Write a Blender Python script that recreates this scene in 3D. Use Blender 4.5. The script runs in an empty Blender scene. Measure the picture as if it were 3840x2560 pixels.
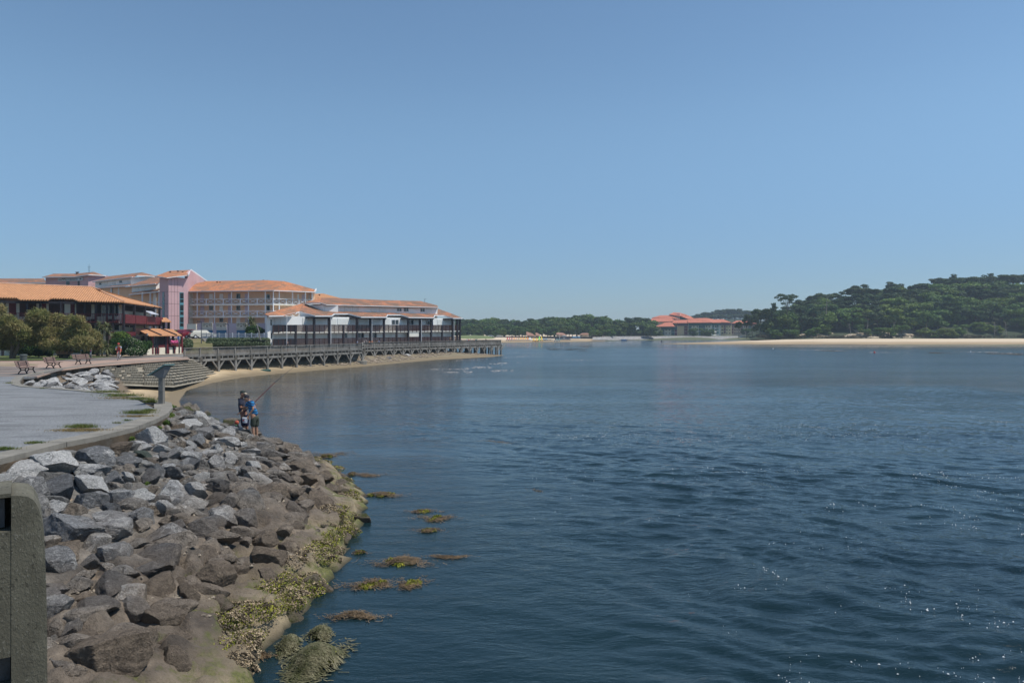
import bpy, bmesh, math, random
import numpy as np
from mathutils import Vector, Matrix, noise

random.seed(7); np.random.seed(7)
C = bpy.context.scene.collection
SC = bpy.context.scene
# ------------------------------------------------------------------ camera, sky, sun, exposure
F, CX, HY, H, ZP = 2700.0, 1920.0, 1247.0, 5.4, 2.6     # focal (px), optical centre, horizon row, eye height, promenade level
cam_d = bpy.data.cameras.new("camera")
cam = bpy.data.objects.new("camera", cam_d); C.objects.link(cam)
cam.location = (0, 0, H); cam.rotation_euler = (math.radians(90), 0, 0)
cam_d.sensor_fit = 'HORIZONTAL'; cam_d.sensor_width = 36; cam_d.lens = 36*F/3840
cam_d.shift_y = -(1280-HY)/3840
cam_d.clip_start = 0.1; cam_d.clip_end = 6000
SC.camera = cam
SUN_EL, SUN_AZ = math.radians(62), math.radians(96)      # azimuth clockwise from +Y
sd = Vector((math.sin(SUN_AZ)*math.cos(SUN_EL), math.cos(SUN_AZ)*math.cos(SUN_EL), math.sin(SUN_EL)))
w = bpy.data.worlds.new("World"); SC.world = w; w.use_nodes = True
nt = w.node_tree; nt.nodes.clear()
sky = nt.nodes.new('ShaderNodeTexSky'); sky.sky_type = 'NISHITA'; sky.sun_disc = False
sky.sun_elevation = SUN_EL; sky.sun_rotation = SUN_AZ
sky.altitude = 0; sky.air_density = 1.0; sky.dust_density = 0.1; sky.ozone_density = 4.0
bg = nt.nodes.new('ShaderNodeBackground'); bg.inputs[1].default_value = 0.118
wo = nt.nodes.new('ShaderNodeOutputWorld')
tint = nt.nodes.new('ShaderNodeMix'); tint.data_type = 'RGBA'; tint.blend_type = 'MULTIPLY'; tint.inputs[0].default_value = 1; tint.inputs[7].default_value = (.94, 1.0, .945, 1)
nt.links.new(sky.outputs[0], tint.inputs[6]); # the air thickens towards the horizon and dims it, the same all round
tc = nt.nodes.new('ShaderNodeTexCoord'); sz = nt.nodes.new('ShaderNodeSeparateXYZ'); nt.links.new(tc.outputs['Generated'], sz.inputs[0])
rp = nt.nodes.new('ShaderNodeValToRGB'); rp.color_ramp.interpolation = 'EASE'; rp.color_ramp.elements[0].position = 0; rp.color_ramp.elements[0].color = (.47, .54, .73, 1); rp.color_ramp.elements[1].position = .30; rp.color_ramp.elements[1].color = (1, 1, 1, 1)
nt.links.new(sz.outputs[2], rp.inputs[0]); air = nt.nodes.new('ShaderNodeMix'); air.data_type = 'RGBA'; air.blend_type = 'MULTIPLY'; air.inputs[0].default_value = 1
nt.links.new(tint.outputs[2], air.inputs[6]); nt.links.new(rp.outputs[0], air.inputs[7]); nt.links.new(air.outputs[2], bg.inputs[0]); nt.links.new(bg.outputs[0], wo.inputs[0])
sl = bpy.data.lights.new("sun", 'SUN'); sl.energy = 4.0; sl.angle = math.radians(0.5); sl.color = (1, .95, .87)
so = bpy.data.objects.new("sun", sl); C.objects.link(so)
so.rotation_euler = sd.to_track_quat('Z', 'Y').to_euler(); so.location = (60, 0, 80)
SC.view_settings.view_transform = 'Standard'; SC.view_settings.look = 'None'
SC.view_settings.gamma = 1; SC.view_settings.use_curve_mapping = False
SC.view_settings.exposure = 0.15
SC.cycles.max_bounces = 6; SC.cycles.diffuse_bounces = 3; SC.cycles.glossy_bounces = 3
SC.cycles.transmission_bounces = 4; SC.cycles.transparent_max_bounces = 8; SC.cycles.volume_bounces = 0
SC.cycles.sample_clamp_direct = 6; SC.cycles.sample_clamp_indirect = 4

# ------------------------------------------------------------------ helpers
def G(px, py, z):
    D = (H-z)*F/(py-HY); return Vector(((px-CX)/F*D, D, z))
def Q(px, py, D):
    return Vector(((px-CX)/F*D, D, H-(py-HY)*D/F))
def XD(px, D): return Vector(((px-CX)/F*D, D))
def ZD(py, D): return H-(py-HY)*D/F
ORG = {}
def org(o): return ORG.get(o.name, Vector((0, 0, 0))) if o else Vector((0, 0, 0))
def tag(o, label=None, cat=None, group=None, kind=None):
    if label: o['label'] = label
    if cat: o['category'] = cat
    if group: o['group'] = group
    if kind: o['kind'] = kind
    return o
def empty(name, loc, label=None, cat=None, group=None):
    o = bpy.data.objects.new(name, None); C.objects.link(o); o.location = loc; o.empty_display_size = .3
    ORG[o.name] = Vector(loc); return tag(o, label, cat, group)
def copy_tree(o, parent=None):
    c = o.copy(); C.objects.link(c); c.parent = parent
    for ch in list(o.children): copy_tree(ch, c)
    return c
class MB:
    def __init__(s): s.v = []; s.f = []; s.uv = []
    def add(s, vs, fs, uvs=None):
        n = len(s.v); s.v += [tuple(p) for p in vs]; s.f += [tuple(i+n for i in f) for f in fs]
        for k, f in enumerate(fs): s.uv += (uvs[k] if uvs else [(0, 0)]*len(f))
    def hexa(s, b, t):      # bottom 4, top 4 (same order, ccw seen from above)
        s.add(list(b)+list(t), [(3, 2, 1, 0), (4, 5, 6, 7), (0, 1, 5, 4), (1, 2, 6, 5), (2, 3, 7, 6), (3, 0, 4, 7)])
    def box(s, x0, x1, y0, y1, z0, z1):
        s.hexa([(x0, y0, z0), (x1, y0, z0), (x1, y1, z0), (x0, y1, z0)], [(x0, y0, z1), (x1, y0, z1), (x1, y1, z1), (x0, y1, z1)])
    def bar(s, a, b, wd, ht, up=Vector((0, 0, 1))):
        a = Vector(a); b = Vector(b); d = (b-a).normalized(); sd_ = d.cross(up)
        if sd_.length < 1e-4: sd_ = Vector((1, 0, 0))
        sd_.normalize(); u = sd_.cross(d).normalized(); sd_ *= wd/2; u *= ht/2
        s.hexa([a-sd_-u, b-sd_-u, b+sd_-u, a+sd_-u], [a-sd_+u, b-sd_+u, b+sd_+u, a+sd_+u])
    def tube(s, a, b, r0, r1=None, n=8, cap=True):
        r1 = r0 if r1 is None else r1; a = Vector(a); b = Vector(b); d = (b-a).normalized()
        x = d.orthogonal().normalized(); y = d.cross(x)
        vs = [a+(x*math.cos(t)+y*math.sin(t))*r0 for t in [2*math.pi*k/n for k in range(n)]]
        vs += [b+(x*math.cos(t)+y*math.sin(t))*r1 for t in [2*math.pi*k/n for k in range(n)]]
        fs = [(k, (k+1) % n, n+(k+1) % n, n+k) for k in range(n)]
        if cap: fs += [tuple(range(n-1, -1, -1)), tuple(range(n, 2*n))]
        s.add(vs, fs)
    def lathe(s, c, prof, n=16):
        c = Vector(c); vs = []
        for r, z in prof: vs += [c+Vector((r*math.cos(2*math.pi*k/n), r*math.sin(2*math.pi*k/n), z)) for k in range(n)]
        fs = [(j*n+k, j*n+(k+1) % n, (j+1)*n+(k+1) % n, (j+1)*n+k) for j in range(len(prof)-1) for k in range(n)]
        fs += [tuple(range(n-1, -1, -1)), tuple(range((len(prof)-1)*n, len(prof)*n))]
        s.add(vs, fs)
    def prism(s, pts, z0, z1):
        n = len(pts); a = sum(pts[i][0]*pts[(i+1) % n][1]-pts[(i+1) % n][0]*pts[i][1] for i in range(n))
        if a < 0: pts = pts[::-1]
        s.add([(p[0], p[1], z0) for p in pts]+[(p[0], p[1], z1) for p in pts],
              [tuple(range(n-1, -1, -1)), tuple(range(n, 2*n))]+[(k, (k+1) % n, n+(k+1) % n, n+k) for k in range(n)])
    def build(s, name, m, parent=None, smooth=False):
        me = bpy.data.meshes.new(name); o_ = org(parent)
        me.from_pydata([(x-o_.x, y-o_.y, z-o_.z) for x, y, z in s.v], [], s.f)
        if any(u != (0, 0) for u in s.uv):
            l = me.uv_layers.new(name='uv')
            l.data.foreach_set('uv', [c for u in s.uv for c in u])
        if smooth: me.shade_smooth()
        me.materials.append(m)
        o = bpy.data.objects.new(name, me); C.objects.link(o); o.parent = parent; ORG[o.name] = o_.copy()
        return o
def np_mesh(name, v, f, m, parent=None, smooth=False, corner=None):
    """v (n,3) array, f (m,3|4) int array"""
    me = bpy.data.meshes.new(name); v = np.asarray(v, dtype=np.float32); f = np.asarray(f, dtype=np.int32)
    v = v-np.array(org(parent), dtype=np.float32)
    k = f.shape[1]; me.vertices.add(len(v)); me.vertices.foreach_set('co', v.ravel())
    me.loops.add(f.size); me.loops.foreach_set('vertex_index', f.ravel())
    me.polygons.add(len(f)); me.polygons.foreach_set('loop_start', np.arange(0, f.size, k, dtype=np.int32))
    me.polygons.foreach_set('loop_total', np.full(len(f), k, dtype=np.int32))
    if smooth: me.polygons.foreach_set('use_smooth', np.ones(len(f), dtype=bool))
    me.update(calc_edges=True)
    me.materials.append(m)
    o = bpy.data.objects.new(name, me); C.objects.link(o); o.parent = parent
    ORG[o.name] = org(parent).copy() if parent else Vector((0, 0, 0))
    return o
# ---- materials
class NT:
    def __init__(s, name):
        s.m = bpy.data.materials.new(name); s.m.use_nodes = True; s.t = s.m.node_tree; s.n = s.t.nodes
        s.b = s.n['Principled BSDF']
    def new(s, ty, **kw):
        n = s.n.new('ShaderNode'+ty)
        for k, v in kw.items():
            if hasattr(n, k): setattr(n, k, v)
            else: n.inputs[k].default_value = v
        return n
    def lk(s, a, b): s.t.links.new(a, b)
    def coord(s, kind='Object'): return s.n.get('TC') .outputs[kind] if s.n.get('TC') else s._tc(kind)
    def _tc(s, kind):
        n = s.n.new('ShaderNodeTexCoord'); n.name = 'TC'; return n.outputs[kind]
    def geo(s, k='Position'): return s.new('NewGeometry').outputs[k]
    def noise(s, co, scale, detail=4, rough=.55, dist=0):
        n = s.new('TexNoise'); n.inputs['Scale'].default_value = scale; n.inputs['Detail'].default_value = detail
        n.inputs['Roughness'].default_value = rough; n.inputs['Distortion'].default_value = dist
        s.lk(co, n.inputs['Vector']); return n.outputs[0]
    def mapv(s, co, sc=(1, 1, 1), rot=(0, 0, 0), loc=(0, 0, 0)):
        n = s.new('Mapping'); n.inputs['Scale'].default_value = sc; n.inputs['Rotation'].default_value = rot
        n.inputs['Location'].default_value = loc
        s.lk(co, n.inputs['Vector']); return n.outputs[0]
    def ramp(s, fac, stops):
        n = s.new('ValToRGB'); e = n.color_ramp.elements
        while len(e) < len(stops): e.new(.5)
        for k, (p, c) in enumerate(stops):
            e[k].position = p; e[k].color = (c, c, c, 1) if isinstance(c, (int, float)) else (*c[:3], 1)
        s.lk(fac, n.inputs[0]); return n.outputs[0]
    def rng(s, v, a, b, c=0., d=1.):
        n = s.new('MapRange'); n.inputs[1].default_value = a; n.inputs[2].default_value = b
        n.inputs[3].default_value = c; n.inputs[4].default_value = d; s.lk(v, n.inputs[0]); return n.outputs[0]
    def mix(s, f, a, b, bt='MIX'):
        n = s.new('Mix', data_type='RGBA', blend_type=bt)
        for k, v in ((0, f), (6, a), (7, b)):
            if isinstance(v, (int, float)): n.inputs[k].default_value = v
            elif isinstance(v, (tuple, list)): n.inputs[k].default_value = (*v[:3], 1)
            else: s.lk(v, n.inputs[k])
        return n.outputs[2]
    def math(s, op, a, b=0.):
        n = s.new('Math', operation=op)
        for k, v in ((0, a), (1, b)):
            if isinstance(v, (int, float)): n.inputs[k].default_value = v
            else: s.lk(v, n.inputs[k])
        return n.outputs[0]
    def bump(s, h, dist, strength=1., prev=None):
        n = s.new('Bump'); n.inputs['Distance'].default_value = dist; n.inputs['Strength'].default_value = strength
        s.lk(h, n.inputs['Height'])
        if prev: s.lk(prev, n.inputs['Normal'])
        s.lk(n.outputs[0], s.b.inputs['Normal']); return n.outputs[0]
    def col(s, c): 
        if isinstance(c, (tuple, list)): s.b.inputs['Base Color'].default_value = (*c[:3], 1)
        else: s.lk(c, s.b.inputs['Base Color'])
def simple(name, c, rough=.8, var=.18, scale=3., bump=0., bscale=20., metal=0., spec=.4, world=False, c2=None, amt=.5):
    t = NT(name); co = t.geo() if world else t.coord('Object')
    n1 = t.noise(co, scale, 5, .6)
    lo = tuple(x*(1-var) for x in c); hi = tuple(min(1, x*(1+var)) for x in c)
    cc = t.ramp(n1, [(.3, lo), (.7, hi)])
    if c2:
        n2 = t.noise(co, scale*.37, 6, .65, .3)
        cc = t.mix(t.rng(n2, 1-amt-.06, 1-amt+.06), cc, c2)
    t.col(cc); t.b.inputs['Roughness'].default_value = rough; t.b.inputs['Metallic'].default_value = metal
    t.b.inputs['Specular IOR Level'].default_value = spec
    if bump: t.bump(t.noise(co, bscale, 5, .6), bump)
    return t.m
# ---- distance to polyline
def pdist(P, poly):
    """P (n,2) -> distance (n,), to open polyline"""
    d = np.full(len(P), 1e9)
    for a, b in zip(poly[:-1], poly[1:]):
        a = np.array(a[:2], float); b = np.array(b[:2], float); ab = b-a
        t = np.clip(((P-a)@ab)/(ab@ab+1e-12), 0, 1); q = a+t[:, None]*ab
        d = np.minimum(d, np.hypot(P[:, 0]-q[:, 0], P[:, 1]-q[:, 1]))
    return d
def inside(P, poly):
    c = np.zeros(len(P), bool); n = len(poly); x, y = P[:, 0], P[:, 1]
    for i in range(n):
        x0, y0 = poly[i][0], poly[i][1]; x1, y1 = poly[(i+1) % n][0], poly[(i+1) % n][1]
        if y0 == y1: continue
        k = ((y0 > y) != (y1 > y)) & (x < (x1-x0)*(y-y0)/(y1-y0)+x0); c ^= k
    return c
def vnoise(P, sc, seed=0, octs=4, rough=.5):
    """cheap value noise fbm on (n,2|3) points"""
    P = np.asarray(P, float)
    if P.shape[1] == 2: P = np.c_[P, np.zeros(len(P))]
    out = np.zeros(len(P)); amp = 1.; tot = 0
    for o in range(octs):
        q = P*sc*(2**o)+seed*17.3+o*5.1; i = np.floor(q).astype(np.int64); f = q-i; f = f*f*(3-2*f); r = 0
        for dx in (0, 1):
            for dy in (0, 1):
                for dz in (0, 1):
                    h = ((i[:, 0]+dx)*374761393 + (i[:, 1]+dy)*668265263 + (i[:, 2]+dz)*2147483647+seed*974634777) & 0xffffffff
                    h = ((h ^ (h >> 13))*1274126177) & 0xffffffff; h = ((h ^ (h >> 16)) & 0xffff)/65535.
                    wgt = (f[:, 0] if dx else 1-f[:, 0])*(f[:, 1] if dy else 1-f[:, 1])*(f[:, 2] if dz else 1-f[:, 2])
                    r = r+wgt*h
        out += amp*r; tot += amp; amp *= rough
    return out/tot*2-1
def grid_mesh(name, xs, ys, zf, m, parent=None, smooth=True, keep=None):
    X, Y = np.meshgrid(xs, ys); P = np.c_[X.ravel(), Y.ravel()]; Z = zf(P)
    nx = len(xs); idx = np.arange(len(P)).reshape(len(ys), nx)
    f = np.c_[idx[:-1, :-1].ravel(), idx[:-1, 1:].ravel(), idx[1:, 1:].ravel(), idx[1:, :-1].ravel()]
    if keep is not None:
        k = keep(P, Z); f = f[k[f].any(axis=1)]
    used = np.unique(f); mp = np.zeros(len(P), int); mp[used] = np.arange(len(used))
    return np_mesh(name, np.c_[P, Z][used], mp[f], m, parent, smooth)
# ------------------------------------------------------------------ coast lines (plan)
def g2(px, py, z): p = G(px, py, z); return (p.x, p.y)
WALL = [(-11.2, -3.0), (-11.2, 8.0), g2(0, 1725, ZP), g2(121, 1695, ZP), g2(250, 1661, ZP), g2(357, 1641, ZP), g2(500, 1607, ZP),
        g2(589, 1573, ZP), g2(629, 1552, ZP), g2(648, 1530, ZP), g2(643, 1512, ZP)]
WALL2 = [g2(643, 1512, ZP), g2(546, 1493, ZP), g2(464, 1477, ZP), g2(343, 1466, ZP), g2(214, 1455, ZP), g2(110, 1449, ZP), g2(78, 1441, ZP),
         g2(73, 1430, ZP), g2(86, 1414, ZP), g2(121, 1405, ZP), g2(214, 1386, ZP), g2(321, 1371, ZP), g2(375, 1366, ZP)]
REV_T = [g2(375, 1366, ZP), g2(450, 1359, ZP), g2(536, 1354, ZP), g2(620, 1348, ZP), g2(711, 1342, ZP)]
BACK = [(-39.9, 87.0), (-27.8, 119.0), (-28.6, 131.6), (-14.5, 157.5), (-19.0, 166.0), (-60.0, 205.0)]
LAND_E = WALL+WALL2[1:]+REV_T[1:]+BACK
LAND = LAND_E+[(-420.0, 240.0), (-420.0, -3.0)]
W_LINE = [(-3.9, -4.0), (-3.9, 6.0), g2(930, 2560, 0), g2(950, 2440, 0), g2(1100, 2280, 0), g2(1265, 2090, 0), g2(1315, 1975, 0), g2(1345, 1905, 0),
          g2(1325, 1850, 0), g2(1255, 1775, 0), (-8.0, 29.3), (-10.5, 31.8), (-13.5, 35.0), (-16.5, 39.5), (-20.0, 46.0), (-23.5, 51.5),
          g2(678, 1502, 0), g2(704, 1463, 0), g2(800, 1434, 0), g2(914, 1414, 0), g2(1061, 1399, 0), g2(1388, 1371, 0), g2(1633, 1349, 0),
          g2(1845, 1338, 0), (-1.5, 172.0), (-6.0, 181.0), (-60.0, 212.0), (-420.0, 250.0)]
SHORE = W_LINE+[(-420.0, -4.0)]
def shore_z(P):
    """height of the ground between land edge and water, bed falling below water"""
    P = np.asarray(P, float); dL = pdist(P, LAND_E); dW = pdist(P, W_LINE); dry = inside(P, SHORE); land = inside(P, LAND)
    s = dW/(dW+dL+1e-6); y = P[:, 1]; x = P[:, 0]
    rip = np.clip((36-y-np.maximum(0, -x-15)*1.2)/8, 0, 1)      # 1 on the main rock slope
    under = np.clip((y-80)/10, 0, 1)
    top = 2.38*rip+(1-rip)*(1.5*(1-under)+1.45*under)
    pw = .8*rip+(1-rip)*(1.1+.0*under)
    z = top*s**pw
    z = np.where(dry, z, -np.minimum(dW*.45, 2.5))
    z = np.where(land, np.minimum(top, 2.2)-np.minimum(dL, .3), z)
    z = z+np.where(land, 0, (vnoise(P, .55, 3, 3)*.13+vnoise(P, 2.5, 5, 3)*.035)*np.clip(s*3, .15, 1)*(rip*.9+.1))
    return z
_rs = np.random.RandomState(12); EMB = np.c_[_rs.uniform(-17, -3.6, 1500), _rs.uniform(8, 38, 1500), _rs.uniform(.16, .55, 1500), _rs.uniform(.05, .2, 1500), _rs.uniform(0, 3.14, 1500)]
def embed(P):
    """stones sunk in the bank: extra height and how much stone shows"""
    h = np.zeros(len(P)); order = np.argsort(P[:, 1]); Y = P[order, 1]
    for x, y, r_, hh, a in EMB:
        i0, i1 = np.searchsorted(Y, [y-r_*1.5, y+r_*1.5]); k = order[i0:i1]
        if not len(k): continue
        dx = P[k, 0]-x; dy = P[k, 1]-y; u = (dx*math.cos(a)+dy*math.sin(a))/(r_*1.3); v = (-dx*math.sin(a)+dy*math.cos(a))/(r_*.8)
        q = np.maximum(np.abs(u)*.9+np.abs(v)*.35, np.abs(v)*.95+np.abs(u)*.2); g = np.clip((1-q)*3.2, 0, 1); h[k] = np.maximum(h[k], g*hh*(1+.35*u))
    return h
def bank_z(P):
    z = shore_z(P); e = embed(P); lower = np.clip((1.9-z)/1.2, .35, 1)
    return z-.07+e*1.7*lower*np.clip((z+.5)*2, 0, 1)+np.where(e > .01, .05*vnoise(P, 3.5, 19, 4, .65), .015*vnoise(P, 5, 29, 2))
def hit(px, py):
    """where the view ray meets the shore slope"""
    D = np.arange(7, 190, .08) if py < 1500 else np.arange(7, 60, .04)
    P = np.c_[(px-CX)/F*D, D]; zr = H-(py-HY)*D/F; zt = np.maximum(shore_z(P), 0)
    k = np.nonzero(zt >= zr)[0]
    k = k[0] if len(k) else len(D)-1
    return Vector((P[k, 0], P[k, 1], float(zt[k])))
# ------------------------------------------------------------------ ground materials
def m_ground():
    t = NT('slope_soil'); p = t.geo(); sep = t.new('SeparateXYZ'); t.lk(p, sep.inputs[0]); z = sep.outputs[2]
    n1 = t.noise(p, 1.3, 6, .6); n2 = t.noise(p, 14, 4, .7); n3 = t.noise(p, .6, 4, .5)
    soil = t.ramp(n1, [(.3, (.12, .09, .064)), (.55, (.20, .153, .108)), (.72, (.32, .25, .175))])
    soil = t.mix(t.rng(n2, .55, .7, 0, .45), soil, (.42, .34, .25))
    zz = t.math('ADD', z, t.rng(n3, 0, 1, -.5, .5))
    low = t.ramp(n1, [(.3, (.20, .155, .095)), (.7, (.38, .31, .19))])
    c = t.mix(t.rng(zz, .95, .35), soil, low)
    zg = t.math('ADD', z, t.rng(t.noise(p, 1.6, 5, .7), .3, .7, -.45, .45))
    at = t.new('Attribute'); at.attribute_name = 'stone'; n4 = t.noise(p, 3.2, 6, .7); n5 = t.noise(p, .9, 3, .5)
    st = t.mix(t.rng(zz, 1.9, 1.1), t.ramp(n5, [(.35, (.07, .067, .062)), (.65, (.19, .18, .165))]), t.ramp(n5, [(.35, (.07, .055, .042)), (.65, (.155, .125, .095))])); st = t.mix(1., st, t.ramp(n4, [(.3, .5), (.7, 1.6)]), 'MULTIPLY')
    c = t.mix(t.math('MULTIPLY', t.rng(at.outputs['Fac'], .25, .75), t.rng(zz, .25, .75, .25, 1)), c, st)
    c = t.mix(t.math('MULTIPLY', t.rng(zg, .62, .35, 0, .85), t.rng(t.noise(p, 1.1, 4, .6), .44, .54)), c, t.ramp(n2, [(.3, (.045, .055, .012)), (.7, (.15, .16, .035))])); c = t.mix(t.rng(z, .12, .0), c, (.03, .028, .015))
    t.col(c); t.b.inputs['Roughness'].default_value = .92
    b = t.bump(t.noise(p, 5, 6, .7), .08); t.bump(n2, .03, 1, b)
    return t.m
def m_sand():
    t = NT('beach_sand'); p = t.geo(); sep = t.new('SeparateXYZ'); t.lk(p, sep.inputs[0]); z = sep.outputs[2]
    n1 = t.noise(p, .5, 6, .6); n2 = t.noise(p, 6, 5, .7)
    c = t.ramp(n1, [(.3, (.40, .29, .165)), (.7, (.56, .43, .27))])
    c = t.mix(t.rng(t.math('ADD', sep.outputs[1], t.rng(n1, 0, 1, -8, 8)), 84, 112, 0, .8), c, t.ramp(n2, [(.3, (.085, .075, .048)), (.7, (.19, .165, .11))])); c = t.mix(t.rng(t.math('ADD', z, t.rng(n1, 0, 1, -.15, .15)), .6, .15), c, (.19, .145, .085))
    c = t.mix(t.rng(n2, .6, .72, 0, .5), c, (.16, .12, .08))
    t.col(c); t.b.inputs['Roughness'].default_value = .9; t.bump(n2, .05); return t.m
def m_concrete(name, c=(.30, .28, .245), sc=1.5, bump=.01):
    t = NT(name); p = t.geo(); n1 = t.noise(p, sc, 7, .65); n2 = t.noise(p, 45, 3, .7)
    cc = t.ramp(n1, [(.28, tuple(x*.72 for x in c)), (.72, tuple(x*1.2 for x in c))])
    cc = t.mix(t.rng(n2, .6, .75, 0, .35), cc, tuple(min(1, x*1.5) for x in c))
    st = t.noise(t.mapv(p, (1, 1, .12)), 3, 4, .6)
    cc = t.mix(t.rng(st, .52, .68, 0, .5), cc, tuple(x*.5 for x in c))
    t.col(cc); t.b.inputs['Roughness'].default_value = .92; t.bump(n2, bump); return t.m
def m_gravel():
    t = NT('gravel'); p = t.geo(); n1 = t.noise(p, .35, 6, .6); n2 = t.noise(p, 22, 4, .8); n3 = t.noise(t.mapv(p, (.3, 1.2, 1), (0, 0, .2)), 1.2, 5, .6)
    c = t.ramp(n2, [(.3, (.05, .052, .055)), (.5, (.17, .177, .183)), (.68, (.42, .43, .44))])
    c = t.mix(.4, c, t.ramp(n1, [(.35, (.11, .115, .12)), (.65, (.23, .24, .25))]))
    c = t.mix(t.rng(n3, .5, .64, 0, .6), c, (.09, .094, .098))
    t.col(c); t.b.inputs['Roughness'].default_value = .95; t.bump(n2, .02); return t.m
M = {}
M['soil'] = m_ground(); M['sand'] = m_sand(); M['concrete'] = m_concrete('old_concrete', (.215, .20, .17)); M['gravel'] = m_gravel()
M['earth'] = simple('packed_earth', (.16, .12, .08), .95, .3, .8, .03, 8, world=True)
# ------------------------------------------------------------------ ground pieces
def sheet(name, pts, z, m, th=.02):
    mb = MB(); mb.prism([(p[0], p[1]) for p in pts], z-th, z); return tag(mb.build(name, m), kind='structure')
yy = np.unique(np.concatenate([np.arange(2, 40, .16), np.arange(40, 72, .4)]))
grid_mesh('rock_slope_ground', np.unique(np.round(np.r_[np.arange(-30, -16, .3), np.arange(-16, -1.5, .075)], 4)), np.unique(np.round(np.r_[np.arange(1, 9, .3), np.arange(9, 36, .075), np.arange(36, 47.1, .25)], 4)), bank_z, M['soil'],
          keep=lambda P, Z: (Z > -1.6) & (P[:, 1] < 47.2+0*Z))['kind'] = 'structure'
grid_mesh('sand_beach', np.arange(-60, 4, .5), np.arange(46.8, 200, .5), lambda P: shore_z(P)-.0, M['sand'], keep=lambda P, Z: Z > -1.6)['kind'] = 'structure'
sg_ = bpy.data.objects['rock_slope_ground'].data; co = np.zeros(len(sg_.vertices)*3, np.float32); sg_.vertices.foreach_get('co', co); co = co.reshape(-1, 3)
at_ = sg_.attributes.new('stone', 'FLOAT', 'POINT'); at_.data.foreach_set('value', np.clip(embed(co[:, :2].astype(float))/.03, 0, 1).astype(np.float32))
# land body: earth mass with its top 6 cm under the promenade
inner = LAND
mb = MB(); mb.prism(inner, -2.0, ZP-.10); tag(mb.build('promenade_ground', M['earth']), kind='structure')
# ------------------------------------------------------------------ kerb walls (cast in lengths)
def offset_line(pl, d):
    out = []
    for i, p in enumerate(pl):
        a = Vector(pl[max(i-1, 0)]); b = Vector(pl[min(i+1, len(pl)-1)]); t = (b-a).normalized(); n = Vector((-t.y, t.x)); out.append((p[0]+n.x*d, p[1]+n.y*d))
    return out
def resample(pl, step):
    out = [Vector(pl[0])]; acc = 0
    for a, b in zip(pl[:-1], pl[1:]):
        a = Vector(a); b = Vector(b); L = (b-a).length; n = max(1, int(L/step))
        for k in range(1, n+1): out.append(a+(b-a)*k/n)
    return out
def wall_run(pl, width, z0, z1, label, cut=3.2, parent_name='kerb_wall', gap=.012):
    root = empty(parent_name, (pl[0][0], pl[0][1], z0), label, 'retaining wall')
    pts = resample(pl, .5); outer = [tuple(p) for p in pts]; inn = offset_line(outer, width); seg = []; L = 0; start = 0
    for i in range(1, len(outer)):
        L += (Vector(outer[i])-Vector(outer[i-1])).length
        if L > cut or i == len(outer)-1:
            mb = MB(); o = outer[start:i+1]; q = inn[start:i+1]
            if len(o) >= 2:
                t0 = (Vector(o[1])-Vector(o[0])).normalized()*gap; t1 = (Vector(o[-1])-Vector(o[-2])).normalized()*gap
                o = [(o[0][0]+t0.x, o[0][1]+t0.y)]+o[1:-1]+[(o[-1][0]-t1.x, o[-1][1]-t1.y)]
                q = [(q[0][0]+t0.x, q[0][1]+t0.y)]+q[1:-1]+[(q[-1][0]-t1.x, q[-1][1]-t1.y)]
                for k in range(len(o)-1):
                    bt = [(*o[k+1], z0), (*o[k], z0), (*q[k], z0), (*q[k+1], z0)]
                    # order ccw from above
                    n = len(mb.v)
                    vs = [(*o[k], z0), (*o[k+1], z0), (*q[k+1], z0), (*q[k], z0), (*o[k], z1), (*o[k+1], z1), (*q[k+1], z1), (*q[k], z1)]
                    fs = [(4, 5, 6, 7), (3, 2, 1, 0), (0, 1, 5, 4), (2, 3, 7, 6)]
                    if k == 0: fs.append((3, 0, 4, 7))
                    if k == len(o)-2: fs.append((1, 2, 6, 5))
                    mb.add(vs, fs)
                mb.build('wall_section', M['concrete'], root)
            start = i; L = 0
    return root
wall_run(WALL, .62, 1.7, ZP+.03, 'low thick concrete kerb wall curving between the gravel path and the foreground boulders')
wall_run(WALL2, .42, 1.2, ZP+.031, 'thin concrete kerb rounding the rocky inlet beside the gravel', 4.0)
wall_run(REV_T, .35, 2.2, ZP+.032, 'straight concrete coping along the top of the block revetment', 3.0)
WIN = offset_line([tuple(p) for p in WALL], .6); W2IN = offset_line([tuple(p) for p in WALL2], .40)
def tip(pl): return [(p[0], p[1]) for p in pl]
GR_B = [g2(140, 1411, ZP), g2(60, 1411, ZP), (-60, 45.5), (-60, -3)]
grav = tip(WIN)[:-1]+tip(W2IN)[1:9]+GR_B
sheet('gravel_path', grav, ZP+.002, M['gravel'], .14)
# ------------------------------------------------------------------ water
def sstep(x, a, b):
    t = np.clip((x-a)/(b-a), 0, 1); return t*t*(3-2*t)
def wave_h(P):
    x, y = P[:, 0], P[:, 1]
    off = pdist(P, W_LINE)
    rough = sstep(off, 2.0, 13.0)*(1-.8*sstep(y, 15, 50))
    big = vnoise(P, .07, 61, 2)                                   # patches of smooth upwelling and chop
    rough = rough*np.clip(.62+.9*big, .22, 1.3)+.05
    wx = vnoise(P, .25, 11, 2)*1.6; wy = vnoise(P, .25, 12, 2)*1.6   # warp
    a = math.radians(-28); u = (x*math.cos(a)+y*math.sin(a)); v = (-x*math.sin(a)+y*math.cos(a))
    R = lambda su, sv, sd, o=3: 1-2*np.abs(vnoise(np.c_[(u+wx)*su, (v+wy)*sv], 1, sd, o, .55))
    h = .12*R(.20, .5, 21)+.10*R(.5, 1.2, 22)+.055*R(1.1, 2.5, 23)+.016*vnoise(np.c_[u*2.2, v*4.6], 1, 24, 3)
    return (h-.05)*rough*1.2
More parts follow.
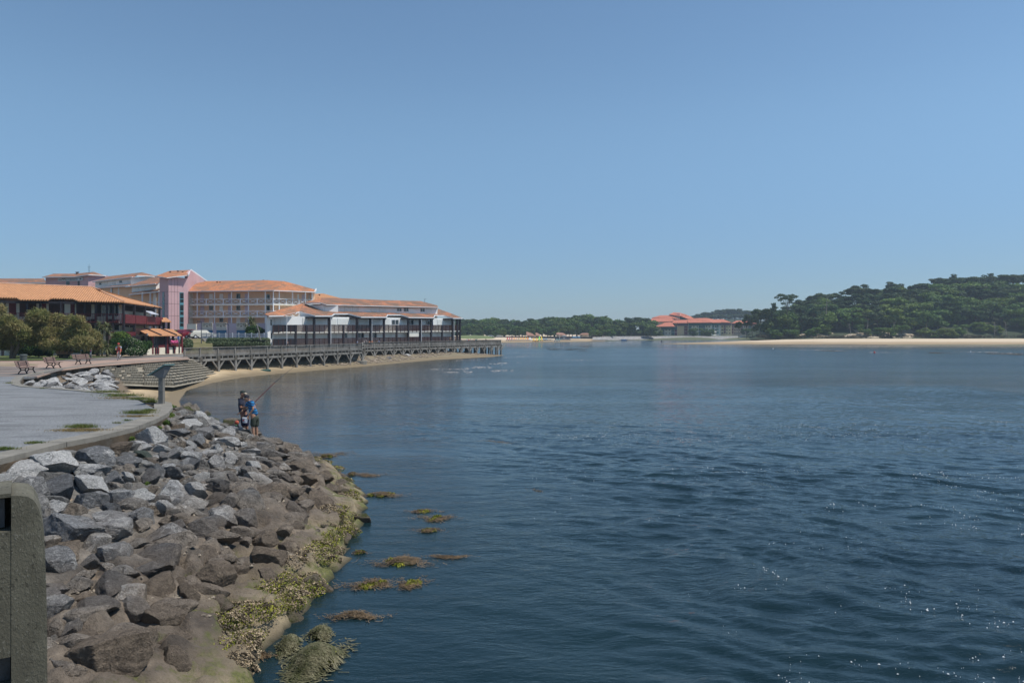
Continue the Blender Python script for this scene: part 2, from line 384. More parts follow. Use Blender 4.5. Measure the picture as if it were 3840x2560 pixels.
def m_water():
    t = NT('lagoon_water'); p = t.geo(); b = t.b
    b.inputs['Base Color'].default_value = (.006, .020, .030, 1); b.inputs['Roughness'].default_value = .045
    b.inputs['IOR'].default_value = 1.33; b.inputs['Specular IOR Level'].default_value = .5
    # shallow water over weed near the rocks is greener and lighter
    n0 = t.noise(p, .10, 4, .6, .4)
    c = t.ramp(n0, [(.3, (.005, .016, .021)), (.7, (.009, .025, .030))])
    t.col(c)
    q = t.mapv(p, (.55, 1.35, 1), (0, 0, math.radians(-20)))
    n1 = t.noise(q, 1.4, 5, .62, .4); n2 = t.noise(t.mapv(p, (.8, 1.7, 1), (0, 0, math.radians(12))), 6.5, 4, .6, .3)
    patch = t.noise(t.mapv(p, (.5, 1.6, 1)), .045, 3, .6, .5)
    am = t.rng(patch, .38, .62, .30, 1.)
    sep = t.new('SeparateXYZ'); t.lk(p, sep.inputs[0])
    calm = t.rng(t.math('ADD', sep.outputs[0], t.math('MULTIPLY', sep.outputs[1], .12)), -6., 12., .35, 1.)
    am = t.math('MULTIPLY', am, calm)
    far = t.rng(sep.outputs[1], 45., 110., 1., 1.5); h1 = t.math('MULTIPLY', n1, t.math('MULTIPLY', am, far)); h2 = t.math('MULTIPLY', n2, am)
    n3 = t.noise(t.mapv(p, (.35, 1.1, 1), (0, 0, math.radians(-8))), .5, 4, .6, .3)
    b0 = t.bump(t.math('MULTIPLY', n3, t.rng(sep.outputs[1], 45., 110., 0., 1.)), .22); bb = t.bump(h1, .105, 1, b0); t.bump(h2, .026, 1, bb)
    ro = t.math('MULTIPLY', t.math('ADD', .045, t.rng(sep.outputs[1], 40., 120., 0., .13)), t.rng(sep.outputs[1], 210., 290., 1., .38))
    cm = t.rng(t.math('ADD', sep.outputs[0], t.math('MULTIPLY', sep.outputs[1], .14)), -6., 8., .35, 1.); t.lk(t.math('MULTIPLY', ro, cm), b.inputs['Roughness'])
    return t.m
M['water'] = m_water()
fx0, fx1, fy0, fy1 = -13.0, 47.0, 5.0, 75.0
def near_z(P):
    e = np.minimum.reduce([P[:, 0]-fx0, fx1-P[:, 0], fy1-P[:, 1], P[:, 1]-fy0])
    return wave_h(P)*np.clip(e/4, 0, 1)
def near_keep(P, Z): return (P[:, 0] > -13) 
xs = np.arange(fx0, fx1+.01, .125); ys = np.concatenate([np.arange(fy0, 32, .085), np.arange(32, fy1+.01, .17)]); ys[-1] = fy1
xs[-1] = fx1
grid_mesh('water', xs, ys, near_z, M['water'])['kind'] = 'structure'
# the rest of the lagoon, around the near patch
mb = MB()
O = 2600.
for x0, x1, y0, y1 in ((-O, fx0, -60, 2400), (fx1, O, -60, 2400), (fx0, fx1, fy1, 2400), (fx0, fx1, -60, fy0)):
    mb.add([(x0, y0, 0), (x1, y0, 0), (x1, y1, 0), (x0, y1, 0)], [(0, 1, 2, 3)])
tag(mb.build('lagoon', M['water']), kind='structure')
# foam flecks riding on the chop, plus pale specks painted as sun glints
def foam(name, pts, smin, smax, m, zf, stretch=1., seed=3, ang=0):
    r = np.random.RandomState(seed); n = len(pts); k = 6
    th = np.linspace(0, 2*np.pi, k, endpoint=False)[None]+r.rand(n, 1)*6
    rad = (smin+(smax-smin)*r.rand(n, 1)**2.2)*(.5+.8*r.rand(n, k))
    dx = np.cos(th)*rad*stretch; dy = np.sin(th)*rad
    ca, sa = math.cos(ang), math.sin(ang)
    X = pts[:, :1]+dx*ca-dy*sa; Y = pts[:, 1:2]+dx*sa+dy*ca
    zc = zf(pts)[:, None]+.012+0*X
    V = np.stack([X, Y, zc], -1).reshape(-1, 3); Cc = np.c_[pts, zf(pts)+.03]
    base = np.arange(n)*k; f = []
    for j in range(k): f.append(np.c_[base+j, base+(j+1) % k, n*k+np.arange(n)])
    return tag(np_mesh(name, np.r_[V, Cc], np.concatenate(f), m), kind='stuff')
M['foam'] = simple('foam_glint_white', (.50, .53, .55), .6, .1, 3)
r = np.random.RandomState(5); P = np.c_[r.uniform(-3, 30, 60000), r.uniform(7, 50, 60000)]
rid = np.abs(vnoise(P, .55, 31, 3)); msk = (rid < .09) & (vnoise(P, .16, 33, 2) > .08) & (pdist(P, W_LINE) > 5) & (r.rand(len(P)) < np.clip(20/P[:, 1], .3, 1))
P = P[msk][:2600]
P2 = np.c_[r.uniform(-2, 34, 30000), r.uniform(8, 60, 30000)]; m2 = (np.abs(vnoise(P2, .35, 41, 4)) < .05) & (pdist(P2, W_LINE) > 5); P2 = P2[m2][:1800]
go = foam('glint_specks', P2, .002, .009, M['foam'], near_z, 1.3, 9); tag(go, 'tiny pale specks standing in for sun glints over the current')  # white specks laid on the waves in place of sun glints
fo = foam('foam_flecks', P, .003, .017, M['foam'], near_z, 1.5)
tag(fo, 'small white foam flecks scattered on the choppy water')
# ------------------------------------------------------------------ boulders
def m_rock(name, shore=True, island=False):
    t = NT(name); oi = t.new('ObjectInfo'); co = t.coord('Object'); p = t.geo()
    cr = t.new('VectorMath', operation='ADD'); t.lk(co, cr.inputs[0])
    sc = t.new('VectorMath', operation='SCALE'); sc.inputs[0].default_value = (31, 17, 23); t.lk(oi.outputs['Random'], sc.inputs['Scale']); t.lk(sc.outputs[0], cr.inputs[1]); v = cr.outputs[0]
    base = oi.outputs['Color']; al = oi.outputs['Alpha']
    if island: ri = t.geo('Random Per Island'); base = t.ramp(ri, [(0., (.15, .147, .142)), (.45, (.27, .265, .255)), (.75, (.21, .17, .13)), (1., (.46, .452, .435))]); al = t.rng(ri, .7, 1., .1, .7)
    n1 = t.noise(v, 1.6, 6, .65, .3); n2 = t.noise(v, 4.6, 6, .75, .4); n3 = t.noise(v, 13, 4, .75); vo = t.new('TexVoronoi', feature='DISTANCE_TO_EDGE'); vo.inputs['Scale'].default_value = 2.1; wp = t.new('VectorMath', operation='ADD'); t.lk(v, wp.inputs[0]); nz = t.new('TexNoise'); nz.inputs['Scale'].default_value = 2.5; nz.inputs['Detail'].default_value = 4; t.lk(v, nz.inputs['Vector']); t.lk(nz.outputs[1], wp.inputs[1]); t.lk(wp.outputs[0], vo.inputs['Vector']); crack = t.rng(vo.outputs['Distance'], .0, .035, 1, 0)
    c = t.mix(t.rng(n1, .3, .75, 0, .75), base, t.mix(1., base, (.45, .44, .42), 'MULTIPLY'))
    c = t.mix(t.rng(n2, .5, .75, 0, .6), c, t.mix(1., base, (1.8, 1.77, 1.7), 'MULTIPLY')); c = t.mix(t.rng(n2, .5, .3, 0, .6), c, t.mix(1., base, (.45, .44, .43), 'MULTIPLY')); c = t.mix(1., c, t.ramp(n3, [(.3, .6), (.7, 1.45)]), 'MULTIPLY'); c = t.mix(t.math('MULTIPLY', crack, .55), c, t.mix(1., base, (.3, .29, .28), 'MULTIPLY'))
    # calcite: veins and caps, as strong as alpha says
    wv = t.new('TexWave'); wv.wave_type = 'BANDS'; wv.inputs['Scale'].default_value = .9; wv.inputs['Distortion'].default_value = 5; wv.inputs['Detail'].default_value = 5; wv.inputs['Detail Scale'].default_value = 2.6; wv.inputs['Detail Roughness'].default_value = .65
    t.lk(v, wv.inputs['Vector'])
    thr = t.math('SUBTRACT', 1.22, t.math('MULTIPLY', al, .38))
    vein = t.rng(t.math('SUBTRACT', t.math('ADD', wv.outputs['Fac'], t.rng(n2, .3, .7, -.25, .25)), thr), -.04, .1, 0, .8)
    cap = t.rng(t.math('SUBTRACT', t.math('ADD', t.noise(v, 1.1, 5, .6), t.rng(n2, .3, .7, -.14, .14)), t.math('SUBTRACT', .84, t.math('MULTIPLY', al, .40))), -.04, .05)
    wh = t.math('MAXIMUM', vein, cap)
    c = t.mix(t.math('MULTIPLY', wh, t.rng(n3, .34, .5, .25, .95)), c, t.ramp(n3, [(.3, (.45, .44, .43)), (.7, (.88, .87, .84))]))
    sep = t.new('SeparateXYZ'); t.lk(p, sep.inputs[0])
    if shore:   # silt, then oysters and weed in the tidal band
        zz = t.math('ADD', sep.outputs[2], t.rng(t.noise(p, .8, 4, .6), .3, .7, -.35, .35))
        silt = t.ramp(n2, [(.3, (.135, .105, .08)), (.7, (.33, .265, .20))])
        c = t.mix(t.rng(zz, 1.85, .9, 0, .8), c, silt)
        ge = t.new('SeparateXYZ'); t.lk(t.geo('Normal'), ge.inputs[0])
        gr = t.math('ADD', zz, t.rng(t.noise(p, 2.3, 5, .7), .3, .7, -.4, .4))
        gm = t.math('MULTIPLY', t.math('MULTIPLY', t.rng(gr, .42, .2), t.rng(t.noise(p, 1.7, 4, .6), .4, .58)), t.rng(ge.outputs[2], -.1, .45))
        c = t.mix(gm, c, t.ramp(n3, [(.3, (.035, .045, .01)), (.7, (.13, .14, .035))]))
    t.col(c); t.b.inputs['Roughness'].default_value = .8; t.b.inputs['Specular IOR Level'].default_value = .35
    b = t.bump(n1, .2); b = t.bump(n2, .22, 1, b); b = t.bump(crack, -.05, 1, b); t.bump(n3, .07, 1, b); return t.m
M['rock'] = m_rock('boulder_rock'); M['rock_dry'] = m_rock('dry_boulder_rock', False); M['rock_bank'] = m_rock('half_buried_rock', True, True)
def ico(sub):
    bm = bmesh.new(); bmesh.ops.create_icosphere(bm, subdivisions=sub, radius=1); bm.verts.ensure_lookup_table()
    v = np.array([x.co[:] for x in bm.verts]); f = np.array([[q.index for q in x.verts] for x in bm.faces]); bm.free(); return v, f
ICO = {k: ico(k) for k in (2, 3, 4, 5)}
def rock_mesh(seed, sub=4, cuts=9, rough=.09, name='boulder'):
    r = np.random.RandomState(seed); v, f = ICO[sub]; v = v.copy()
    v = v*(1+.22*vnoise(v, .9, seed, 2)[:, None])
    for _ in range(cuts):            # broken faces
        n = r.normal(size=3); n[2] *= .8; n /= np.linalg.norm(n); d = r.uniform(.36, .74)
        h = v@n-d; k = h > 0; v[k] -= np.outer(h[k]*r.uniform(.93, 1.0), n)
    nn = v/np.linalg.norm(v, axis=1)[:, None]
    v += nn*(rough*vnoise(v, 2.0, seed+3, 4, .6)-.07*np.abs(vnoise(v*np.array([1, 1, 2.2]), 3.2, seed+8, 5, .72)))[:, None]
    if sub > 4: v += nn*(-.028*np.abs(vnoise(v*np.array([1, 1, 3.]), 8, seed+5, 3, .7))+.018*vnoise(v, 14, seed+6, 2))[:, None]
    v /= np.abs(v).max(0)
    me = bpy.data.meshes.new(name); me.vertices.add(len(v)); me.vertices.foreach_set('co', v.astype(np.float32).ravel())
    me.loops.add(f.size); me.loops.foreach_set('vertex_index', f.astype(np.int32).ravel())
    me.polygons.add(len(f)); me.polygons.foreach_set('loop_start', np.arange(0, f.size, 3, dtype=np.int32)); me.polygons.foreach_set('loop_total', np.full(len(f), 3, dtype=np.int32))
    me.polygons.foreach_set('use_smooth', np.ones(len(f), bool)); me.update(calc_edges=True)
    try: me.set_sharp_from_angle(angle=math.radians(32))
    except Exception: pass
    return me
RM = [rock_mesh(100+k, 5, 10+k % 8, .05+.03*(k % 3)) for k in range(18)]; RS = [rock_mesh(200+k, 3, 7, .08) for k in range(8)]
for me in RM+RS: me.materials.append(M['rock'])
RD = [m_.copy() for m_ in RS]
for me in RD: me.materials.clear(); me.materials.append(M['rock_dry'])
TONE = {'W': ((.56, .56, .56), 1.4, 'white-veined'), 'L': ((.45, .452, .46), .85, 'pale grey'), 'G': ((.33, .33, .335), .45, 'mid-grey'), 'D': ((.175, .175, .18), .15, 'dark grey'),
        'B': ((.24, .195, .152), .0, 'silt-brown'), 'R': ((.11, .135, .11), .1, 'greenish')}
RNG = random.Random(11)
SEEN_LABELS = {}
def boulder(loc, sx, sy, sz, tone, meshes, lab, group, rot=None, tilt=.25, name='boulder'):
    o = bpy.data.objects.new(name, RNG.choice(meshes)); C.objects.link(o)
    o.location = loc; o.scale = (sx, sy, sz); o.rotation_euler = (RNG.uniform(-tilt, tilt), RNG.uniform(-tilt, tilt), rot if rot is not None else RNG.uniform(0, 6.28))
    c, a, _ = TONE[tone]; k = RNG.uniform(.8, 1.2); hue = RNG.uniform(-.01, .012)
    o.color = (c[0]*k+hue, c[1]*k, c[2]*k-hue, max(0, a*RNG.uniform(.75, 1.2)))
    tag(o, lab, name, group); return o
ROCKS = """80 1763 121 70 W|223 1734 180 110 W|360 1718 110 75 G|456 1683 58 46 B|462 1727 100 70 G|580 1638 102 76 W|526 1705 70 48 R|600 1683 57 33 W|579 1715 30 58 W|647 1699 50 50 G|690 1700 55 42 L|606 1715 40 40 G|118 1836 144 92 G|25 1833 75 48 G|233 1836 112 98 D|344 1769 96 52 L|354 1817 134 80 W|415 1791 67 80 G|482 1791 64 44 W|552 1791 65 65 D|590 1766 60 56 G|654 1772 75 62 G|697 1743 50 50 G|341 1884 98 84 G|447 1865 77 54 L|517 1861 96 80 W|650 1842 105 70 L|427 1906 72 62 D|663 1887 50 62 G|262 1967 185 155 G|383 1936 118 38 G|530 1938 114 72 G|437 1989 155 85 L|606 1906 75 64 L|600 2008 160 90 G|645 1976 108 80 D|411 2072 112 66 G|607 2104 200 85 D|175 1992 36 76 L|360 2008 34 56 G|707 1586 86 40 W|721 1526 64 40 L|671 1622 82 40 G|771 1626 82 44 G|745 1565 55 45 W|793 1583 64 40 L|775 1547 30 28 G|807 1568 40 28 L|868 1583 46 44 G|850 1626 62 40 L|943 1619 64 36 G|857 1658 68 40 L|957 1668 96 56 G|907 1668 60 28 W|1000 1686 45 30 W|1025 1658 58 40 B|940 1697 64 32 L|743 1647 54 42 G|722 1668 50 36 L|779 1697 64 42 L|811 1680 46 40 L|703 1704 72 44 L|707 1743 75 52 D|811 1736 78 58 L|768 1776 62 64 W|857 1726 50 32 L|957 1747 60 48 W|975 1726 42 30 L|936 1761 42 40 W|893 1767 40 30 L|1057 1747 42 32 L|1114 1758 72 50 B|971 1801 84 58 W|911 1797 56 38 L|1075 1804 62 54 D|829 1826 88 78 D|871 1801 46 44 D|739 1844 88 100 W|821 1869 88 44 D|925 1851 54 66 D|1025 1844 150 64 B|1150 1801 70 52 B|1207 1783 76 44 B|829 1933 108 92 L|932 1954 92 90 G|1004 1901 80 50 G|1100 1918 84 88 D|1189 1879 112 76 B|993 1940 66 44 G|1039 1965 54 34 B|1093 1976 50 50 B|760 1970 120 60 D|1236 1833 50 38 B|1268 1812 70 36 B|211 2107 120 95 G|204 2200 80 50 G|407 2200 120 110 D|346 2286 145 62 D|214 2278 80 84 L|589 2203 120 80 B|529 2136 135 58 D|489 2296 104 92 G|721 2229 100 135 B|607 2321 140 110 B|275 2357 90 92 G|430 2470 220 180 B|221 2489 95 65 G|640 2480 110 115 B|193 2389 40 66 L|625 2404 120 78 B|332 2104 60 56 G|750 1997 135 90 D|797 2051 84 64 G|809 2152 143 143 B|885 2123 84 66 B|995 2026 126 68 B|986 2085 126 92 B|1083 2064 68 58 B|1096 1984 66 66 B|1011 2178 90 72 B|826 2266 76 60 B|763 2342 145 64 B|700 1530 60 34 G|860 1612 46 28 G|1180 1760 50 34 D|1290 1850 60 40 B|1240 1905 80 50 B|60 1990 90 70 G|40 2100 90 80 G|330 2400 90 60 B|540 2440 80 60 B"""
TR = []
zones = [(1640, 'at the top beside the kerb'), (1720, 'just below the kerb'), (1800, 'on the upper slope'), (1900, 'in mid-slope'), (2050, 'on the lower middle slope'), (2250, 'low on the rock slope'), (2700, 'at the foot of the slope')]
cols = [(250, 'far left'), (480, 'left'), (700, 'centre-left'), (900, 'centre'), (1080, 'right'), (1500, 'outer edge')]
cnt = {}
items = []
for s in ROCKS.split('|'):
    px, py, wd, ht, tn = s.split(); px, py, wd, ht = map(float, (px, py, wd, ht))
    p = hit(px, py+ht*.25); k = p.y/F; sx = wd*k*.70; size = 'huge' if wd > 150 else 'large' if wd > 100 else 'medium' if wd > 60 else 'small'
    shp = 'flat long' if wd/ht > 2 else 'upright' if ht/wd > 1.15 else 'blocky' if wd/ht < 1.35 else 'angular'
    zn = next(z for lim, z in zones if py < lim); cl = next(z for lim, z in cols if px < lim)
    lab = f"{size} {shp} {TONE[tn][2]} boulder {zn}, {cl}"
    items.append((px, py, p, sx, ht*k, tn, lab)); TR.append((p.x, p.y, sx))
for it in items: cnt[it[6]] = cnt.get(it[6], 0)+1
for px, py, p, sx, hh, tn, lab in items:
    ground = float(shore_z(np.array([[p.x, p.y]]))[0])
    sz = min(hh*.70, sx*.95)
    if cnt[lab] > 1:
        same = sorted([i for i in items if i[6] == lab], key=lambda i: i[0]); n = len(same); i = [id(q[2]) for q in same].index(id(p))
        lab = lab+(', the left one' if i == 0 and n == 2 else ', the right one' if n == 2 else f', {["first", "second", "third", "fourth", "fifth"][min(i, 4)]} from the left')
    boulder((p.x, p.y, max(ground, -.1)+sz*.14), sx, sx*RNG.uniform(.7, 1.0), sz, tn, RM, lab, 'boulders of the foreground rock slope', rot=RNG.uniform(-.35, .35)+(math.pi if RNG.random() < .5 else 0), tilt=.18)
def zone_words(x, y, z):
    px = CX+x/y*F; py = HY+(H-z)*F/y; return next(w_ for lim, w_ in zones if py < lim)+', '+next(w_ for lim, w_ in cols if px < lim)
# smaller stones filling the gaps
r = np.random.RandomState(21); n = 0; tries = 0
while n < 95 and tries < 20000:
    tries += 1
    x, y = r.uniform(-15.5, -4.3), r.uniform(10, 34); q = np.array([[x, y]])
    if pdist(q, LAND_E)[0] < .25 or inside(q, LAND)[0] or not inside(q, SHORE)[0]: continue
    s = r.uniform(.16, .34)
    if any((x-a)**2+(y-b)**2 < (c*.75+s*.7)**2 for a, b, c in TR): continue
    z = float(shore_z(q)[0]); tn = r.choice(list('GLDWB' if z > 1.1 else 'BBBDG')); TR.append((x, y, s))
    boulder((x, y, z+s*.10), s*1.25, s*.95, s*.7, tn, RM, f"small {dict(G='mid-grey', L='pale', D='dark', W='whitish', B='brown')[tn]} stone wedged between boulders, {zone_words(x, y, z)}", 'small stones between the foreground boulders', name='stone'); n += 1
# low rounded rocks at the waterline and some just under it
for k in range(20):
    t = k/19; i = t*9+2; a = W_LINE[int(i)]; b = W_LINE[min(int(i)+1, 15)]; f = i-int(i)
    x = a[0]+(b[0]-a[0])*f+r.uniform(-.9, .25); y = a[1]+(b[1]-a[1])*f+r.uniform(-.4, .4); s = r.uniform(.25, .5)
    boulder((x, y, .02+r.uniform(-.1, .1)), s, s*r.uniform(.6, .9), s*.5, 'B', RM, f'weed-covered rounded rock at the waterline, {zone_words(x, y, 0)}', 'rocks along the waterline')
# pale boulders in the inlet
def inlet_z(P):
    P = np.asarray(P, float); d = pdist(P, WALL2+REV_T[1:2]); return np.maximum(ZP-.30-d*.2, .9)
n = 0; IN = []
tri = [g2(73, 1432, ZP), g2(321, 1372, ZP), g2(400, 1420, 1.5), g2(440, 1462, 1.2), g2(343, 1466, ZP)]
xs_ = [q[0] for q in tri]; ys_ = [q[1] for q in tri]
while n < 84:
    x, y = r.uniform(min(xs_), max(xs_)), r.uniform(min(ys_), max(ys_)); q = np.array([[x, y]])
    if not inside(q, tri)[0]: continue
    s = r.uniform(.3, .62)
    if any((x-a)**2+(y-b)**2 < (.36*(c+s))**2 for a, b, c in IN): continue
    IN.append((x, y, s)); n += 1; tn = r.choice(list('WWLLLG'))
    boulder((x, y, float(inlet_z(q)[0])+s*.02), s*1.35, s*.85, s*.45, tn, RD, f"{ {'W': 'white-veined', 'L': 'pale grey', 'G': 'mid-grey'}[tn]} boulder in the dry inlet, {'near its left tip' if x < -29.5 else 'at its top by the stair' if y > 56 else 'near the sandy mouth' if x > -25 else 'in its middle'}, {'large' if s > .5 else 'small'}", 'boulders piled in the rocky inlet', tilt=.5)
grid_mesh('inlet_slope_ground', np.arange(-40, -15, .4), np.arange(34, 72, .4), lambda P: inlet_z(P)-.12, M['earth'],
          keep=lambda P, Z: inside(P, offset_line(tri, 0)) | (pdist(P, tri+[tri[0]]) < .5) & ~inside(P, LAND))['kind'] = 'structure'

# loose chips and pebbles over the bank
def pebbles():
    rr = np.random.RandomState(77); v0 = np.array([(-1, 0, 0), (-.3, -.7, .1), (.7, -.5, 0), (1, .2, .1), (.3, .8, 0), (-.6, .6, .1), (0, 0, .7)]); f0 = np.array([(0, 1, 6), (1, 2, 6), (2, 3, 6), (3, 4, 6), (4, 5, 6), (5, 0, 6)])
    P = np.c_[rr.uniform(-16, -4, 14000), rr.uniform(10, 36, 14000)]; k = inside(P, SHORE) & ~inside(P, LAND) & (vnoise(P, .8, 4, 3) > -.08); P = P[k][:5200]; Z = bank_z(P); n = len(P)
    s = .014+.05*rr.rand(n, 1)**3; a = rr.rand(n)*6.28; ca, sa = np.cos(a)[:, None], np.sin(a)[:, None]; j = v0[None]*(.7+.6*rr.rand(n, 7, 1))
    X = P[:, :1]+(j[:, :, 0]*ca-j[:, :, 1]*.7*sa)*s; Y = P[:, 1:2]+(j[:, :, 0]*sa+j[:, :, 1]*.7*ca)*s; W = Z[:, None]+j[:, :, 2]*s
    tag(np_mesh('loose_chips', np.stack([X, Y, W], -1).reshape(-1, 3), (f0[None]+np.arange(n)[:, None, None]*7).reshape(-1, 3), simple('stone_chips', (.26, .22, .17), .9, .5, 20, world=True, c2=(.12, .10, .08), amt=.5)), 'loose stone chips and pebbles strewn between the boulders', kind='stuff')
pebbles()

# half-buried stones packed between the big ones, past the number one can pick apart
def buried():
    rr = np.random.RandomState(55); shapes = []
    for me in RS:
        v = np.zeros(len(me.vertices)*3, np.float32); me.vertices.foreach_get('co', v); shapes.append(v.reshape(-1, 3).astype(float))
    f0 = ICO[3][1]; V = []; Fs = []; n = 0; placed = []
    P = np.c_[rr.uniform(-16, -4.1, 9000), rr.uniform(9.5, 36, 9000)]; k = inside(P, SHORE) & ~inside(P, LAND) & (pdist(P, LAND_E) > .2) & (pdist(P, W_LINE) > 1.15); P = P[k]; Z = bank_z(P)
    for (x, y), z in zip(P, Z):
        s = rr.uniform(.12, .42)*(1.1 if z < 1.4 else .75)
        if n >= 640: break
        if any((x-a)**2+(y-b)**2 < (.62*(c+s))**2 for a, b, c in placed) or any((x-a)**2+(y-b)**2 < (c*.7+s*.35)**2 for a, b, c in TR): continue
        placed.append((x, y, s)); v = shapes[rr.randint(len(shapes))]; a = rr.rand()*6.28; tl = rr.uniform(-.35, .35); R_ = np.array(Matrix.Rotation(a, 3, 'Z') @ Matrix.Rotation(tl, 3, 'X'))
        V.append((v*[s*rr.uniform(1.1, 1.5), s*rr.uniform(.75, 1.05), s*rr.uniform(.5, .8)])@R_.T+[x, y, z+s*.05]); Fs.append(f0+n*len(v)); n += 1
    o = np_mesh('half_buried_stones', np.concatenate(V), np.concatenate(Fs), M['rock_bank'], None, True)
    try: o.data.set_sharp_from_angle(angle=math.radians(32))
    except Exception: pass
    tag(o, 'mass of half-buried silty stones packed between the foreground boulders', kind='stuff')
buried()
# ------------------------------------------------------------------ planes, facades, roofs
class Pl:
    def __init__(s, a, b, c): s.a = Vector(a); s.n = (Vector(b)-s.a).cross(Vector(c)-s.a).normalized()
    def at(s, px, py):
        r = Vector(((px-CX)/F, 1, -(py-HY)/F)); o = Vector((0, 0, H)); t = (s.a-o).dot(s.n)/r.dot(s.n); return o+r*t
def roofpoly(mb, pts, th=.14):
    """sloping slab; u runs level, v runs down the slope"""
    pts = [Vector(p) for p in pts]; n = Vector((0, 0, 0))
    for i in range(1, len(pts)-1): n += (pts[i]-pts[0]).cross(pts[i+1]-pts[0])
    n.normalize()
    if n.z < 0: pts = pts[::-1]; n = -n
    u = Vector((0, 0, 1)).cross(n); u = u.normalized() if u.length > 1e-3 else Vector((1, 0, 0)); v = n.cross(u)
    uv = [(p.dot(u)+1e-3, p.dot(v)) for p in pts]; k = len(pts)
    fs = [tuple(range(k)), tuple(range(2*k-1, k-1, -1))]+[(i, k+i, k+(i+1) % k, (i+1) % k) for i in range(k)]
    uvs = [uv, uv[::-1]]+[[uv[i], uv[i], uv[(i+1) % k], uv[(i+1) % k]] for i in range(k)]
    mb.add(pts+[p-Vector((0, 0, th)) for p in pts], fs, uvs)
class Wall:
    """vertical plane from plan point A to B (A left, B right as seen from the camera); d is outward"""
    def __init__(s, A, B):
        s.A = Vector(A[:2]); s.B = Vector(B[:2]); s.t = (s.B-s.A).normalized(); s.L = (s.B-s.A).length; s.n = Vector((s.t.y, -s.t.x))
        s.pl = Pl((*s.A, 0), (*s.B, 0), (*s.A, 5))
    def p(s, u, z, d=0): q = s.A+s.t*u+s.n*d; return Vector((q.x, q.y, z))
    def u(s, px, d=0):
        k = (px-CX)/F; A = s.A+s.n*d; return (k*A.y-A.x)/(s.t.x-k*s.t.y)
    def D(s, px, d=0): return (s.A+s.n*d+s.t*s.u(px, d)).y
    def z(s, px, py, d=0): return H-(py-HY)*s.D(px, d)/F
    def box(s, mb, u0, u1, z0, z1, d0, d1):
        if u1 < u0: u0, u1 = u1, u0
        mb.hexa([s.p(u0, z0, d1), s.p(u1, z0, d1), s.p(u1, z0, d0), s.p(u0, z0, d0)], [s.p(u0, z1, d1), s.p(u1, z1, d1), s.p(u1, z1, d0), s.p(u0, z1, d0)])
    def rect(s, mb, x0, y0, x1, y1, d0=0, d1=.05):
        c = (x0+x1)/2; s.box(mb, s.u(x0, d1), s.u(x1, d1), s.z(c, y1, d1), s.z(c, y0, d1), d0, d1)
    def off(s, d): return Wall(s.A+s.n*d, s.B+s.n*d)
def m_tiles(name, base, lichen=.4, amt=.4, dark=(.16, .12, .09)):
    t = NT(name); uv = t.coord('UV'); p = t.geo()
    s = t.new('SeparateXYZ'); t.lk(uv, s.inputs[0])
    col = t.math('ABSOLUTE', t.math('SINE', t.math('MULTIPLY', s.outputs[0], math.pi/.27)))
    row = t.math('FRACT', t.math('DIVIDE', s.outputs[1], .38))
    br = t.new('TexBrick'); br.inputs['Scale'].default_value = 1; br.inputs['Brick Width'].default_value = .27; br.inputs['Row Height'].default_value = .38; br.inputs['Mortar Size'].default_value = .0
    br.offset = 0; br.inputs['Color1'].default_value = (0, 0, 0, 1); br.inputs['Color2'].default_value = (1, 1, 1, 1); br.inputs['Mortar'].default_value = (.5, .5, .5, 1); t.lk(uv, br.inputs['Vector'])
    c = t.mix(br.outputs[0], tuple(x*.86 for x in base), tuple(min(1, x*1.14) for x in base))
    n1 = t.noise(p, .45, 6, .68, .3); n2 = t.noise(p, 3.5, 5, .7)
    c = t.mix(t.rng(n2, .45, .75, 0, .4), c, (base[0]*.72, base[1]*.55, base[2]*.5))
    f = t.math('ADD', n1, t.rng(n2, .3, .7, -.12, .12))
    c = t.mix(t.rng(f, 1-amt-.08, 1-amt+.08, 0, lichen), c, dark)
    c = t.mix(t.rng(col, .0, .35, .55, 0), c, tuple(x*.42 for x in base))       # darker channel between tile columns
    t.col(c); t.b.inputs['Roughness'].default_value = .85
    h = t.math('ADD', t.math('MULTIPLY', col, .7), t.math('MULTIPLY', row, .4)); t.bump(h, .09); return t.m
M['tile_new'] = m_tiles('orange_roof_tiles', (.55, .265, .12), .25, .25)
M['tile_old'] = m_tiles('weathered_roof_tiles', (.52, .20, .095), .85, .56, (.15, .115, .085))
M['tile_mid'] = m_tiles('patchy_roof_tiles', (.56, .22, .095), .75, .48, (.19, .14, .10))
M['tile_far'] = m_tiles('red_roof_tiles', (.52, .17, .10), .3, .3)
M['cream'] = simple('cream_render', (.78, .72, .58), .9, .05, .6, c2=(.70, .64, .50), amt=.4)
M['white'] = simple('white_render', (.86, .86, .83), .9, .04, .5, c2=(.80, .80, .77), amt=.42)
M['shutter'] = simple('pale_roller_shutter', (.74, .75, .71), .6, .05, 2)
M['peach'] = simple('peach_render', (.74, .50, .33), .9, .05, .5, c2=(.68, .45, .29), amt=.42)
M['pink'] = simple('pink_render', (.55, .36, .37), .9, .06, .4, c2=(.49, .32, .33), amt=.45)
M['lilac'] = simple('lilac_render', (.52, .43, .48), .9, .06, .6)
M['metalwhite'] = simple('white_painted_metal', (.72, .73, .74), .5, .04, 2)
M['maroon'] = simple('maroon_painted_timber', (.13, .018, .022), .6, .2, 2)
M['blacktimber'] = simple('dark_stained_timber', (.022, .018, .024), .65, .3, 2)
M['browntimber'] = simple('brown_stained_timber', (.055, .022, .018), .7, .3, 3)
M['glass'] = simple('window_glass', (.02, .03, .035), .12, .3, .6, spec=.9)
M['teal'] = simple('teal_window_frame', (.10, .27, .32), .5, .1, 2)
M['blue'] = simple('blue_garage_door', (.035, .14, .25), .55, .1, 2)
M['greywood'] = simple('weathered_grey_timber', (.18, .17, .152), .9, .35, 1.6, .01, 30, c2=(.27, .258, .235), amt=.45)
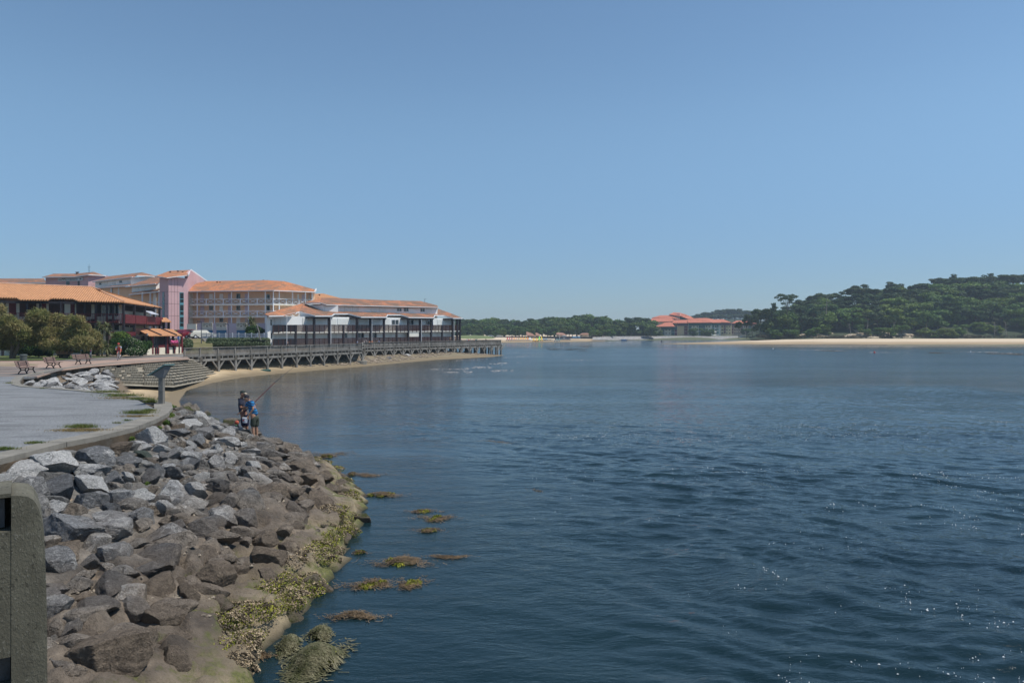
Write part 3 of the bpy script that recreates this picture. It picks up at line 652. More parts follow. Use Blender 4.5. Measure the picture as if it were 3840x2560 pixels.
M['grasswall'] = simple('dry_grass_bank', (.15, .14, .055), .95, .35, .7, .05, 10, world=True, c2=(.22, .17, .09), amt=.45)
def part(name, m, parent, fn, kind=None):
    mb = MB(); fn(mb); o = mb.build(name, M[m] if isinstance(m, str) else m, parent)
    if kind: o['kind'] = kind
    return o
def windows(wall, parent, items, frame='metalwhite', d=.06):
    """items: (x0,y0,x1,y1,mullions)"""
    for x0, y0, x1, y1, k in items:
        w_ = part('window', frame, parent, lambda mb: wall.rect(mb, x0, y0, x1, y1, -.02, d))
        g = (x1-x0)*.07+.25
        for j in range(k):
            a = x0+g+(x1-x0-g)*j/k; b = x0+(x1-x0-g)*(j+1)/k
            o = part('pane', 'glass', w_, lambda mb: wall.rect(mb, a, y0+g, b, y1-g, -.01, d+.03)); 
def shutters(wall, parent, items, m='shutter', name='roller_shutter', d=.08):
    for x0, y0, x1, y1 in items: part(name, m, parent, lambda mb: wall.rect(mb, x0, y0, x1, y1, -.02, d))
def railing(wall, parent, x0, x1, zb, zt, mat, nbar=None, bw=.05, d=0, name='railing', gap=.13, post=None, solid=False):
    """zb, zt may be functions of u"""
    u0, u1 = wall.u(x0, d), wall.u(x1, d); fb = zb if callable(zb) else (lambda u: zb); ft = zt if callable(zt) else (lambda u: zt)
    def rails(mb):
        for f, t_ in ((ft, .07), (fb, .06)):
            mb.bar(wall.p(u0, f(u0), d), wall.p(u1, f(u1), d), .09, t_)
    o = part(name, mat, parent, rails)
    def bars(mb):
        n = max(2, int(abs(u1-u0)/gap))
        for k in range(n+1):
            u = u0+(u1-u0)*k/n; wall.box(mb, u-bw/2, u+bw/2, fb(u), ft(u), d-.015, d+.015)
    b = part('balusters', mat, o, bars, 'stuff')
    return o
# ------------------------------------------------------------------ 1. dark timber apartment block on the left
B1 = empty('timber_apartment_block', (*XD(300, 96), ZP), 'two storey block with orange tiled roof, maroon balconies and black timber posts', 'building')
zE = 9.4
PA, PB, PC = XD(-260, 84.5), XD(462, 92), XD(607, 112)
fw, ww = Wall(PA, PB), Wall(PB, PC)
fwall, wwall = fw.off(-1.9), ww.off(-1.9)
def body(mb):
    a, b, c = fwall.A, fwall.B, wwall.B; ix = fwall.B
    mb.prism([tuple(a), tuple(fwall.A+fwall.t*(fwall.L-.9)), tuple(wwall.A+wwall.t*1.6), tuple(c), (c.x-12, c.y+6), (a.x, a.y+14)], ZP-.2, zE-.1)
part('wall', 'cream', B1, body)
rp = Pl(Q(-260, 1113, fw.D(-260)-.5), Q(462, 1130, fw.D(462)-.5), Q(0, 1064, 97.5))
part('roof', 'tile_new', B1, lambda mb: roofpoly(mb, [rp.at(*q) for q in ((-260, 1113), (0, 1114), (60, 1115), (72, 1122), (180, 1123), (191, 1117), (270, 1119), (292, 1127), (463, 1131), (350, 1078), (340, 1076), (0, 1064), (-260, 1053))]))
apex = rp.at(350, 1078)
wp = Pl(rp.at(463, 1131), Q(607, 1152, 112), apex+Vector((0.5, .5, 0)))
part('roof', 'tile_new', B1, lambda mb: roofpoly(mb, [rp.at(463, 1131), Q(607, 1152, 112), wp.at(375, 1086), apex]))
part('roof', 'tile_new', B1, lambda mb: roofpoly(mb, [rp.at(0, 1064), rp.at(340, 1076), apex, wp.at(375, 1086), Q(607, 1152, 112), Vector((-62, 122, 9.3)), Vector((-100, 112, 9.3)), Vector((-100, 104, 11.9))]))
part('ridge_tiles', simple('ridge_tile', (.62, .36, .22), .85, .15, 3), B1, lambda mb: [mb.tube(rp.at(a[0], a[1]-.5), rp.at(b[0], b[1]-.5), .13, .13, 6) for a, b in (((-260, 1053), (0, 1064)), ((0, 1064), (345, 1077)), ((350, 1078), (463, 1130)))])
part('chimney', simple('chimney_render', (.50, .33, .27), .9), B1, lambda mb: mb.hexa([Q(366, 1090, 104), Q(377, 1090, 104), Q(377, 1090, 105), Q(366, 1090, 105)], [Q(366, 1079, 104), Q(377, 1079, 104), Q(377, 1079, 105), Q(366, 1079, 105)]))
z_up = [6.72, 7.78]                      # upper balcony rail, lower and upper
z_g = [5.08, 5.75]
part('balcony_floor', 'browntimber', B1, lambda mb: (fw.box(mb, 0, fw.L, 6.4, 6.62, -1.88, .05), ww.box(mb, .06, ww.L, 6.4, 6.62, -1.88, .05)))
for x in (10, 102, 151, 229, 318, 359, 401, 424): part('post', 'blacktimber', B1, lambda mb: fw.box(mb, fw.u(x)-.12, fw.u(x)+.12, ZP, zE-.12, -.12, .12))
for x in (463, 503, 543, 577, 598): part('post', 'blacktimber', B1, lambda mb: ww.box(mb, ww.u(x)-.16, ww.u(x)+.16, ZP, zE-.12, -.13, .13))
part('eave_beam', 'blacktimber', B1, lambda mb: (fw.box(mb, 0, fw.L, zE-.42, zE-.13, -.2, .0), ww.box(mb, .1, ww.L, zE-.42, zE-.13, -.2, .0)))
for a, b in ((-100, 10), (10, 102), (102, 151), (151, 229), (229, 318), (318, 359), (359, 401), (401, 424), (424, 462)):
    railing(fw, B1, a+1.5, b-1.5, z_up[0], z_up[1], M['maroon'], bw=.055, gap=.15, d=.14)
for a, b in ((401, 424), (424, 462)): railing(fw, B1, a+1.5, b-1.5, 4.45, 5.45, M['maroon'], bw=.055, gap=.15, d=.14)
for a, b in ((464, 502), (504, 542), (544, 576), (578, 597), (598, 606)):
    part('balcony_panel', 'maroon', B1, lambda mb: ww.box(mb, ww.u(a), ww.u(b), 6.62, 7.75, .14, .2))
part('balcony_panel', 'maroon', B1, lambda mb: ww.box(mb, ww.u(464), ww.u(503), 4.2, 5.5, .14, .2))
for x in range(506, 605, 5): 
    if x % 15: part('balcony_slat', 'browntimber', B1, lambda mb: ww.box(mb, ww.u(x), ww.u(x+3.6), 5.2, 6.0, .08, .13))
# openings in the front wall
for a, b in ((-60, 21), (73, 135), (183, 241), (286, 342)): shutters(fwall, B1, [(a, 1124, b, 1187)], 'browntimber', 'shutter')
for a, b in ((33, 60), (157, 173), (264, 280)): shutters(fwall, B1, [(a, 1133, b, 1180)], 'maroon', 'door')
windows(fwall, B1, [(381, 1134, 397, 1186, 1), (405, 1133, 424, 1186, 1), (428, 1133, 446, 1186, 1), (323, 1198, 337, 1232, 1), (404, 1194, 424, 1240, 1), (427, 1196, 448, 1240, 1)], 'shutter')
shutters(fwall, B1, [(362, 1133, 379, 1186), (339, 1196, 362, 1240)], 'blacktimber', 'shutter')
shutters(wwall, B1, [(466, 1138, 500, 1166), (505, 1140, 541, 1170), (545, 1146, 574, 1172)], 'blacktimber', 'shutter')
windows(wwall, B1, [(467, 1196, 485, 1228, 1), (487, 1196, 500, 1228, 1)], 'shutter')
aw = MB(); aw.add([ww.p(ww.u(546), 8.55, -.2), ww.p(ww.u(575), 8.55, -.2), ww.p(ww.u(575), 8.1, .75), ww.p(ww.u(546), 8.1, .75), ww.p(ww.u(546), 8.5, -.2), ww.p(ww.u(575), 8.5, -.2), ww.p(ww.u(575), 8.03, .75), ww.p(ww.u(546), 8.03, .75)],
       [(0, 3, 2, 1), (4, 5, 6, 7), (3, 7, 6, 2), (0, 4, 7, 3), (1, 2, 6, 5)]); aw.build('awning', simple('grey_awning_cloth', (.42, .44, .50), .9), B1)
# ------------------------------------------------------------------ cafe wing with lean-to roof
B1b = empty('cafe_extension', (*XD(600, 98), ZP), 'low cafe extension with orange lean-to roof and cream dado wall', 'building')
ca, cb, cc = XD(552, 93.5), XD(686, 99.5), XD(520, 103)
cf, cs = Wall(ca, cb), Wall(cc, ca)
cp = Pl(Q(558, 1257.5, 92.8), Q(682, 1256.5, 98.6), Q(505, 1229, 104))
part('roof', 'tile_new', B1b, lambda mb: roofpoly(mb, [cp.at(*q) for q in ((505, 1229), (590, 1231.5), (647, 1234), (682, 1256.5), (620, 1257), (558, 1257.5))], .12))
for a, b in (((543, 1230.3), (604, 1257)), ((605, 1233), (662, 1256.7))):
    part('roof_batten', 'blacktimber', B1b, lambda mb: mb.bar(cp.at(*a)+Vector((0, 0, .06)), cp.at(*b)+Vector((0, 0, .06)), .16, .12))
part('dado_wall', 'cream', B1b, lambda mb: (cf.box(mb, 0, cf.L, ZP-.2, 3.42, -.25, 0), cs.box(mb, 0, cs.L-.26, ZP-.2, 3.42, -.25, 0)))
part('floor_slab', 'concrete', B1b, lambda mb: mb.prism([tuple(cf.A-cf.n*.3), tuple(cf.B-cf.n*.3), tuple(cf.B-cf.n*8), tuple(cs.A-cf.n*1)], ZP-.3, ZP+.05))
for x in (573, 583, 591, 622, 628, 650, 672, 683): part('column', 'blacktimber' if x in (583, 591, 622, 650, 672) else 'maroon', B1b, lambda mb: cf.box(mb, cf.u(x)-.13, cf.u(x)+.13, ZP, 5.02, -.15, .03))
for x in (585, 594, 626, 632, 655): part('dado_pilaster', 'maroon', B1b, lambda mb: cf.box(mb, cf.u(x)-.1, cf.u(x)+.1, ZP, 3.4, 0.003, .06))
part('dado_panel', 'maroon', B1b, lambda mb: cf.box(mb, cf.u(592), cf.L-.2, 3.43, 3.85, -.12, -.02))
part('back_wall', 'blacktimber', B1b, lambda mb: mb.prism([tuple(cf.A-cf.n*3.2), tuple(cf.B-cf.n*3.2), tuple(cf.B-cf.n*3.4), tuple(cf.A-cf.n*3.4)], ZP, 5.0))
windows(cf, B1b, [(575, 1261, 582, 1300, 1), (584, 1261, 590, 1300, 1)], 'shutter', -.02)
windows(cs, B1b, [(524, 1258, 533, 1300, 1), (534, 1258, 543, 1300, 1), (544, 1260, 551, 1300, 1)], 'shutter', .02)
part('side_gable', simple('pale_green_cladding', (.36, .40, .38), .8), B1b, lambda mb: cs.box(mb, 0, cs.L, 5.02, 5.3, -.12, -.02))
fb = empty('flower_box', cf.p(cf.u(648), 3.86, .12), 'pink flowering window box on the cafe dado wall', 'flower box')
part('trough', 'maroon', fb, lambda mb: cf.box(mb, cf.u(634), cf.u(662), 3.7, 3.95, .07, .32))
def flowers(mb):
    rr = random.Random(3)
    for _ in range(170):
        p = cf.p(cf.u(634)+rr.random()*(cf.u(662)-cf.u(634)), 3.98+rr.random()*.34, .05+rr.random()*.35); s = .05+rr.random()*.06
        mb.add([p+Vector((-s, 0, 0)), p+Vector((0, -s, s*.3)), p+Vector((s, 0, 0)), p+Vector((0, s*.5, s))], [(0, 1, 2), (0, 2, 3), (1, 3, 2), (0, 3, 1)])
part('blossom', simple('pink_petals', (.72, .13, .33), .8, .3, 9), fb, flowers, 'stuff')
B1c = empty('small_tiled_porch', (*XD(622, 112), ZP), 'small tiled porch roof on dark posts between timber block and pink tower', 'porch')
part('roof', 'tile_new', B1c, lambda mb: roofpoly(mb, [Q(606, 1190, 114), Q(624, 1191, 116), Q(643, 1206, 110), Q(607, 1205, 109)], .12))
for x in (614, 633): part('post', 'blacktimber', B1c, lambda mb: mb.bar(Q(x, 1206, 111), Vector((*XD(x, 111), ZP)), .3, .3, Vector((0, 1, 0))))
# ------------------------------------------------------------------ 2. peach and pink residence
def levels(wall, px, pys): return [wall.z(px, y) for y in pys]
B2 = empty('peach_residence', (*XD(900, 152), 5.0), 'long peach four storey residence with white cross-braced balconies', 'building')
QA, QB, QC = XD(704, 150), XD(1025, 146.7), XD(1180, 153)
f1, f2 = Wall(QA, QB), Wall(QB, QC); g1, g2w = f1.off(-1.2), f2.off(-1.2)
GZ = 4.7
part('wall', 'peach', B2, lambda mb: mb.prism([tuple(g1.A-g1.t*.3), tuple(g1.A+g1.t*(g1.L-.35)), tuple(g2w.B), (g2w.B.x-4, g2w.B.y+12), (g1.A.x-3, g1.A.y+13)], GZ-2, 14.0))
zr1, zr0 = [12.35, 11.3], [9.85, 8.78]; zeave = 14.05
e1 = f1.off(.6); e2 = f2.off(.6)
r1 = Pl(Q(704, 1091.5, e1.D(704)), Q(1025, 1088, e1.D(1025)), Q(780, 1053, 158.5))
part('roof', 'tile_mid', B2, lambda mb: roofpoly(mb, [r1.at(*q) for q in ((704, 1091.5), (1026, 1088), (993, 1050.5), (775, 1053.5), (738, 1062), (717, 1076))], .22))
part('roof', 'tile_mid', B2, lambda mb: roofpoly(mb, [r1.at(1026, 1088), Q(1184, 1094, e2.D(1184)), Q(1184, 1086, e2.D(1184)+1.8), r1.at(1066, 1054), r1.at(993, 1050.5)], .22))
part('gutter', 'metalwhite', B2, lambda mb: (mb.bar(r1.at(704, 1093), r1.at(1026, 1089.5), .2, .16), mb.bar(r1.at(1026, 1089.5), Q(1184, 1095.5, e2.D(1184)), .2, .16)))
part('bargeboard', 'metalwhite', B2, lambda mb: mb.bar(Q(1180, 1096, e2.D(1184)), Q(1186, 1084, e2.D(1184)+2), .15, .4))
for x in (740, 805, 868.5, 932, 995): part('post', 'metalwhite', B2, lambda mb: f1.box(mb, f1.u(x)-.09, f1.u(x)+.09, 6.2 if x > 760 else 8.6, zeave-.2, -.09, .09))
for x in (1025, 1047, 1097, 1145, 1170): part('post', 'metalwhite', B2, lambda mb: f2.box(mb, f2.u(x)-.09, f2.u(x)+.09, GZ, zeave-.2, -.09, .09))
part('corner_pier', 'cream', B2, lambda mb: f1.box(mb, -.1, .42, GZ-1, zeave-.2, -1.7, .1))
part('end_wall', 'peach', B2, lambda mb: f2.box(mb, f2.L-.5, f2.L, GZ-1, zeave-.2, -1.7, .0))
for zt, zb in (zr1, zr0):
    part('balcony_floor', 'cream', B2, lambda mb: (f1.box(mb, .45, f1.L-.1, zb-.3, zb-.08, -1.18, .1), f2.box(mb, .1, f2.L-.52, zb-.3, zb-.08, -1.18, .1)))
    segs = [(708, 740, f1), (740, 774, f1), (774, 805, f1), (805, 838, f1), (838, 868.5, f1), (868.5, 901.5, f1), (901.5, 932, f1), (932, 965, f1), (965, 995, f1), (995, 1024, f1), (1026, 1047, f2), (1047, 1073, f2), (1073, 1097, f2), (1097, 1121, f2), (1121, 1145, f2), (1145, 1170, f2)]
    for a, b, wl in segs:
        def xp(mb):
            u0, u1 = wl.u(a)+.06, wl.u(b)-.06
            mb.bar(wl.p(u0, zt, .05), wl.p(u1, zt, .05), .08, .09); mb.bar(wl.p(u0, zb, .05), wl.p(u1, zb, .05), .08, .09)
            for u in (u0, u1): wl.box(mb, u-.05, u+.05, zb-.35, zt+.04, .01, .09)
            mb.bar(wl.p(u0, zt, .05), wl.p(u1, zb, .05), .05, .055); mb.bar(wl.p(u0, zb, .06), wl.p(u1, zt, .06), .05, .055)
            mb.bar(wl.p((u0+u1)/2-.4, (zt+zb)/2, .05), wl.p((u0+u1)/2+.4, (zt+zb)/2, .05), .05, .05)
        part('balcony_panel', 'metalwhite', B2, xp)
doors = (758, 862, 925); shut = (791, 829.5)
for y0, y1, wins in ((1101, 1122, (893.5,)), (1146, 1166, (791, 893.5)), (1190, 1210, (829.5,))):
    for x in doors: shutters(g1, B2, [(x-7, y0, x+7, y1+12)], 'lilac', 'door')
    for x in shut+(893.5,):
        if x in wins: windows(g1, B2, [(x-7, y0, x+7, y1-3, 1)], 'teal')
        else: shutters(g1, B2, [(x-7, y0, x+7, y1)], 'shutter', 'shutter')
windows(g2w, B2, [(1000, 1104, 1012, 1122, 1), (1000, 1146, 1012, 1164, 1)], 'teal')
shutters(g2w, B2, [(1030, 1104, 1042, 1122), (1030, 1146, 1042, 1164), (1110, 1103, 1121, 1121), (1158, 1105, 1169, 1123)]); shutters(g2w, B2, [(1084, 1103, 1094, 1130), (1132, 1104, 1142, 1130)], 'lilac', 'door')
# garage podium
pd = Wall(XD(700, 144), XD(1015, 140.7))
Bp = empty('garage_podium', (*XD(850, 142), GZ), 'lilac garage podium with fan-shaped grilles and blue doors', 'garage block')
part('wall', 'lilac', Bp, lambda mb: pd.box(mb, pd.u(739), pd.L, 3.2, 7.25, -3, 0))
part('wall', 'cream', Bp, lambda mb: (pd.box(mb, pd.u(704), pd.u(738), 5.95, 7.15, -.2, .25), ))
part('recess_wall', 'concrete', Bp, lambda mb: pd.box(mb, pd.u(704), pd.u(738), 3.2, 5.9, -.6, -.3))
M['gd'] = simple('terrace_render', (.55, .53, .48), .9, .1, 1)
for x0, x1 in ((759, 797), (811, 849), (887, 925)):
    part('parapet', 'gd', Bp, lambda mb: pd.rect(mb, x0, 1210, x1, 1237, .003, .12))
    part('garage_door', 'blue', Bp, lambda mb: pd.rect(mb, x0+.5, 1237.8, x1-.5, 1275, .003, .08))
    def fan(mb):
        u0, u1 = pd.u(x0+1), pd.u(x1-1); c = (x0+x1)/2; zb = pd.z(c, 1226); zt = pd.z(c, 1211); uc = (u0+u1)/2
        for k in range(11):
            a = math.pi*(k+.5)/11; r0 = .28; r1 = min((u1-u0)/2/max(abs(math.cos(a)), .01), (zt-zb)/max(math.sin(a), .01))
            mb.bar(pd.p(uc+math.cos(a)*r0, zb+math.sin(a)*r0, .15), pd.p(uc+math.cos(a)*r1*.96, zb+math.sin(a)*r1*.96, .15), .06, .07)
        mb.bar(pd.p(u0, zt, .15), pd.p(u1, zt, .15), .08, .1); mb.bar(pd.p(u0, zb, .15), pd.p(u1, zb, .15), .08, .1)
        for u in (u0, u0+.3, u0+.6, u1-.6, u1-.3, u1): mb.bar(pd.p(u, zb, .15), pd.p(u, zt-.1*(u not in (u0, u1)), .15), .06, .06, Vector((0, 1, 0)))
    part('fan_grille', 'cream', Bp, fan)
    part('grille_backing', 'browntimber', Bp, lambda mb: pd.rect(mb, x0+1, 1211.5, x1-1, 1226, .12, .128))
# pink stair tower
Bt = empty('pink_stair_tower', (*XD(655, 148), 4.0), 'tall pink stair tower with gabled tile roof and two blue window strips', 'tower')
tL0, tL1, tR = XD(598, 147), XD(632, 144), XD(702, 148)
tw0, tw = Wall(tL0, tL1), Wall(tL1, tR)
tg = Wall(XD(702, 148), XD(777, 172))
part('wall', 'pink', Bt, lambda mb: mb.prism([tuple(tL0), tuple(tL1), tuple(tR), tuple(tg.B), (tg.B.x-9, tg.B.y+2), (tL0.x-2, tL0.y+12)], 2.6, tw.z(665, 1040)))
def gab(mb):
    a = [tg.pl.at(*q) for q in ((702.5, 1040), (702.5, 1031), (717, 1014), (775, 1054), (775, 1075), (720, 1075))]
    b = [p-Vector((tg.n.x, tg.n.y, 0))*.5 for p in a]; k = len(a)
    mb.add(a+b, [tuple(range(k-1, -1, -1)), tuple(range(k, 2*k))]+[(i, (i+1) % k, k+(i+1) % k, k+i) for i in range(k)])
part('gable', 'pink', Bt, gab)
tp = Pl(Q(582, 1035, 145.5), Q(706, 1030.5, 146.5), Q(717, 1012, 156))
part('roof', 'tile_mid', Bt, lambda mb: roofpoly(mb, [Q(582, 1035, 147), Q(626, 1040.5, 143), Q(706, 1030.5, 147), Q(717, 1012, 155), Q(638, 1015, 155)], .2))
part('roof', 'tile_mid', Bt, lambda mb: roofpoly(mb, [Q(717, 1012, 155), Q(777, 1055, 172), Q(760, 1056, 176), Q(638, 1015, 157)], .2))
part('bargeboard', 'metalwhite', Bt, lambda mb: (mb.bar(Q(705, 1032, 146.8), Q(717.5, 1013, 154.8), .12, .42), mb.bar(Q(717.5, 1013, 154.8), Q(778, 1055.5, 171.8), .12, .35)))
part('gutter', 'metalwhite', Bt, lambda mb: (mb.bar(Q(582, 1036.5, 147), Q(626, 1042, 143), .18, .14), mb.bar(Q(626, 1042, 143), Q(705, 1032, 147), .18, .14)))
for wl, x0, x1, c_ in ((tw, 674, 689, 0), (tw0, 609, 616, 1)):
    ws = part('window_strip', 'teal', Bt, lambda mb: wl.rect(mb, x0, 1096, x1, 1240, .0, .06))
    for y0, y1 in ((1098, 1119), (1122, 1134), (1143, 1164), (1168, 1180), (1189, 1208), (1211, 1224), (1234, 1240)):
        part('pane', 'glass', ws, lambda mb: wl.rect(mb, x0+2, y0, x1-.6, y1, .0, .09))
for yy_ in (1094, 1139, 1184): part('wall_joint', 'browntimber', Bt, lambda mb: (tw.rect(mb, 634, yy_, 673, yy_+.8, 0, .01), tw0.rect(mb, 599, yy_, 631, yy_+.8, 0, .01)))
for x in (642, 654, 666): part('wall_joint', 'browntimber', Bt, lambda mb: tw.rect(mb, x, 1045, x+.6, 1240, 0, .012))
for x, y in ((638, 1021), (667, 1019), (685, 1022)): part('roof_vent', 'browntimber', Bt, lambda mb: mb.tube(Q(x, y, 151.5), Q(x, y-4, 151.5), .17, .2, 8))
for x, y in ((814, 1058), (825, 1059), (988, 1052), (1003, 1053)): part('roof_vent', 'browntimber', B2, lambda mb: mb.tube(Q(x, y+1, 156), Q(x, y-2.5, 156), .14, .17, 8))
# wings stepping back to the left
def wing(name, label, wallpts, wmat, roofs, gut=None, base=3.0):
    b = empty(name, (*XD(wallpts[0][0], wallpts[0][2]), base), label, 'building')
    a, c = wallpts[0], wallpts[-1]
    P_ = [tuple(XD(q[0], q[2])) for q in wallpts]
    top = [ZD(q[1], q[2]) for q in wallpts]
    back = [(p[0]-3, p[1]+9) for p in P_]
    def wl(mb):
        for i in range(len(P_)-1):
            mb.hexa([(*P_[i], base), (*P_[i+1], base), (*back[i+1], base), (*back[i], base)], [(*P_[i], top[i]), (*P_[i+1], top[i+1]), (*back[i+1], top[i+1]), (*back[i], top[i])])
    part('wall', wmat, b, wl)
    for r_ in roofs: part('roof', 'tile_old', b, lambda mb: roofpoly(mb, [Q(*q) for q in r_], .18))
    for g_ in gut or []: part('gutter', 'metalwhite', b, lambda mb: mb.bar(Q(*g_[0]), Q(*g_[1]), .22, .2))
    return b
wA = wing('rear_wing', 'low far left roof strip behind the orange timber block roof', [(-60, 1060, 190), (174, 1060, 190)], 'white', [[(-60, 1061, 189), (175, 1060, 189), (165, 1044, 196), (-60, 1044, 196)]], [((-60, 1062, 188.8), (172, 1061, 188.8))])
wB = wing('pink_signed_block', 'pink block with a long white sign board under its tiled roof', [(171, 1039, 178), (283, 1038, 178), (331, 1030, 174), (405, 1034, 182)], 'pink',
          [[(158, 1038.5, 177), (283, 1037.5, 177), (285, 1026, 184), (201, 1026, 184)], [(283, 1037.5, 177), (332, 1029.5, 173), (351, 1019, 180), (285, 1026, 184)], [(332, 1029.5, 173), (396, 1033, 181), (405, 1037, 183), (351, 1019, 180)]],
          [((158, 1039.5, 176.8), (283, 1038.5, 176.8)), ((283, 1038.5, 176.8), (332, 1030.5, 172.8)), ((332, 1030.5, 172.8), (396, 1034, 180.8))])
part('chimney', simple('grey_chimney', (.22, .2, .18), .9), wB, lambda mb: (mb.hexa([Q(284, 1027, 183), Q(295, 1027, 183), Q(295, 1027, 184), Q(284, 1027, 184)], [Q(284, 1020.5, 183), Q(295, 1020.5, 183), Q(295, 1020.5, 184), Q(284, 1020.5, 184)]),
                                        mb.hexa([Q(282.5, 1020.4, 182.8), Q(298, 1020.4, 182.8), Q(298, 1020.4, 184.2), Q(282.5, 1020.4, 184.2)], [Q(282.5, 1018.8, 182.8), Q(298, 1018.8, 182.8), Q(298, 1018.8, 184.2), Q(282.5, 1018.8, 184.2)])))
sw0, sw1 = Wall(XD(171, 178), XD(283, 178)), Wall(XD(283, 178), XD(331, 174))
windows(sw0, wB, [(248, 1055, 260, 1076, 1)], 'teal'); windows(sw1, wB, [(291, 1053, 298, 1076, 1)], 'teal')
sg = part('sign_board', simple('sign_white', (.55, .60, .63), .6, .04, 2), wB, lambda mb: (sw0.rect(mb, 217, 1042.5, 282.8, 1054, .02, .2), sw1.rect(mb, 283.2, 1040.5, 309, 1052.5, .02, .2)))
M['signblue'] = simple('sign_lettering', (.06, .22, .38), .6, .05, 2); M['signdark'] = simple('sign_mark', (.06, .07, .09), .6, .05, 2)
def text(s, wall, px, py, size, m, parent, d=.22, name='lettering', wscale=1.):
    cu = bpy.data.curves.new(name, 'FONT'); cu.body = s; cu.size = size; cu.extrude = .01
    o = bpy.data.objects.new(name, cu); me = bpy.data.meshes.new_from_object(o); bpy.data.objects.remove(o)
    me.materials.clear(); me.materials.append(m)
    o = bpy.data.objects.new(name, me); C.objects.link(o); o.parent = parent
    q = wall.p(wall.u(px, d), wall.z(px, py, d), d)-org(parent); X = Vector((wall.t.x, wall.t.y, 0)); Y = Vector((0, 0, 1)); Z = Vector((wall.n.x, wall.n.y, 0))
    o.matrix_local = Matrix(((X.x*wscale, Y.x, Z.x, q.x), (X.y*wscale, Y.y, Z.y, q.y), (X.z*wscale, Y.z, Z.z, q.z), (0, 0, 0, 1))); return o
text("LE BOU", sw0, 249, 1051.3, .62, M['signblue'], sg, wscale=1.0); text("CAU", sw1, 284, 1050, .62, M['signblue'], sg, wscale=.8)
part('mark', M['signdark'], sg, lambda mb: (sw0.rect(mb, 219, 1047.2, 231, 1049.6, .2, .215), sw1.rect(mb, 298, 1043, 305, 1048.5, .2, .215)))
part('mark', M['signdark'], sg, lambda mb: [mb.bar(sw0.p(sw0.u(a, .21), sw0.z(a, b, .21), .21), sw0.p(sw0.u(c_, .21), sw0.z(c_, d_, .21), .21), .02, .14) for a, b, c_, d_ in ((232, 1048, 236, 1044), (235, 1045, 240, 1049.5), (239, 1046, 244, 1044.5), (243, 1046, 248, 1050))])
an = empty('roof_antenna', Q(334, 1030, 178), 'thin rooftop aerial mast above the pink signed block', 'antenna')
part('mast', 'signdark', an, lambda mb: (mb.tube(Q(334, 1028, 178), Q(334, 990, 178), .045, .03, 6), [mb.bar(Q(334-s_, y, 178), Q(334+s_, y, 178), .04, .04) for y, s_ in ((1000, 6), (1003, 5), (1010, 4), (1016, 3))]))
wC = wing('cream_wing', 'cream stepped wing with two small windows left of the pink tower', [(357, 1056, 172), (491, 1041, 166), (570, 1036, 176)], 'white',
          [[(348, 1056, 171.5), (496, 1037.5, 165), (512, 1032.5, 166), (532, 1021, 176), (408, 1036, 182)], [(512, 1032.5, 166), (582, 1036, 176), (584, 1034, 178), (533, 1021, 176)],
           [(365, 1078.5, 169), (484, 1071, 160), (494, 1062, 168), (378, 1076, 172)]], [((348, 1057, 171.3), (496, 1038.5, 164.8)), ((512, 1033.5, 165.8), (582, 1037, 175.8)), ((365, 1079.5, 168.8), (484, 1072, 159.8))])
swC = Wall(XD(357, 172), XD(491, 166))
windows(swC, wC, [(370, 1059, 380, 1069, 2), (446, 1051, 458, 1061, 2)]); shutters(swC, wC, [(388, 1055, 402, 1069), (420, 1051, 433, 1065), (477, 1046, 490, 1060)])
wC2 = wing('balcony_range', 'shaded peach balcony range under the cream wing', [(365, 1080, 170), (494, 1073, 161.5)], 'peach', [], [], 3.0)
for x in (418, 446, 475): part('post', 'metalwhite', wC2, lambda mb: mb.bar(Q(x, 1073+(494-x)*.05, 166-(x-418)*.05), Q(x, 1110, 166-(x-418)*.05), .3, .3, Vector((0, 1, 0))))
wD = wing('grey_roofed_wing', 'white wing under a large greyish tile roof against the pink tower', [(494, 1074, 160), (585, 1065, 156), (601, 1062, 158)], 'white',
          [[(470, 1074.5, 160.5), (584, 1063.5, 154.5), (600, 1056, 158), (600, 1036.5, 170), (580, 1038, 171)], [(484, 1104, 157), (500, 1100, 156.5), (601, 1085, 154), (601, 1080, 157), (570, 1090, 158), (494, 1096, 160)]],
          [((470, 1075.5, 160.3), (584, 1064.5, 154.3)), ((484, 1105, 156.8), (601, 1093, 153.8))])
swD = Wall(XD(494, 160), XD(585, 156)); shutters(swD, wD, [(505, 1075, 520, 1090), (530, 1073, 545, 1088), (565, 1070, 580, 1086)])
wD2 = wing('lower_balcony_range', 'peach balconies below the greyish roof beside the pink tower', [(484, 1106, 158), (601, 1094, 156)], 'peach', [], [], 3.0)
sD2 = Wall(XD(484, 156.4), XD(601, 154.4))
for x in (534, 564, 597): part('post', 'metalwhite', wD2, lambda mb: sD2.box(mb, sD2.u(x)-.12, sD2.u(x)+.12, 6, sD2.z(x, 1097), -.1, .1))
part('balcony_rail', 'metalwhite', wD2, lambda mb: (mb.bar(sD2.p(sD2.u(555), 12.0, 0), sD2.p(sD2.u(601), 12.0, 0), .08, .1), mb.bar(sD2.p(sD2.u(565), 12.0, 0), sD2.p(sD2.u(597), 10.9, 0), .05, .07), mb.bar(sD2.p(sD2.u(565), 10.9, 0), sD2.p(sD2.u(597), 12, 0), .05, .07)))
Br = empty('rear_orange_roof', (*XD(1230, 190), 4), 'bare orange hipped roof peeping behind the white balcony building', 'building')
part('roof', 'tile_new', Br, lambda mb: roofpoly(mb, [Q(1172, 1128, 186), Q(1300, 1124, 190), Q(1213, 1100.5, 196), Q(1180, 1101, 196)], .2))
part('wall', 'white', Br, lambda mb: mb.prism([tuple(XD(1180, 187)), tuple(XD(1285, 190)), tuple(XD(1275, 198)), tuple(XD(1180, 196))], 3, ZD(1126, 188)))
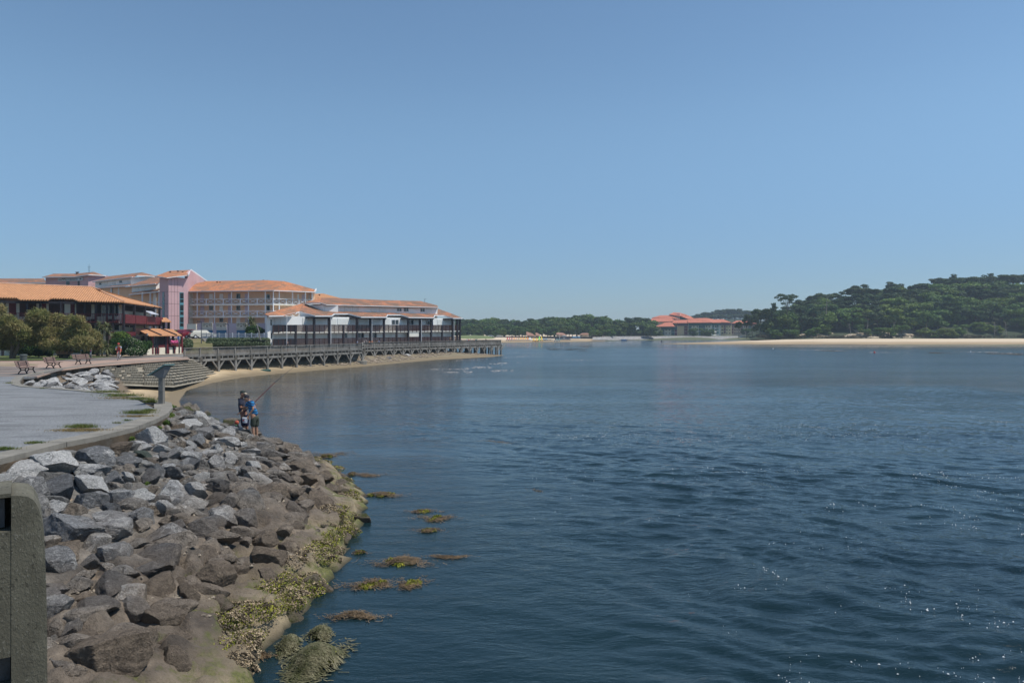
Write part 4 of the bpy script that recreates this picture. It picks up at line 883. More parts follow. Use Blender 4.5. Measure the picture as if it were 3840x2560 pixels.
part('roof_vent', 'browntimber', Br, lambda mb: mb.tube(Q(1198, 1108, 190), Q(1198, 1104, 190), .2, .22, 8))
# ------------------------------------------------------------------ 3. white balcony building behind the boardwalk
B3 = empty('white_balcony_building', (*XD(1380, 146), 3.1), 'long white building with black posts and dark timber balconies facing the boardwalk', 'building')
WA, WB_ = XD(1024, 128), XD(1725, 165)
fr = Wall(WA, WB_); bw_ = fr.off(-1.3); Lf = fr.L
lv = lambda a, b: (lambda u: a+(b-a)*u/Lf)
zb0, zt0, zb1, zt1, zev = lv(3.15, 3.25), lv(4.25, 4.5), lv(5.55, 5.95), lv(6.75, 7.1), lv(8.35, 8.7)
def ramp_box(mb, wl, u0, u1, f0, f1, d0, d1):
    mb.hexa([wl.p(u0, f0(u0), d1), wl.p(u1, f0(u1), d1), wl.p(u1, f0(u1), d0), wl.p(u0, f0(u0), d0)], [wl.p(u0, f1(u0), d1), wl.p(u1, f1(u1), d1), wl.p(u1, f1(u1), d0), wl.p(u0, f1(u0), d0)])
part('wall', 'white', B3, lambda mb: mb.hexa([bw_.p(-.6, 2.0), bw_.p(Lf-2.2, 2.0), bw_.p(Lf-2.2, 2.0, -12), (*XD(1018, 160), 2.0)], [bw_.p(-.6, 8.3), bw_.p(Lf-2.2, 8.7), bw_.p(Lf-2.2, 8.7, -12), (*XD(1018, 160), 8.3)]))
part('end_wall', 'white', B3, lambda mb: (fr.box(mb, fr.u(1002, -.3), -.05, 2.0, 8.2, -.6, -.3), mb.hexa([fr.p(-.35, 2.0, -.6), fr.p(-.05, 2.0, -.6), fr.p(-.05, 2.0, -1.92), fr.p(-.35, 2.0, -1.92)], [fr.p(-.35, 8.2, -.6), fr.p(-.05, 8.2, -.6), fr.p(-.05, 8.2, -1.92), fr.p(-.35, 8.2, -1.92)])))
windows(fr.off(-.3), B3, [(1013.5, 1197, 1020.5, 1220, 1), (1015, 1248, 1021.5, 1270, 1)], 'shutter', .02)
for f0, f1 in ((zb0, zt0), (zb1, zt1)):
    part('balcony_floor', 'gd', B3, lambda mb: ramp_box(mb, fr, 0, Lf, lambda u: f0(u)-.32, lambda u: f0(u)-.1, -1.28, .03))
    rp_ = [1024, 1044, 1061, 1090, 1109, 1149, 1178, 1198, 1216, 1234, 1253, 1270, 1288, 1305, 1322, 1339, 1357, 1373, 1389, 1407, 1423, 1440, 1457, 1472, 1487.5, 1502, 1517, 1531, 1547, 1562, 1575, 1591, 1604, 1617, 1631, 1645, 1658, 1672, 1685, 1697, 1711, 1722]
    for a, b in zip(rp_[:-1], rp_[1:]):
        rl = railing(fr, B3, a+.8, b-.8, f0, f1, M['browntimber'] if a > 1100 else M['blacktimber'], bw=.08, gap=.125 if a > 1100 else .09)
        part('rail_post', 'browntimber', rl, lambda mb: fr.box(mb, fr.u(a)-.06, fr.u(a)+.06, f0(fr.u(a))-.35, f1(fr.u(a))+.05, -.05, .07))
for x in (1178, 1234, 1339, 1389, 1440, 1531, 1575, 1617, 1697, 1715, 1725): part('post', 'blacktimber', B3, lambda mb: fr.box(mb, fr.u(x)-.2, fr.u(x)+.2, 2.4, zev(fr.u(x))-.1, -.2, .12))
for x in (1109, 1149, 1288, 1487.5, 1658): part('post', 'blacktimber', B3, lambda mb: fr.box(mb, fr.u(x)-.17, fr.u(x)+.17, 2.4, zt1(fr.u(x))+.05, -.2, .12))
for x in (1072, 1237, 1391, 1577, 1699): part('downpipe', 'metalwhite', B3, lambda mb: mb.tube(fr.p(fr.u(x), 2.5, .3), fr.p(fr.u(x), 8.25, .3), .07, .07, 6))
for x0, x1 in ((1160, 1244), (1325, 1449), (1517, 1627), (1676, 1730)): part('eave_beam', 'blacktimber', B3, lambda mb: ramp_box(mb, fr, fr.u(x0), min(fr.u(x1), Lf), lambda u: zev(u)-.35, lambda u: zev(u)-.05, -1.25, .0))
# shutters, doors and windows on the back wall
S = [(1030, 1193, 1052, 1218), (1053, 1193, 1072, 1218), (1135, 1191, 1158, 1216), (1160, 1194, 1178, 1216), (1182, 1194, 1210, 1216), (1240, 1194, 1262, 1217), (1266, 1194, 1318, 1217), (1345, 1193, 1380, 1217), (1443, 1194, 1463, 1217), (1551, 1199, 1570, 1217), (1640, 1198, 1657, 1218), (1662, 1198, 1676, 1218), (1680, 1198, 1694, 1218),
     (1030, 1246, 1075, 1270), (1132, 1247, 1150, 1270), (1157, 1246, 1176, 1270), (1184, 1249, 1230, 1270), (1240, 1247, 1264, 1267), (1320, 1247, 1335, 1266), (1450, 1246, 1470, 1265), (1580, 1243, 1612, 1262), (1640, 1246, 1656, 1262), (1670, 1244, 1694, 1262)]
shutters(bw_, B3, S)
windows(bw_, B3, [(1293, 1246, 1303, 1267, 1), (1342, 1246, 1366, 1267, 2), (1388, 1246, 1414, 1267, 2), (1468, 1197, 1497, 1218, 2), (1532, 1198, 1552, 1218, 2), (1572, 1198, 1584, 1218, 1), (1597, 1202, 1614, 1218, 1)])
part('sail_screen', simple('cream_blind', (.72, .70, .62), .9, .04, 1), B3, lambda mb: fr.rect(mb, 1535, 1239, 1573, 1262, -.12, -.06))
part('folded_parasol', simple('blue_parasol_cloth', (.03, .06, .12), .9), B3, lambda mb: (mb.tube(fr.p(fr.u(1629.5), 6.0, -.6), fr.p(fr.u(1629.5), 8.5, -.6), .2, .07, 8)))
# clerestory storey and roofs
dr = lambda x, o: fr.D(x)+o
cl = Wall(XD(1212, fr.D(1212)+5.0), XD(1640, fr.D(1640)+5.0)); cl0 = Wall(XD(1150, fr.D(1212)+14.5), XD(1212, fr.D(1212)+5.0))
part('clerestory_wall', 'white', B3, lambda mb: (mb.hexa([cl.p(0, 8.4), cl.p(cl.L, 8.4), cl.p(cl.L, 8.4, -8), cl.p(0, 8.4, -8)], [cl.p(0, cl.z(1214, 1143)), cl.p(cl.L, cl.z(1638, 1154)), cl.p(cl.L, cl.z(1638, 1154), -8), cl.p(0, cl.z(1214, 1143), -8)]),
     mb.hexa([cl0.p(0, 8.4), cl0.p(cl0.L-.02, 8.4), cl0.p(cl0.L-.02, 8.4, -3), cl0.p(0, 8.4, -3)], [cl0.p(0, cl0.z(1152, 1137)), cl0.p(cl0.L-.02, cl.z(1214, 1143)), cl0.p(cl0.L-.02, cl.z(1214, 1143), -3), cl0.p(0, cl0.z(1152, 1137), -3)])))
shutters(cl, B3, [(1216, 1147, 1243, 1166), (1292, 1149, 1317, 1167), (1322, 1149, 1346, 1167), (1392, 1151, 1416, 1169), (1422, 1152, 1446, 1169), (1598, 1157, 1619, 1173)])
windows(cl, B3, [(1488, 1155, 1507, 1168, 2), (1514, 1153, 1533, 1169, 2), (1576, 1156, 1594, 1170, 2)])
ue = lambda x: fr.D(x)+4.2
part('roof', 'tile_old', B3, lambda mb: roofpoly(mb, [Q(1223, 1142, ue(1223)), Q(1480, 1150, ue(1480)), Q(1643, 1152, ue(1643)), Q(1640, 1145, ue(1640)+3), Q(1578, 1128.7, ue(1578)+8), Q(1440, 1125, ue(1440)+8), Q(1276, 1117.8, ue(1276)+8), Q(1206, 1116.5, ue(1206)+9), Q(1198, 1134, ue(1200)+1.5)], .2))
part('roof', 'tile_mid', B3, lambda mb: roofpoly(mb, [Q(1146, 1134.5, ue(1146)+6), Q(1198, 1134, ue(1200)+1.5), Q(1206, 1116.5, ue(1206)+9), Q(1152, 1131, ue(1150)+9)], .2))
part('gutter', 'metalwhite', B3, lambda mb: (mb.bar(Q(1146, 1135.5, ue(1146)+5.9), Q(1198, 1135, ue(1200)+1.3), .15, .14), mb.bar(Q(1198, 1135, ue(1200)+1.3), Q(1223, 1143, ue(1223)-.1), .15, .14), mb.bar(Q(1223, 1143, ue(1223)-.1), Q(1643, 1153, ue(1643)-.1), .15, .14)))
le = lambda x: fr.D(x)-.5
ed = [(1122.6, 1169), (1181, 1184), (1244, 1184), (1254, 1176.3), (1305, 1176.3), (1354, 1188.3), (1449, 1188.5), (1454, 1180), (1502, 1180.3), (1532, 1189.5), (1627, 1190.5), (1630, 1182.3), (1665, 1182.5), (1699, 1192.5), (1735, 1192.5)]
lp = Pl(Q(1181, 1184, le(1181)), Q(1699, 1192.5, le(1699)), Q(1430, 1171.2, fr.D(1430)+5.1))
part('roof', 'tile_old', B3, lambda mb: roofpoly(mb, [lp.at(x, y) for x, y in ed]+[lp.at(1700, 1178), lp.at(1642, 1157), lp.at(1640, 1174), lp.at(1480, 1172), lp.at(1212, 1166.5), lp.at(1140, 1136.5), lp.at(1135, 1136.5)], .16))
part('roof', 'tile_mid', B3, lambda mb: roofpoly(mb, [Q(993, 1176.5, 129), Q(1007.5, 1184.5, 126), Q(1062, 1183.5, le(1062)), Q(1080, 1179, le(1080)), lp.at(1122.6, 1169), lp.at(1135, 1136.5)], .16))
part('fascia', 'metalwhite', B3, lambda mb: [mb.bar(lp.at(a[0], a[1]+1), lp.at(b[0], b[1]+1), .12, .22) for a, b in zip(ed[:-1], ed[1:])]+[mb.bar(Q(1007.5, 1185.5, 126), Q(1062, 1184.5, le(1062)), .12, .2), mb.bar(Q(1062, 1184.5, le(1062)), lp.at(1122.6, 1170), .12, .2)])
an = empty('roof_aerial', Q(1593, 1130, 172), 'small aerial on the right end of the white building roof', 'antenna')
part('mast', 'signdark', an, lambda mb: (mb.tube(Q(1592.5, 1133, 168), Q(1592.5, 1120, 168), .04, .04, 5), mb.bar(Q(1591, 1121.5, 168), Q(1599, 1120.5, 168), .05, .06)))
part('side_fence', 'shutter', B3, lambda mb: [fr.box(mb, u, u+.08, 2.6, 3.55, -.9, -.85) for u in np.arange(-6.5, -1.95, .16)], 'stuff')
# ------------------------------------------------------------------ timber boardwalk on piles
def deck_seg(root, A, B, depth, pxs, zd=2.6, back=True):
    wl = Wall(A, B); us = [wl.u(x) for x in pxs]
    part('deck', 'greywood', root, lambda mb: wl.box(mb, 0, wl.L, zd-.06, zd, -depth, .05))
    part('edge_beam', 'greywood', root, lambda mb: wl.box(mb, 0, wl.L, zd-.62, zd-.34, -.04, .14))
    def joists(mb):
        u = .3
        while u < wl.L: wl.box(mb, u-.07, u+.07, zd-.34, zd-.061, -depth, .1); u += .95
    part('joist_ends', 'greywood', root, joists, 'stuff')
    for u in us:
        gz = float(shore_z(np.array([[wl.p(u, 0).x, wl.p(u, 0).y]]))[0])
        g = empty_part('support', root)
        def legs(mb):
            wl.box(mb, u-.15, u+.15, gz-.5, zd-.64, -.1, .2)
            for s_ in (-1, 1): mb.bar(wl.p(u+s_*.12, zd-1.55, .06), wl.p(u+s_*.95, zd-.64, .06), .14, .16)
        part('pile', 'greywood', root, legs)
        for d in (-2.4, -4.6):
            if d > -depth: part('pile', 'greywood', root, lambda mb: wl.box(mb, u-.14, u+.14, -.8, zd-.35, d-.13, d+.13))
        part('bolt_plate', 'darkwood', root, lambda mb: wl.box(mb, u-.22, u+.22, zd-.6, zd-.1, .141, .2))
        part('rail_post', 'greywood', root, lambda mb: wl.box(mb, u-.09, u+.09, zd-.35, zd+1.02, -.06, .06))
    ends = sorted(set([0]+us+[wl.L]))
    part('handrail', 'greywood', root, lambda mb: wl.box(mb, -.1, wl.L+.1, zd+.98, zd+1.05, -.1, .12))
    part('bottom_rail', 'greywood', root, lambda mb: wl.box(mb, 0, wl.L, zd+.06, zd+.15, -.03, .05))
    for a, b in zip(ends[:-1], ends[1:]):
        if b-a < .4: continue
        def bars(mb):
            n = int((b-a)/.17)
            for k in range(1, n): u = a+(b-a)*k/n; wl.box(mb, u-.045, u+.045, zd+.02, zd+.975, -.055, -.02)
        part('balusters', 'greywood', root, bars, 'stuff')
    return wl
def empty_part(*a): return None
M['darkwood'] = simple('stained_grey_timber', (.10, .09, .075), .9, .3, 3)
BW = empty('timber_boardwalk', (*XD(1100, 103), 2.6), 'long weathered grey timber boardwalk on braced piles with slatted railing', 'boardwalk')
s1 = deck_seg(BW, XD(690, 83), XD(1359, 118.3), 5.5, [692, 750, 817, 881, 940, 1001, 1055, 1110, 1162, 1213, 1263, 1311, 1357])
s2 = deck_seg(BW, XD(1360, 130.5), XD(1879, 176), 5.0, [1365, 1402, 1441, 1475, 1509, 1541, 1574, 1608, 1640, 1670, 1701, 1729, 1760, 1787, 1814, 1841, 1865, 1878])
part('deck', 'greywood', BW, lambda mb: mb.prism([tuple(s1.B-s1.n*.1), tuple(s1.B-s1.n*5.4), tuple(s2.A-s2.n*5), tuple(s2.A)], 2.535, 2.595))
part('handrail', 'greywood', BW, lambda mb: (mb.bar((*s1.B, 3.62), (*s2.A, 3.62), .2, .07), mb.bar((*s1.B, 2.7), (*s2.A, 2.7), .08, .09)))
# cross end of the pier, closing to the shore, with a clutter of extra piles
endw = Wall(s2.B, s2.B+Vector((-9, 8)))
part('deck', 'greywood', BW, lambda mb: mb.prism([tuple(s2.B-s2.t*14-s2.n*4.9), tuple(s2.B-s2.n*4.9+s2.t*0), tuple(s2.B-s2.n*11), tuple(s2.B-s2.t*14-s2.n*11)], 2.53, 2.59))
part('handrail', 'greywood', BW, lambda mb: (mb.bar((*s2.B, 3.62), (*(s2.B-s2.n*11), 3.62), .2, .07), mb.bar((*(s2.B-s2.n*11), 3.62), (*(s2.B-s2.n*11-s2.t*14), 3.62), .2, .07)))
part('balusters', 'greywood', BW, lambda mb: [mb.bar((*(s2.B-s2.n*k*.2), 2.6), (*(s2.B-s2.n*k*.2), 3.6), .09, .04) for k in range(1, 55)]+[mb.bar((*(s2.B-s2.n*11-s2.t*k*.2), 2.6), (*(s2.B-s2.n*11-s2.t*k*.2), 3.6), .09, .04) for k in range(1, 70)], 'stuff')
for k in range(22):
    q = s2.B-s2.t*(k % 6)*2.4-s2.n*(1.5+(k//6)*2.8)
    part('pile', 'greywood', BW, lambda mb: mb.tube((q.x, q.y, -1), (q.x, q.y, 2.5), .15, .15, 8))
part('projecting_beam', 'greywood', BW, lambda mb: mb.bar((*(s2.B-s2.t*1), 2.35), (*(s2.B+s2.t*1.9), 2.3), .16, .2))
part('mooring_base', 'concrete', BW, lambda mb: mb.lathe((*XD(1353, 118), -.4), [(1.0, 0), (1.0, 1.15), (.92, 1.25)], 14))
for x, d in ((1300, 118), (1328, 119.5), (1290, 121), (1270, 122)): part('pile', 'greywood', BW, lambda mb: mb.tube((*XD(x, d), -.6), (*XD(x, d), 2.4), .17, .17, 8))
# rock toe under and in front of the boardwalk
r = np.random.RandomState(4); n = 0
toe = [g2(880, 1402, .2)]+[(a, b) for a, b in ((-34.5, 96), (-32.6, 103), (-27.0, 117), (-24.5, 126), (-20.0, 143), (-14.0, 158), (-6, 169))]
TM = [m_.copy() for m_ in RS[:5]]
for m_ in TM: m_.materials.clear(); m_.materials.append(M['rock_dry'])
while n < 34:
    k = 3+r.randint(0, len(toe)-4) if n > 5 else r.randint(1, 3); t = r.rand(); a, b = toe[k], toe[k+1]
    x, y = a[0]+(b[0]-a[0])*t+r.uniform(-1.6, .4), a[1]+(b[1]-a[1])*t+r.uniform(-.6, .6); s = r.uniform(.28, .62); z = float(shore_z(np.array([[x, y]]))[0])
    boulder((x, y, max(z, 0)+s*.12), s*1.2, s, s*.6, r.choice(list('BLBG')), TM, f"low {'brown' if k % 2 else 'rounded'} stone on the sand by the boardwalk piles, {['left end', 'left part', 'middle', 'below the jog', 'right part', 'far end', 'far end'][min(k, 6)]}", 'stones below the boardwalk', tilt=.3, name='beach_stone'); n += 1
def toe_rubble():
    V = []; Fs = []; rr = np.random.RandomState(9); v0, f0 = ICO[2]; nn = 0
    for _ in range(900):
        k = rr.randint(2, len(toe)-1); t = rr.rand(); a, b = toe[k], toe[k+1]; x, y = a[0]+(b[0]-a[0])*t+rr.uniform(-2.6, 2.6), a[1]+(b[1]-a[1])*t; s = rr.uniform(.08, .26)
        z = float(shore_z(np.array([[x, y]]))[0]); V.append(v0*(s*np.array([1.3, 1, .6]))*(1+.3*vnoise(v0*1.7+nn, 1, 3, 2)[:, None])+[x, y, max(z, 0)+s*.1]); Fs.append(f0+nn*len(v0)); nn += 1
    tag(np_mesh('rubble', np.concatenate(V), np.concatenate(Fs), M['rubble'], None, True), 'loose rubble strewn along the shore below the boardwalk', kind='stuff')
M['rubble'] = simple('rubble_stone', (.25, .20, .15), .9, .4, .9, .02, 12, world=True)
toe_rubble()
# dark rock bank filling the space behind the piles
bk = [(-42.5, 84.0), (-30.5+.6, 116.0), (-33.0+1, 132.0), (-24.0+.8, 152.0), (-12.0, 171.0)]
# ------------------------------------------------------------------ sloping block revetment
RV = empty('block_revetment', (*G(560, 1400, 1.6).xy, 1.6), 'sloping concrete block revetment stepping down to the small beach', 'revetment')
M['block'] = m_concrete('revetment_concrete', (.27, .24, .185), 1.1, .02)
top = [Vector((*p, ZP)) for p in REV_T]
bot = [G(424, 1432, 1.45), G(470, 1437, 1.25), G(540, 1440, 1.0), G(651, 1443, .75), G(826, 1409, .2)]
def lerp_pl(pl, t):
    k = min(int(t*(len(pl)-1)), len(pl)-2); f = t*(len(pl)-1)-k; return pl[k].lerp(pl[k+1], f)
def rv(t, s): return lerp_pl(top, t).lerp(lerp_pl(bot, t), s)
def slab(mb):
    n = 40
    for i in range(n):
        a, b = i/n, (i+1)/n; q = [rv(a, 0), rv(b, 0), rv(b, 1.03), rv(a, 1.03)]
        dz = Vector((0, 0, .12)); mb.add([p-dz for p in q], [(3, 2, 1, 0)] if False else [(0, 1, 2, 3), (3, 2, 1, 0)][:1])
part('bed_slab', 'block', RV, slab)
def block(t0, t1, s0, s1, h=.17, lip=.06):
    mb = MB(); a, b, c, d = rv(t0, s0), rv(t1, s0), rv(t1, s1), rv(t0, s1); nrm = (b-a).cross(d-a).normalized()
    if nrm.z < 0: nrm = -nrm
    mb.add([a-nrm*.1, b-nrm*.1, c-nrm*.1, d-nrm*.1, a+nrm*lip, b+nrm*lip, c+nrm*h, d+nrm*h], [(0, 1, 2, 3), (7, 6, 5, 4), (0, 4, 5, 1), (1, 5, 6, 2), (2, 6, 7, 3), (3, 7, 4, 0)])
    o = mb.build('block', M['block'], RV)
rr = random.Random(5)
rows = 9; split = .50
for j in range(rows):
    s0, s1 = .05+j*.95/rows, .05+(j+1)*.95/rows
    t = split+(j % 2)*.010; 
    while t < .985:
        w_ = .021; block(t, min(t+w_-.0035, 1), s0, s1-.012, rr.uniform(.15, .2), .02); t += w_
    t = (j % 2)*.03
    while t < split-.03:
        w_ = rr.uniform(.045, .06); 
        if rr.random() < .8: block(t, t+w_*.92, s0+.01, s1-.03, .11, .015)
        t += w_
for k in range(7):      # steps between the blocks and the inlet boulders
    q = G(335+k*9, 1379+k*6.5, ZP-.25-k*.2)
    part('step', 'block', RV, lambda mb: mb.box(q.x-.6, q.x+1.3, q.y-.55, q.y+.25, q.z-.5, q.z))
# ------------------------------------------------------------------ promenade surfaces
def m_pave():
    t = NT('pink_paving'); p = t.geo(); n1 = t.noise(p, .5, 5, .6); n2 = t.noise(p, 9, 3, .7)
    c = t.ramp(n1, [(.3, (.30, .20, .15)), (.7, (.40, .285, .22))]); c = t.mix(t.rng(n2, .5, .75, 0, .4), c, (.20, .14, .11))
    t.col(c); t.b.inputs['Roughness'].default_value = .9; return t.m
M['pave'] = m_pave(); M['asphalt'] = simple('worn_asphalt', (.13, .115, .105), .95, .2, .6, .01, 30, world=True, c2=(.17, .15, .135), amt=.5)
M['lawn'] = simple('lawn_grass', (.075, .11, .03), .95, .3, 1.2, .03, 14, world=True, c2=(.16, .14, .065), amt=.45)
M['dirt'] = simple('bare_sandy_ground', (.30, .23, .16), .95, .2, .5, .02, 9, world=True, c2=(.20, .17, .10), amt=.45)
def gp(l, z=ZP): return [g2(x, y, z) for x, y in l]
sheet('pavement', [(-120, 44)]+gp([(0, 1411), (140, 1411.5), (214, 1388), (321, 1374), (375, 1369), (536, 1357), (711, 1344), (700, 1335), (560, 1339), (330, 1352), (200, 1352), (0, 1353)])+[(-120, 72)], ZP-.02, M['pave'], .08)
sheet('road', gp([(700, 1335), (694, 1327), (560, 1331), (440, 1337), (330, 1341), (200, 1352), (330, 1353), (560, 1340)]), ZP-.016, M['asphalt'], .02)
sheet('asphalt_path', [(-120, 46)]+gp([(0, 1409), (135, 1409), (240, 1384), (180, 1377), (80, 1375), (0, 1373)])+[(-120, 60)], ZP-.014, M['asphalt'], .02)
for k, (y0, y1) in enumerate(((1380, 1381.2), (1388, 1389.4), (1397, 1398.6))): sheet('paving_band', gp([(0, y0), (200-k*18, y0), (200-k*18, y1), (0, y1)]), ZP-.009, M['pave'], .004)
sheet('bare_ground', [(-120, 62)]+gp([(0, 1372), (90, 1373), (150, 1366), (60, 1358), (0, 1357)])+[(-120, 68)], ZP-.013, M['dirt'], .02)
sheet('lawn', [(-120, 74)]+gp([(0, 1349), (200, 1349), (330, 1342), (430, 1337), (300, 1332), (0, 1332)])+[(-120, 92)], ZP-.012, M['lawn'], .02)
sheet('foot_path', [(-120, 92)]+gp([(0, 1332), (300, 1331), (440, 1336), (560, 1330.5), (440, 1329), (200, 1327), (0, 1328)])+[(-120, 100)], ZP-.01, M['dirt'], .02)
# raised terrace behind the boardwalk hedge, with a grassy bank
TZ = 4.35
tb = [tuple(XD(700, 122)), tuple(XD(1003, 119)), tuple(XD(1010, 150)), tuple(XD(1150, 180)), (-95, 190), tuple(XD(560, 150))]
mb = MB(); mb.prism(tb, 2.0, TZ); tag(mb.build('parking_terrace', M['asphalt']), kind='structure')
mb = MB(); a = [Vector((*XD(690, 100), ZP-.05)), Vector((*XD(800, 98), ZP-.05)), Vector((*XD(795, 119), TZ+.02)), Vector((*XD(700, 121.9), TZ+.02)), Vector((*XD(655, 118), TZ)), Vector((*XD(660, 104), ZP))]
mb.add(a+[p-Vector((0, 0, 3)) for p in a], [(0, 1, 2, 3), (0, 3, 4, 5), (9, 8, 7, 6), (6, 7, 1, 0), (7, 8, 2, 1)]); tag(mb.build('grass_bank', M['grasswall']), kind='structure')
mb = MB(); mb.add([Q(758, 1268, 117), Q(785, 1268, 116), Q(788, 1302, 112), Q(758, 1279, 117), Q(758, 1268, 117.4), Q(785, 1268, 116.4), Q(788, 1302, 112.4), Q(758, 1279, 117.4)], [(0, 3, 2, 1), (4, 5, 6, 7), (0, 1, 5, 4), (1, 2, 6, 5), (2, 3, 7, 6), (3, 0, 4, 7)])
tag(mb.build('ramp_wall', M['concrete']), 'sloping grey concrete ramp wall below the white estate car', 'wall')
wf = Wall(XD(758, 121), XD(1003, 118.8))
WF = empty('white_metal_fence', wf.p(0, TZ), 'white metal bar fence above the boardwalk hedge', 'fence')
px = [776, 795, 821, 846, 871, 895, 919, 943, 967, 990, 1003]
part('top_rail', 'metalwhite', WF, lambda mb: wf.box(mb, wf.u(758), wf.u(1003), 5.17, 5.27, -.03, .03)); part('bottom_rail', 'metalwhite', WF, lambda mb: wf.box(mb, wf.u(758), wf.u(1003), 4.48, 4.56, -.03, .03))
for x in px: part('fence_post', 'metalwhite', WF, lambda mb: wf.box(mb, wf.u(x)-.07, wf.u(x)+.07, TZ-.1, 5.36, -.07, .07))
part('bars', 'metalwhite', WF, lambda mb: [wf.box(mb, u-.03, u+.03, 4.55, 5.18, -.02, .02) for u in np.arange(wf.u(758), wf.u(1003), .19)], 'stuff')
# street furniture --------------------------------------------------
def lamp(px, base, tipy, D, armx, label):
    o = empty('street_lamp', (*XD(px, D), ZD(base, D)), label, 'street lamp')
    part('pole', 'signdark', o, lambda mb: mb.tube(Q(px, base, D), Q(px, tipy, D), .075, .05, 8))
    part('lamp_head', 'signdark', o, lambda mb: (mb.bar(Q(px, tipy, D), Q(armx, tipy-1, D), .22, .12),))
lamp(755, 1306, 1206, 112, 740, 'tall dark street lamp with flat arm beside the white estate car'); lamp(858, 1306, 1216, 116, 846, 'dark street lamp rising behind the boardwalk hedge')
for px_, y0, y1, lab, sgn in ((671, 1325, 1267, 'round blue cycle sign with white plate beside the boardwalk entrance', True), (303, 1336, 1310, 'small blue sign on a post at the lawn edge', False)):
    D = 2.8*F/(y0-HY); o = empty('road_sign', (*XD(px_, D), ZP), lab, 'sign'); k = F/D
    part('post', 'greywood', o, lambda mb: mb.tube((*XD(px_, D), ZP-.2), Q(px_, y1-4, D), .04, .04, 6))
    if sgn:
        part('plate', 'metalwhite', o, lambda mb: (mb.hexa([Q(664.5, 1272, D-.08), Q(677, 1272, D-.08), Q(677, 1272, D-.04), Q(664.5, 1272, D-.04)], [Q(664.5, 1261, D-.08), Q(677, 1261, D-.08), Q(677, 1261, D-.04), Q(664.5, 1261, D-.04)]), mb.hexa([Q(667, 1280, D-.08), Q(675, 1280, D-.08), Q(675, 1280, D-.04), Q(667, 1280, D-.04)], [Q(667, 1273, D-.08), Q(675, 1273, D-.08), Q(675, 1273, D-.04), Q(667, 1273, D-.04)])))
        part('disc', simple('sign_blue_disc', (.015, .10, .38), .5, .05), o, lambda mb: mb.tube(Q(670.7, 1266.6, D-.1), Q(670.7, 1266.6, D-.09), 5.2/k, 5.2/k, 20))
        part('bicycle_symbol', 'metalwhite', o, lambda mb: (mb.tube(Q(668.6, 1267.4, D-.115), Q(668.6, 1267.4, D-.105), 1.1/k, 1.1/k, 10), mb.tube(Q(672.8, 1267.4, D-.115), Q(672.8, 1267.4, D-.105), 1.1/k, 1.1/k, 10), mb.bar(Q(668.6, 1267.4, D-.11), Q(671, 1265.3, D-.11), .02, .02), mb.bar(Q(671, 1265.3, D-.11), Q(672.8, 1267.4, D-.11), .02, .02)))
        part('arrow_symbol', 'signdark', o, lambda mb: mb.bar(Q(673, 1275, D-.1), Q(669, 1278.5, D-.1), .03, .1))
    else: part('disc', 'signblue', o, lambda mb: mb.hexa([Q(299, 1314.5, D-.08), Q(308, 1314.5, D-.08), Q(308, 1314.5, D-.04), Q(299, 1314.5, D-.04)], [Q(299, 1305, D-.08), Q(308, 1305, D-.08), Q(308, 1305, D-.04), Q(299, 1305, D-.04)]))
D = 2.8*F/(1342-HY); o = empty('information_totem', (*XD(340, D), ZP), 'slim white information totem with coloured bands by the lawn', 'sign')
part('board', 'metalwhite', o, lambda mb: mb.hexa([Q(336.5, 1330, D), Q(343.5, 1330, D), Q(343.5, 1330, D+.1), Q(336.5, 1330, D+.1)], [Q(336.5, 1295, D), Q(343.5, 1295, D), Q(343.5, 1295, D+.1), Q(336.5, 1295, D+.1)]))
for k, c in enumerate(((.7, .6, .05), (.1, .45, .2), (.6, .1, .2), (.1, .1, .3))): part('colour_band', simple('totem_colour', c, .5, .05), o, lambda mb: mb.hexa([Q(337.5, 1304+k*6, D-.02), Q(342, 1304+k*6, D-.02), Q(342, 1304+k*6, D-.005), Q(337.5, 1304+k*6, D-.005)], [Q(337.5, 1299+k*6, D-.02), Q(342, 1299+k*6, D-.02), Q(342, 1299+k*6, D-.005), Q(337.5, 1299+k*6, D-.005)]))
part('leg', 'greywood', o, lambda mb: mb.box(XD(340, D).x-.1, XD(340, D).x+.1, D+.01, D+.09, ZP-.1, ZD(1330, D)))
D = 2.8*F/(1331-HY); o = empty('bollard', (*XD(481, D), ZP), 'squat pink and grey striped bollard by the white-flowered bushes', 'bollard'); b_ = XD(481, D)
part('shaft', simple('pink_bollard_paint', (.55, .22, .25), .7), o, lambda mb: mb.lathe((b_.x, b_.y, ZP), [(.13, 0), (.17, .3), (.19, .5), (.18, .55)], 14)); part('cap', 'lilac', o, lambda mb: mb.lathe((b_.x, b_.y, ZP+.551), [(.18, 0), (.17, .1), (.10, .14)], 14))
D = 2.8*F/(1367-HY); b_ = XD(88, D); o = empty('litter_bin', (b_.x, b_.y, ZP), 'tall grey-green cylindrical litter bin behind the first bench', 'bin')
M['bin'] = simple('bin_green_grey', (.075, .09, .085), .6, .1, 3)
part('drum', 'bin', o, lambda mb: mb.lathe((b_.x, b_.y, ZP), [(.20, 0), (.24, .1), (.28, .78)], 18)); part('lid', 'bin', o, lambda mb: mb.lathe((b_.x, b_.y, ZP+.781), [(.31, 0), (.31, .08), (.22, .13)], 18))
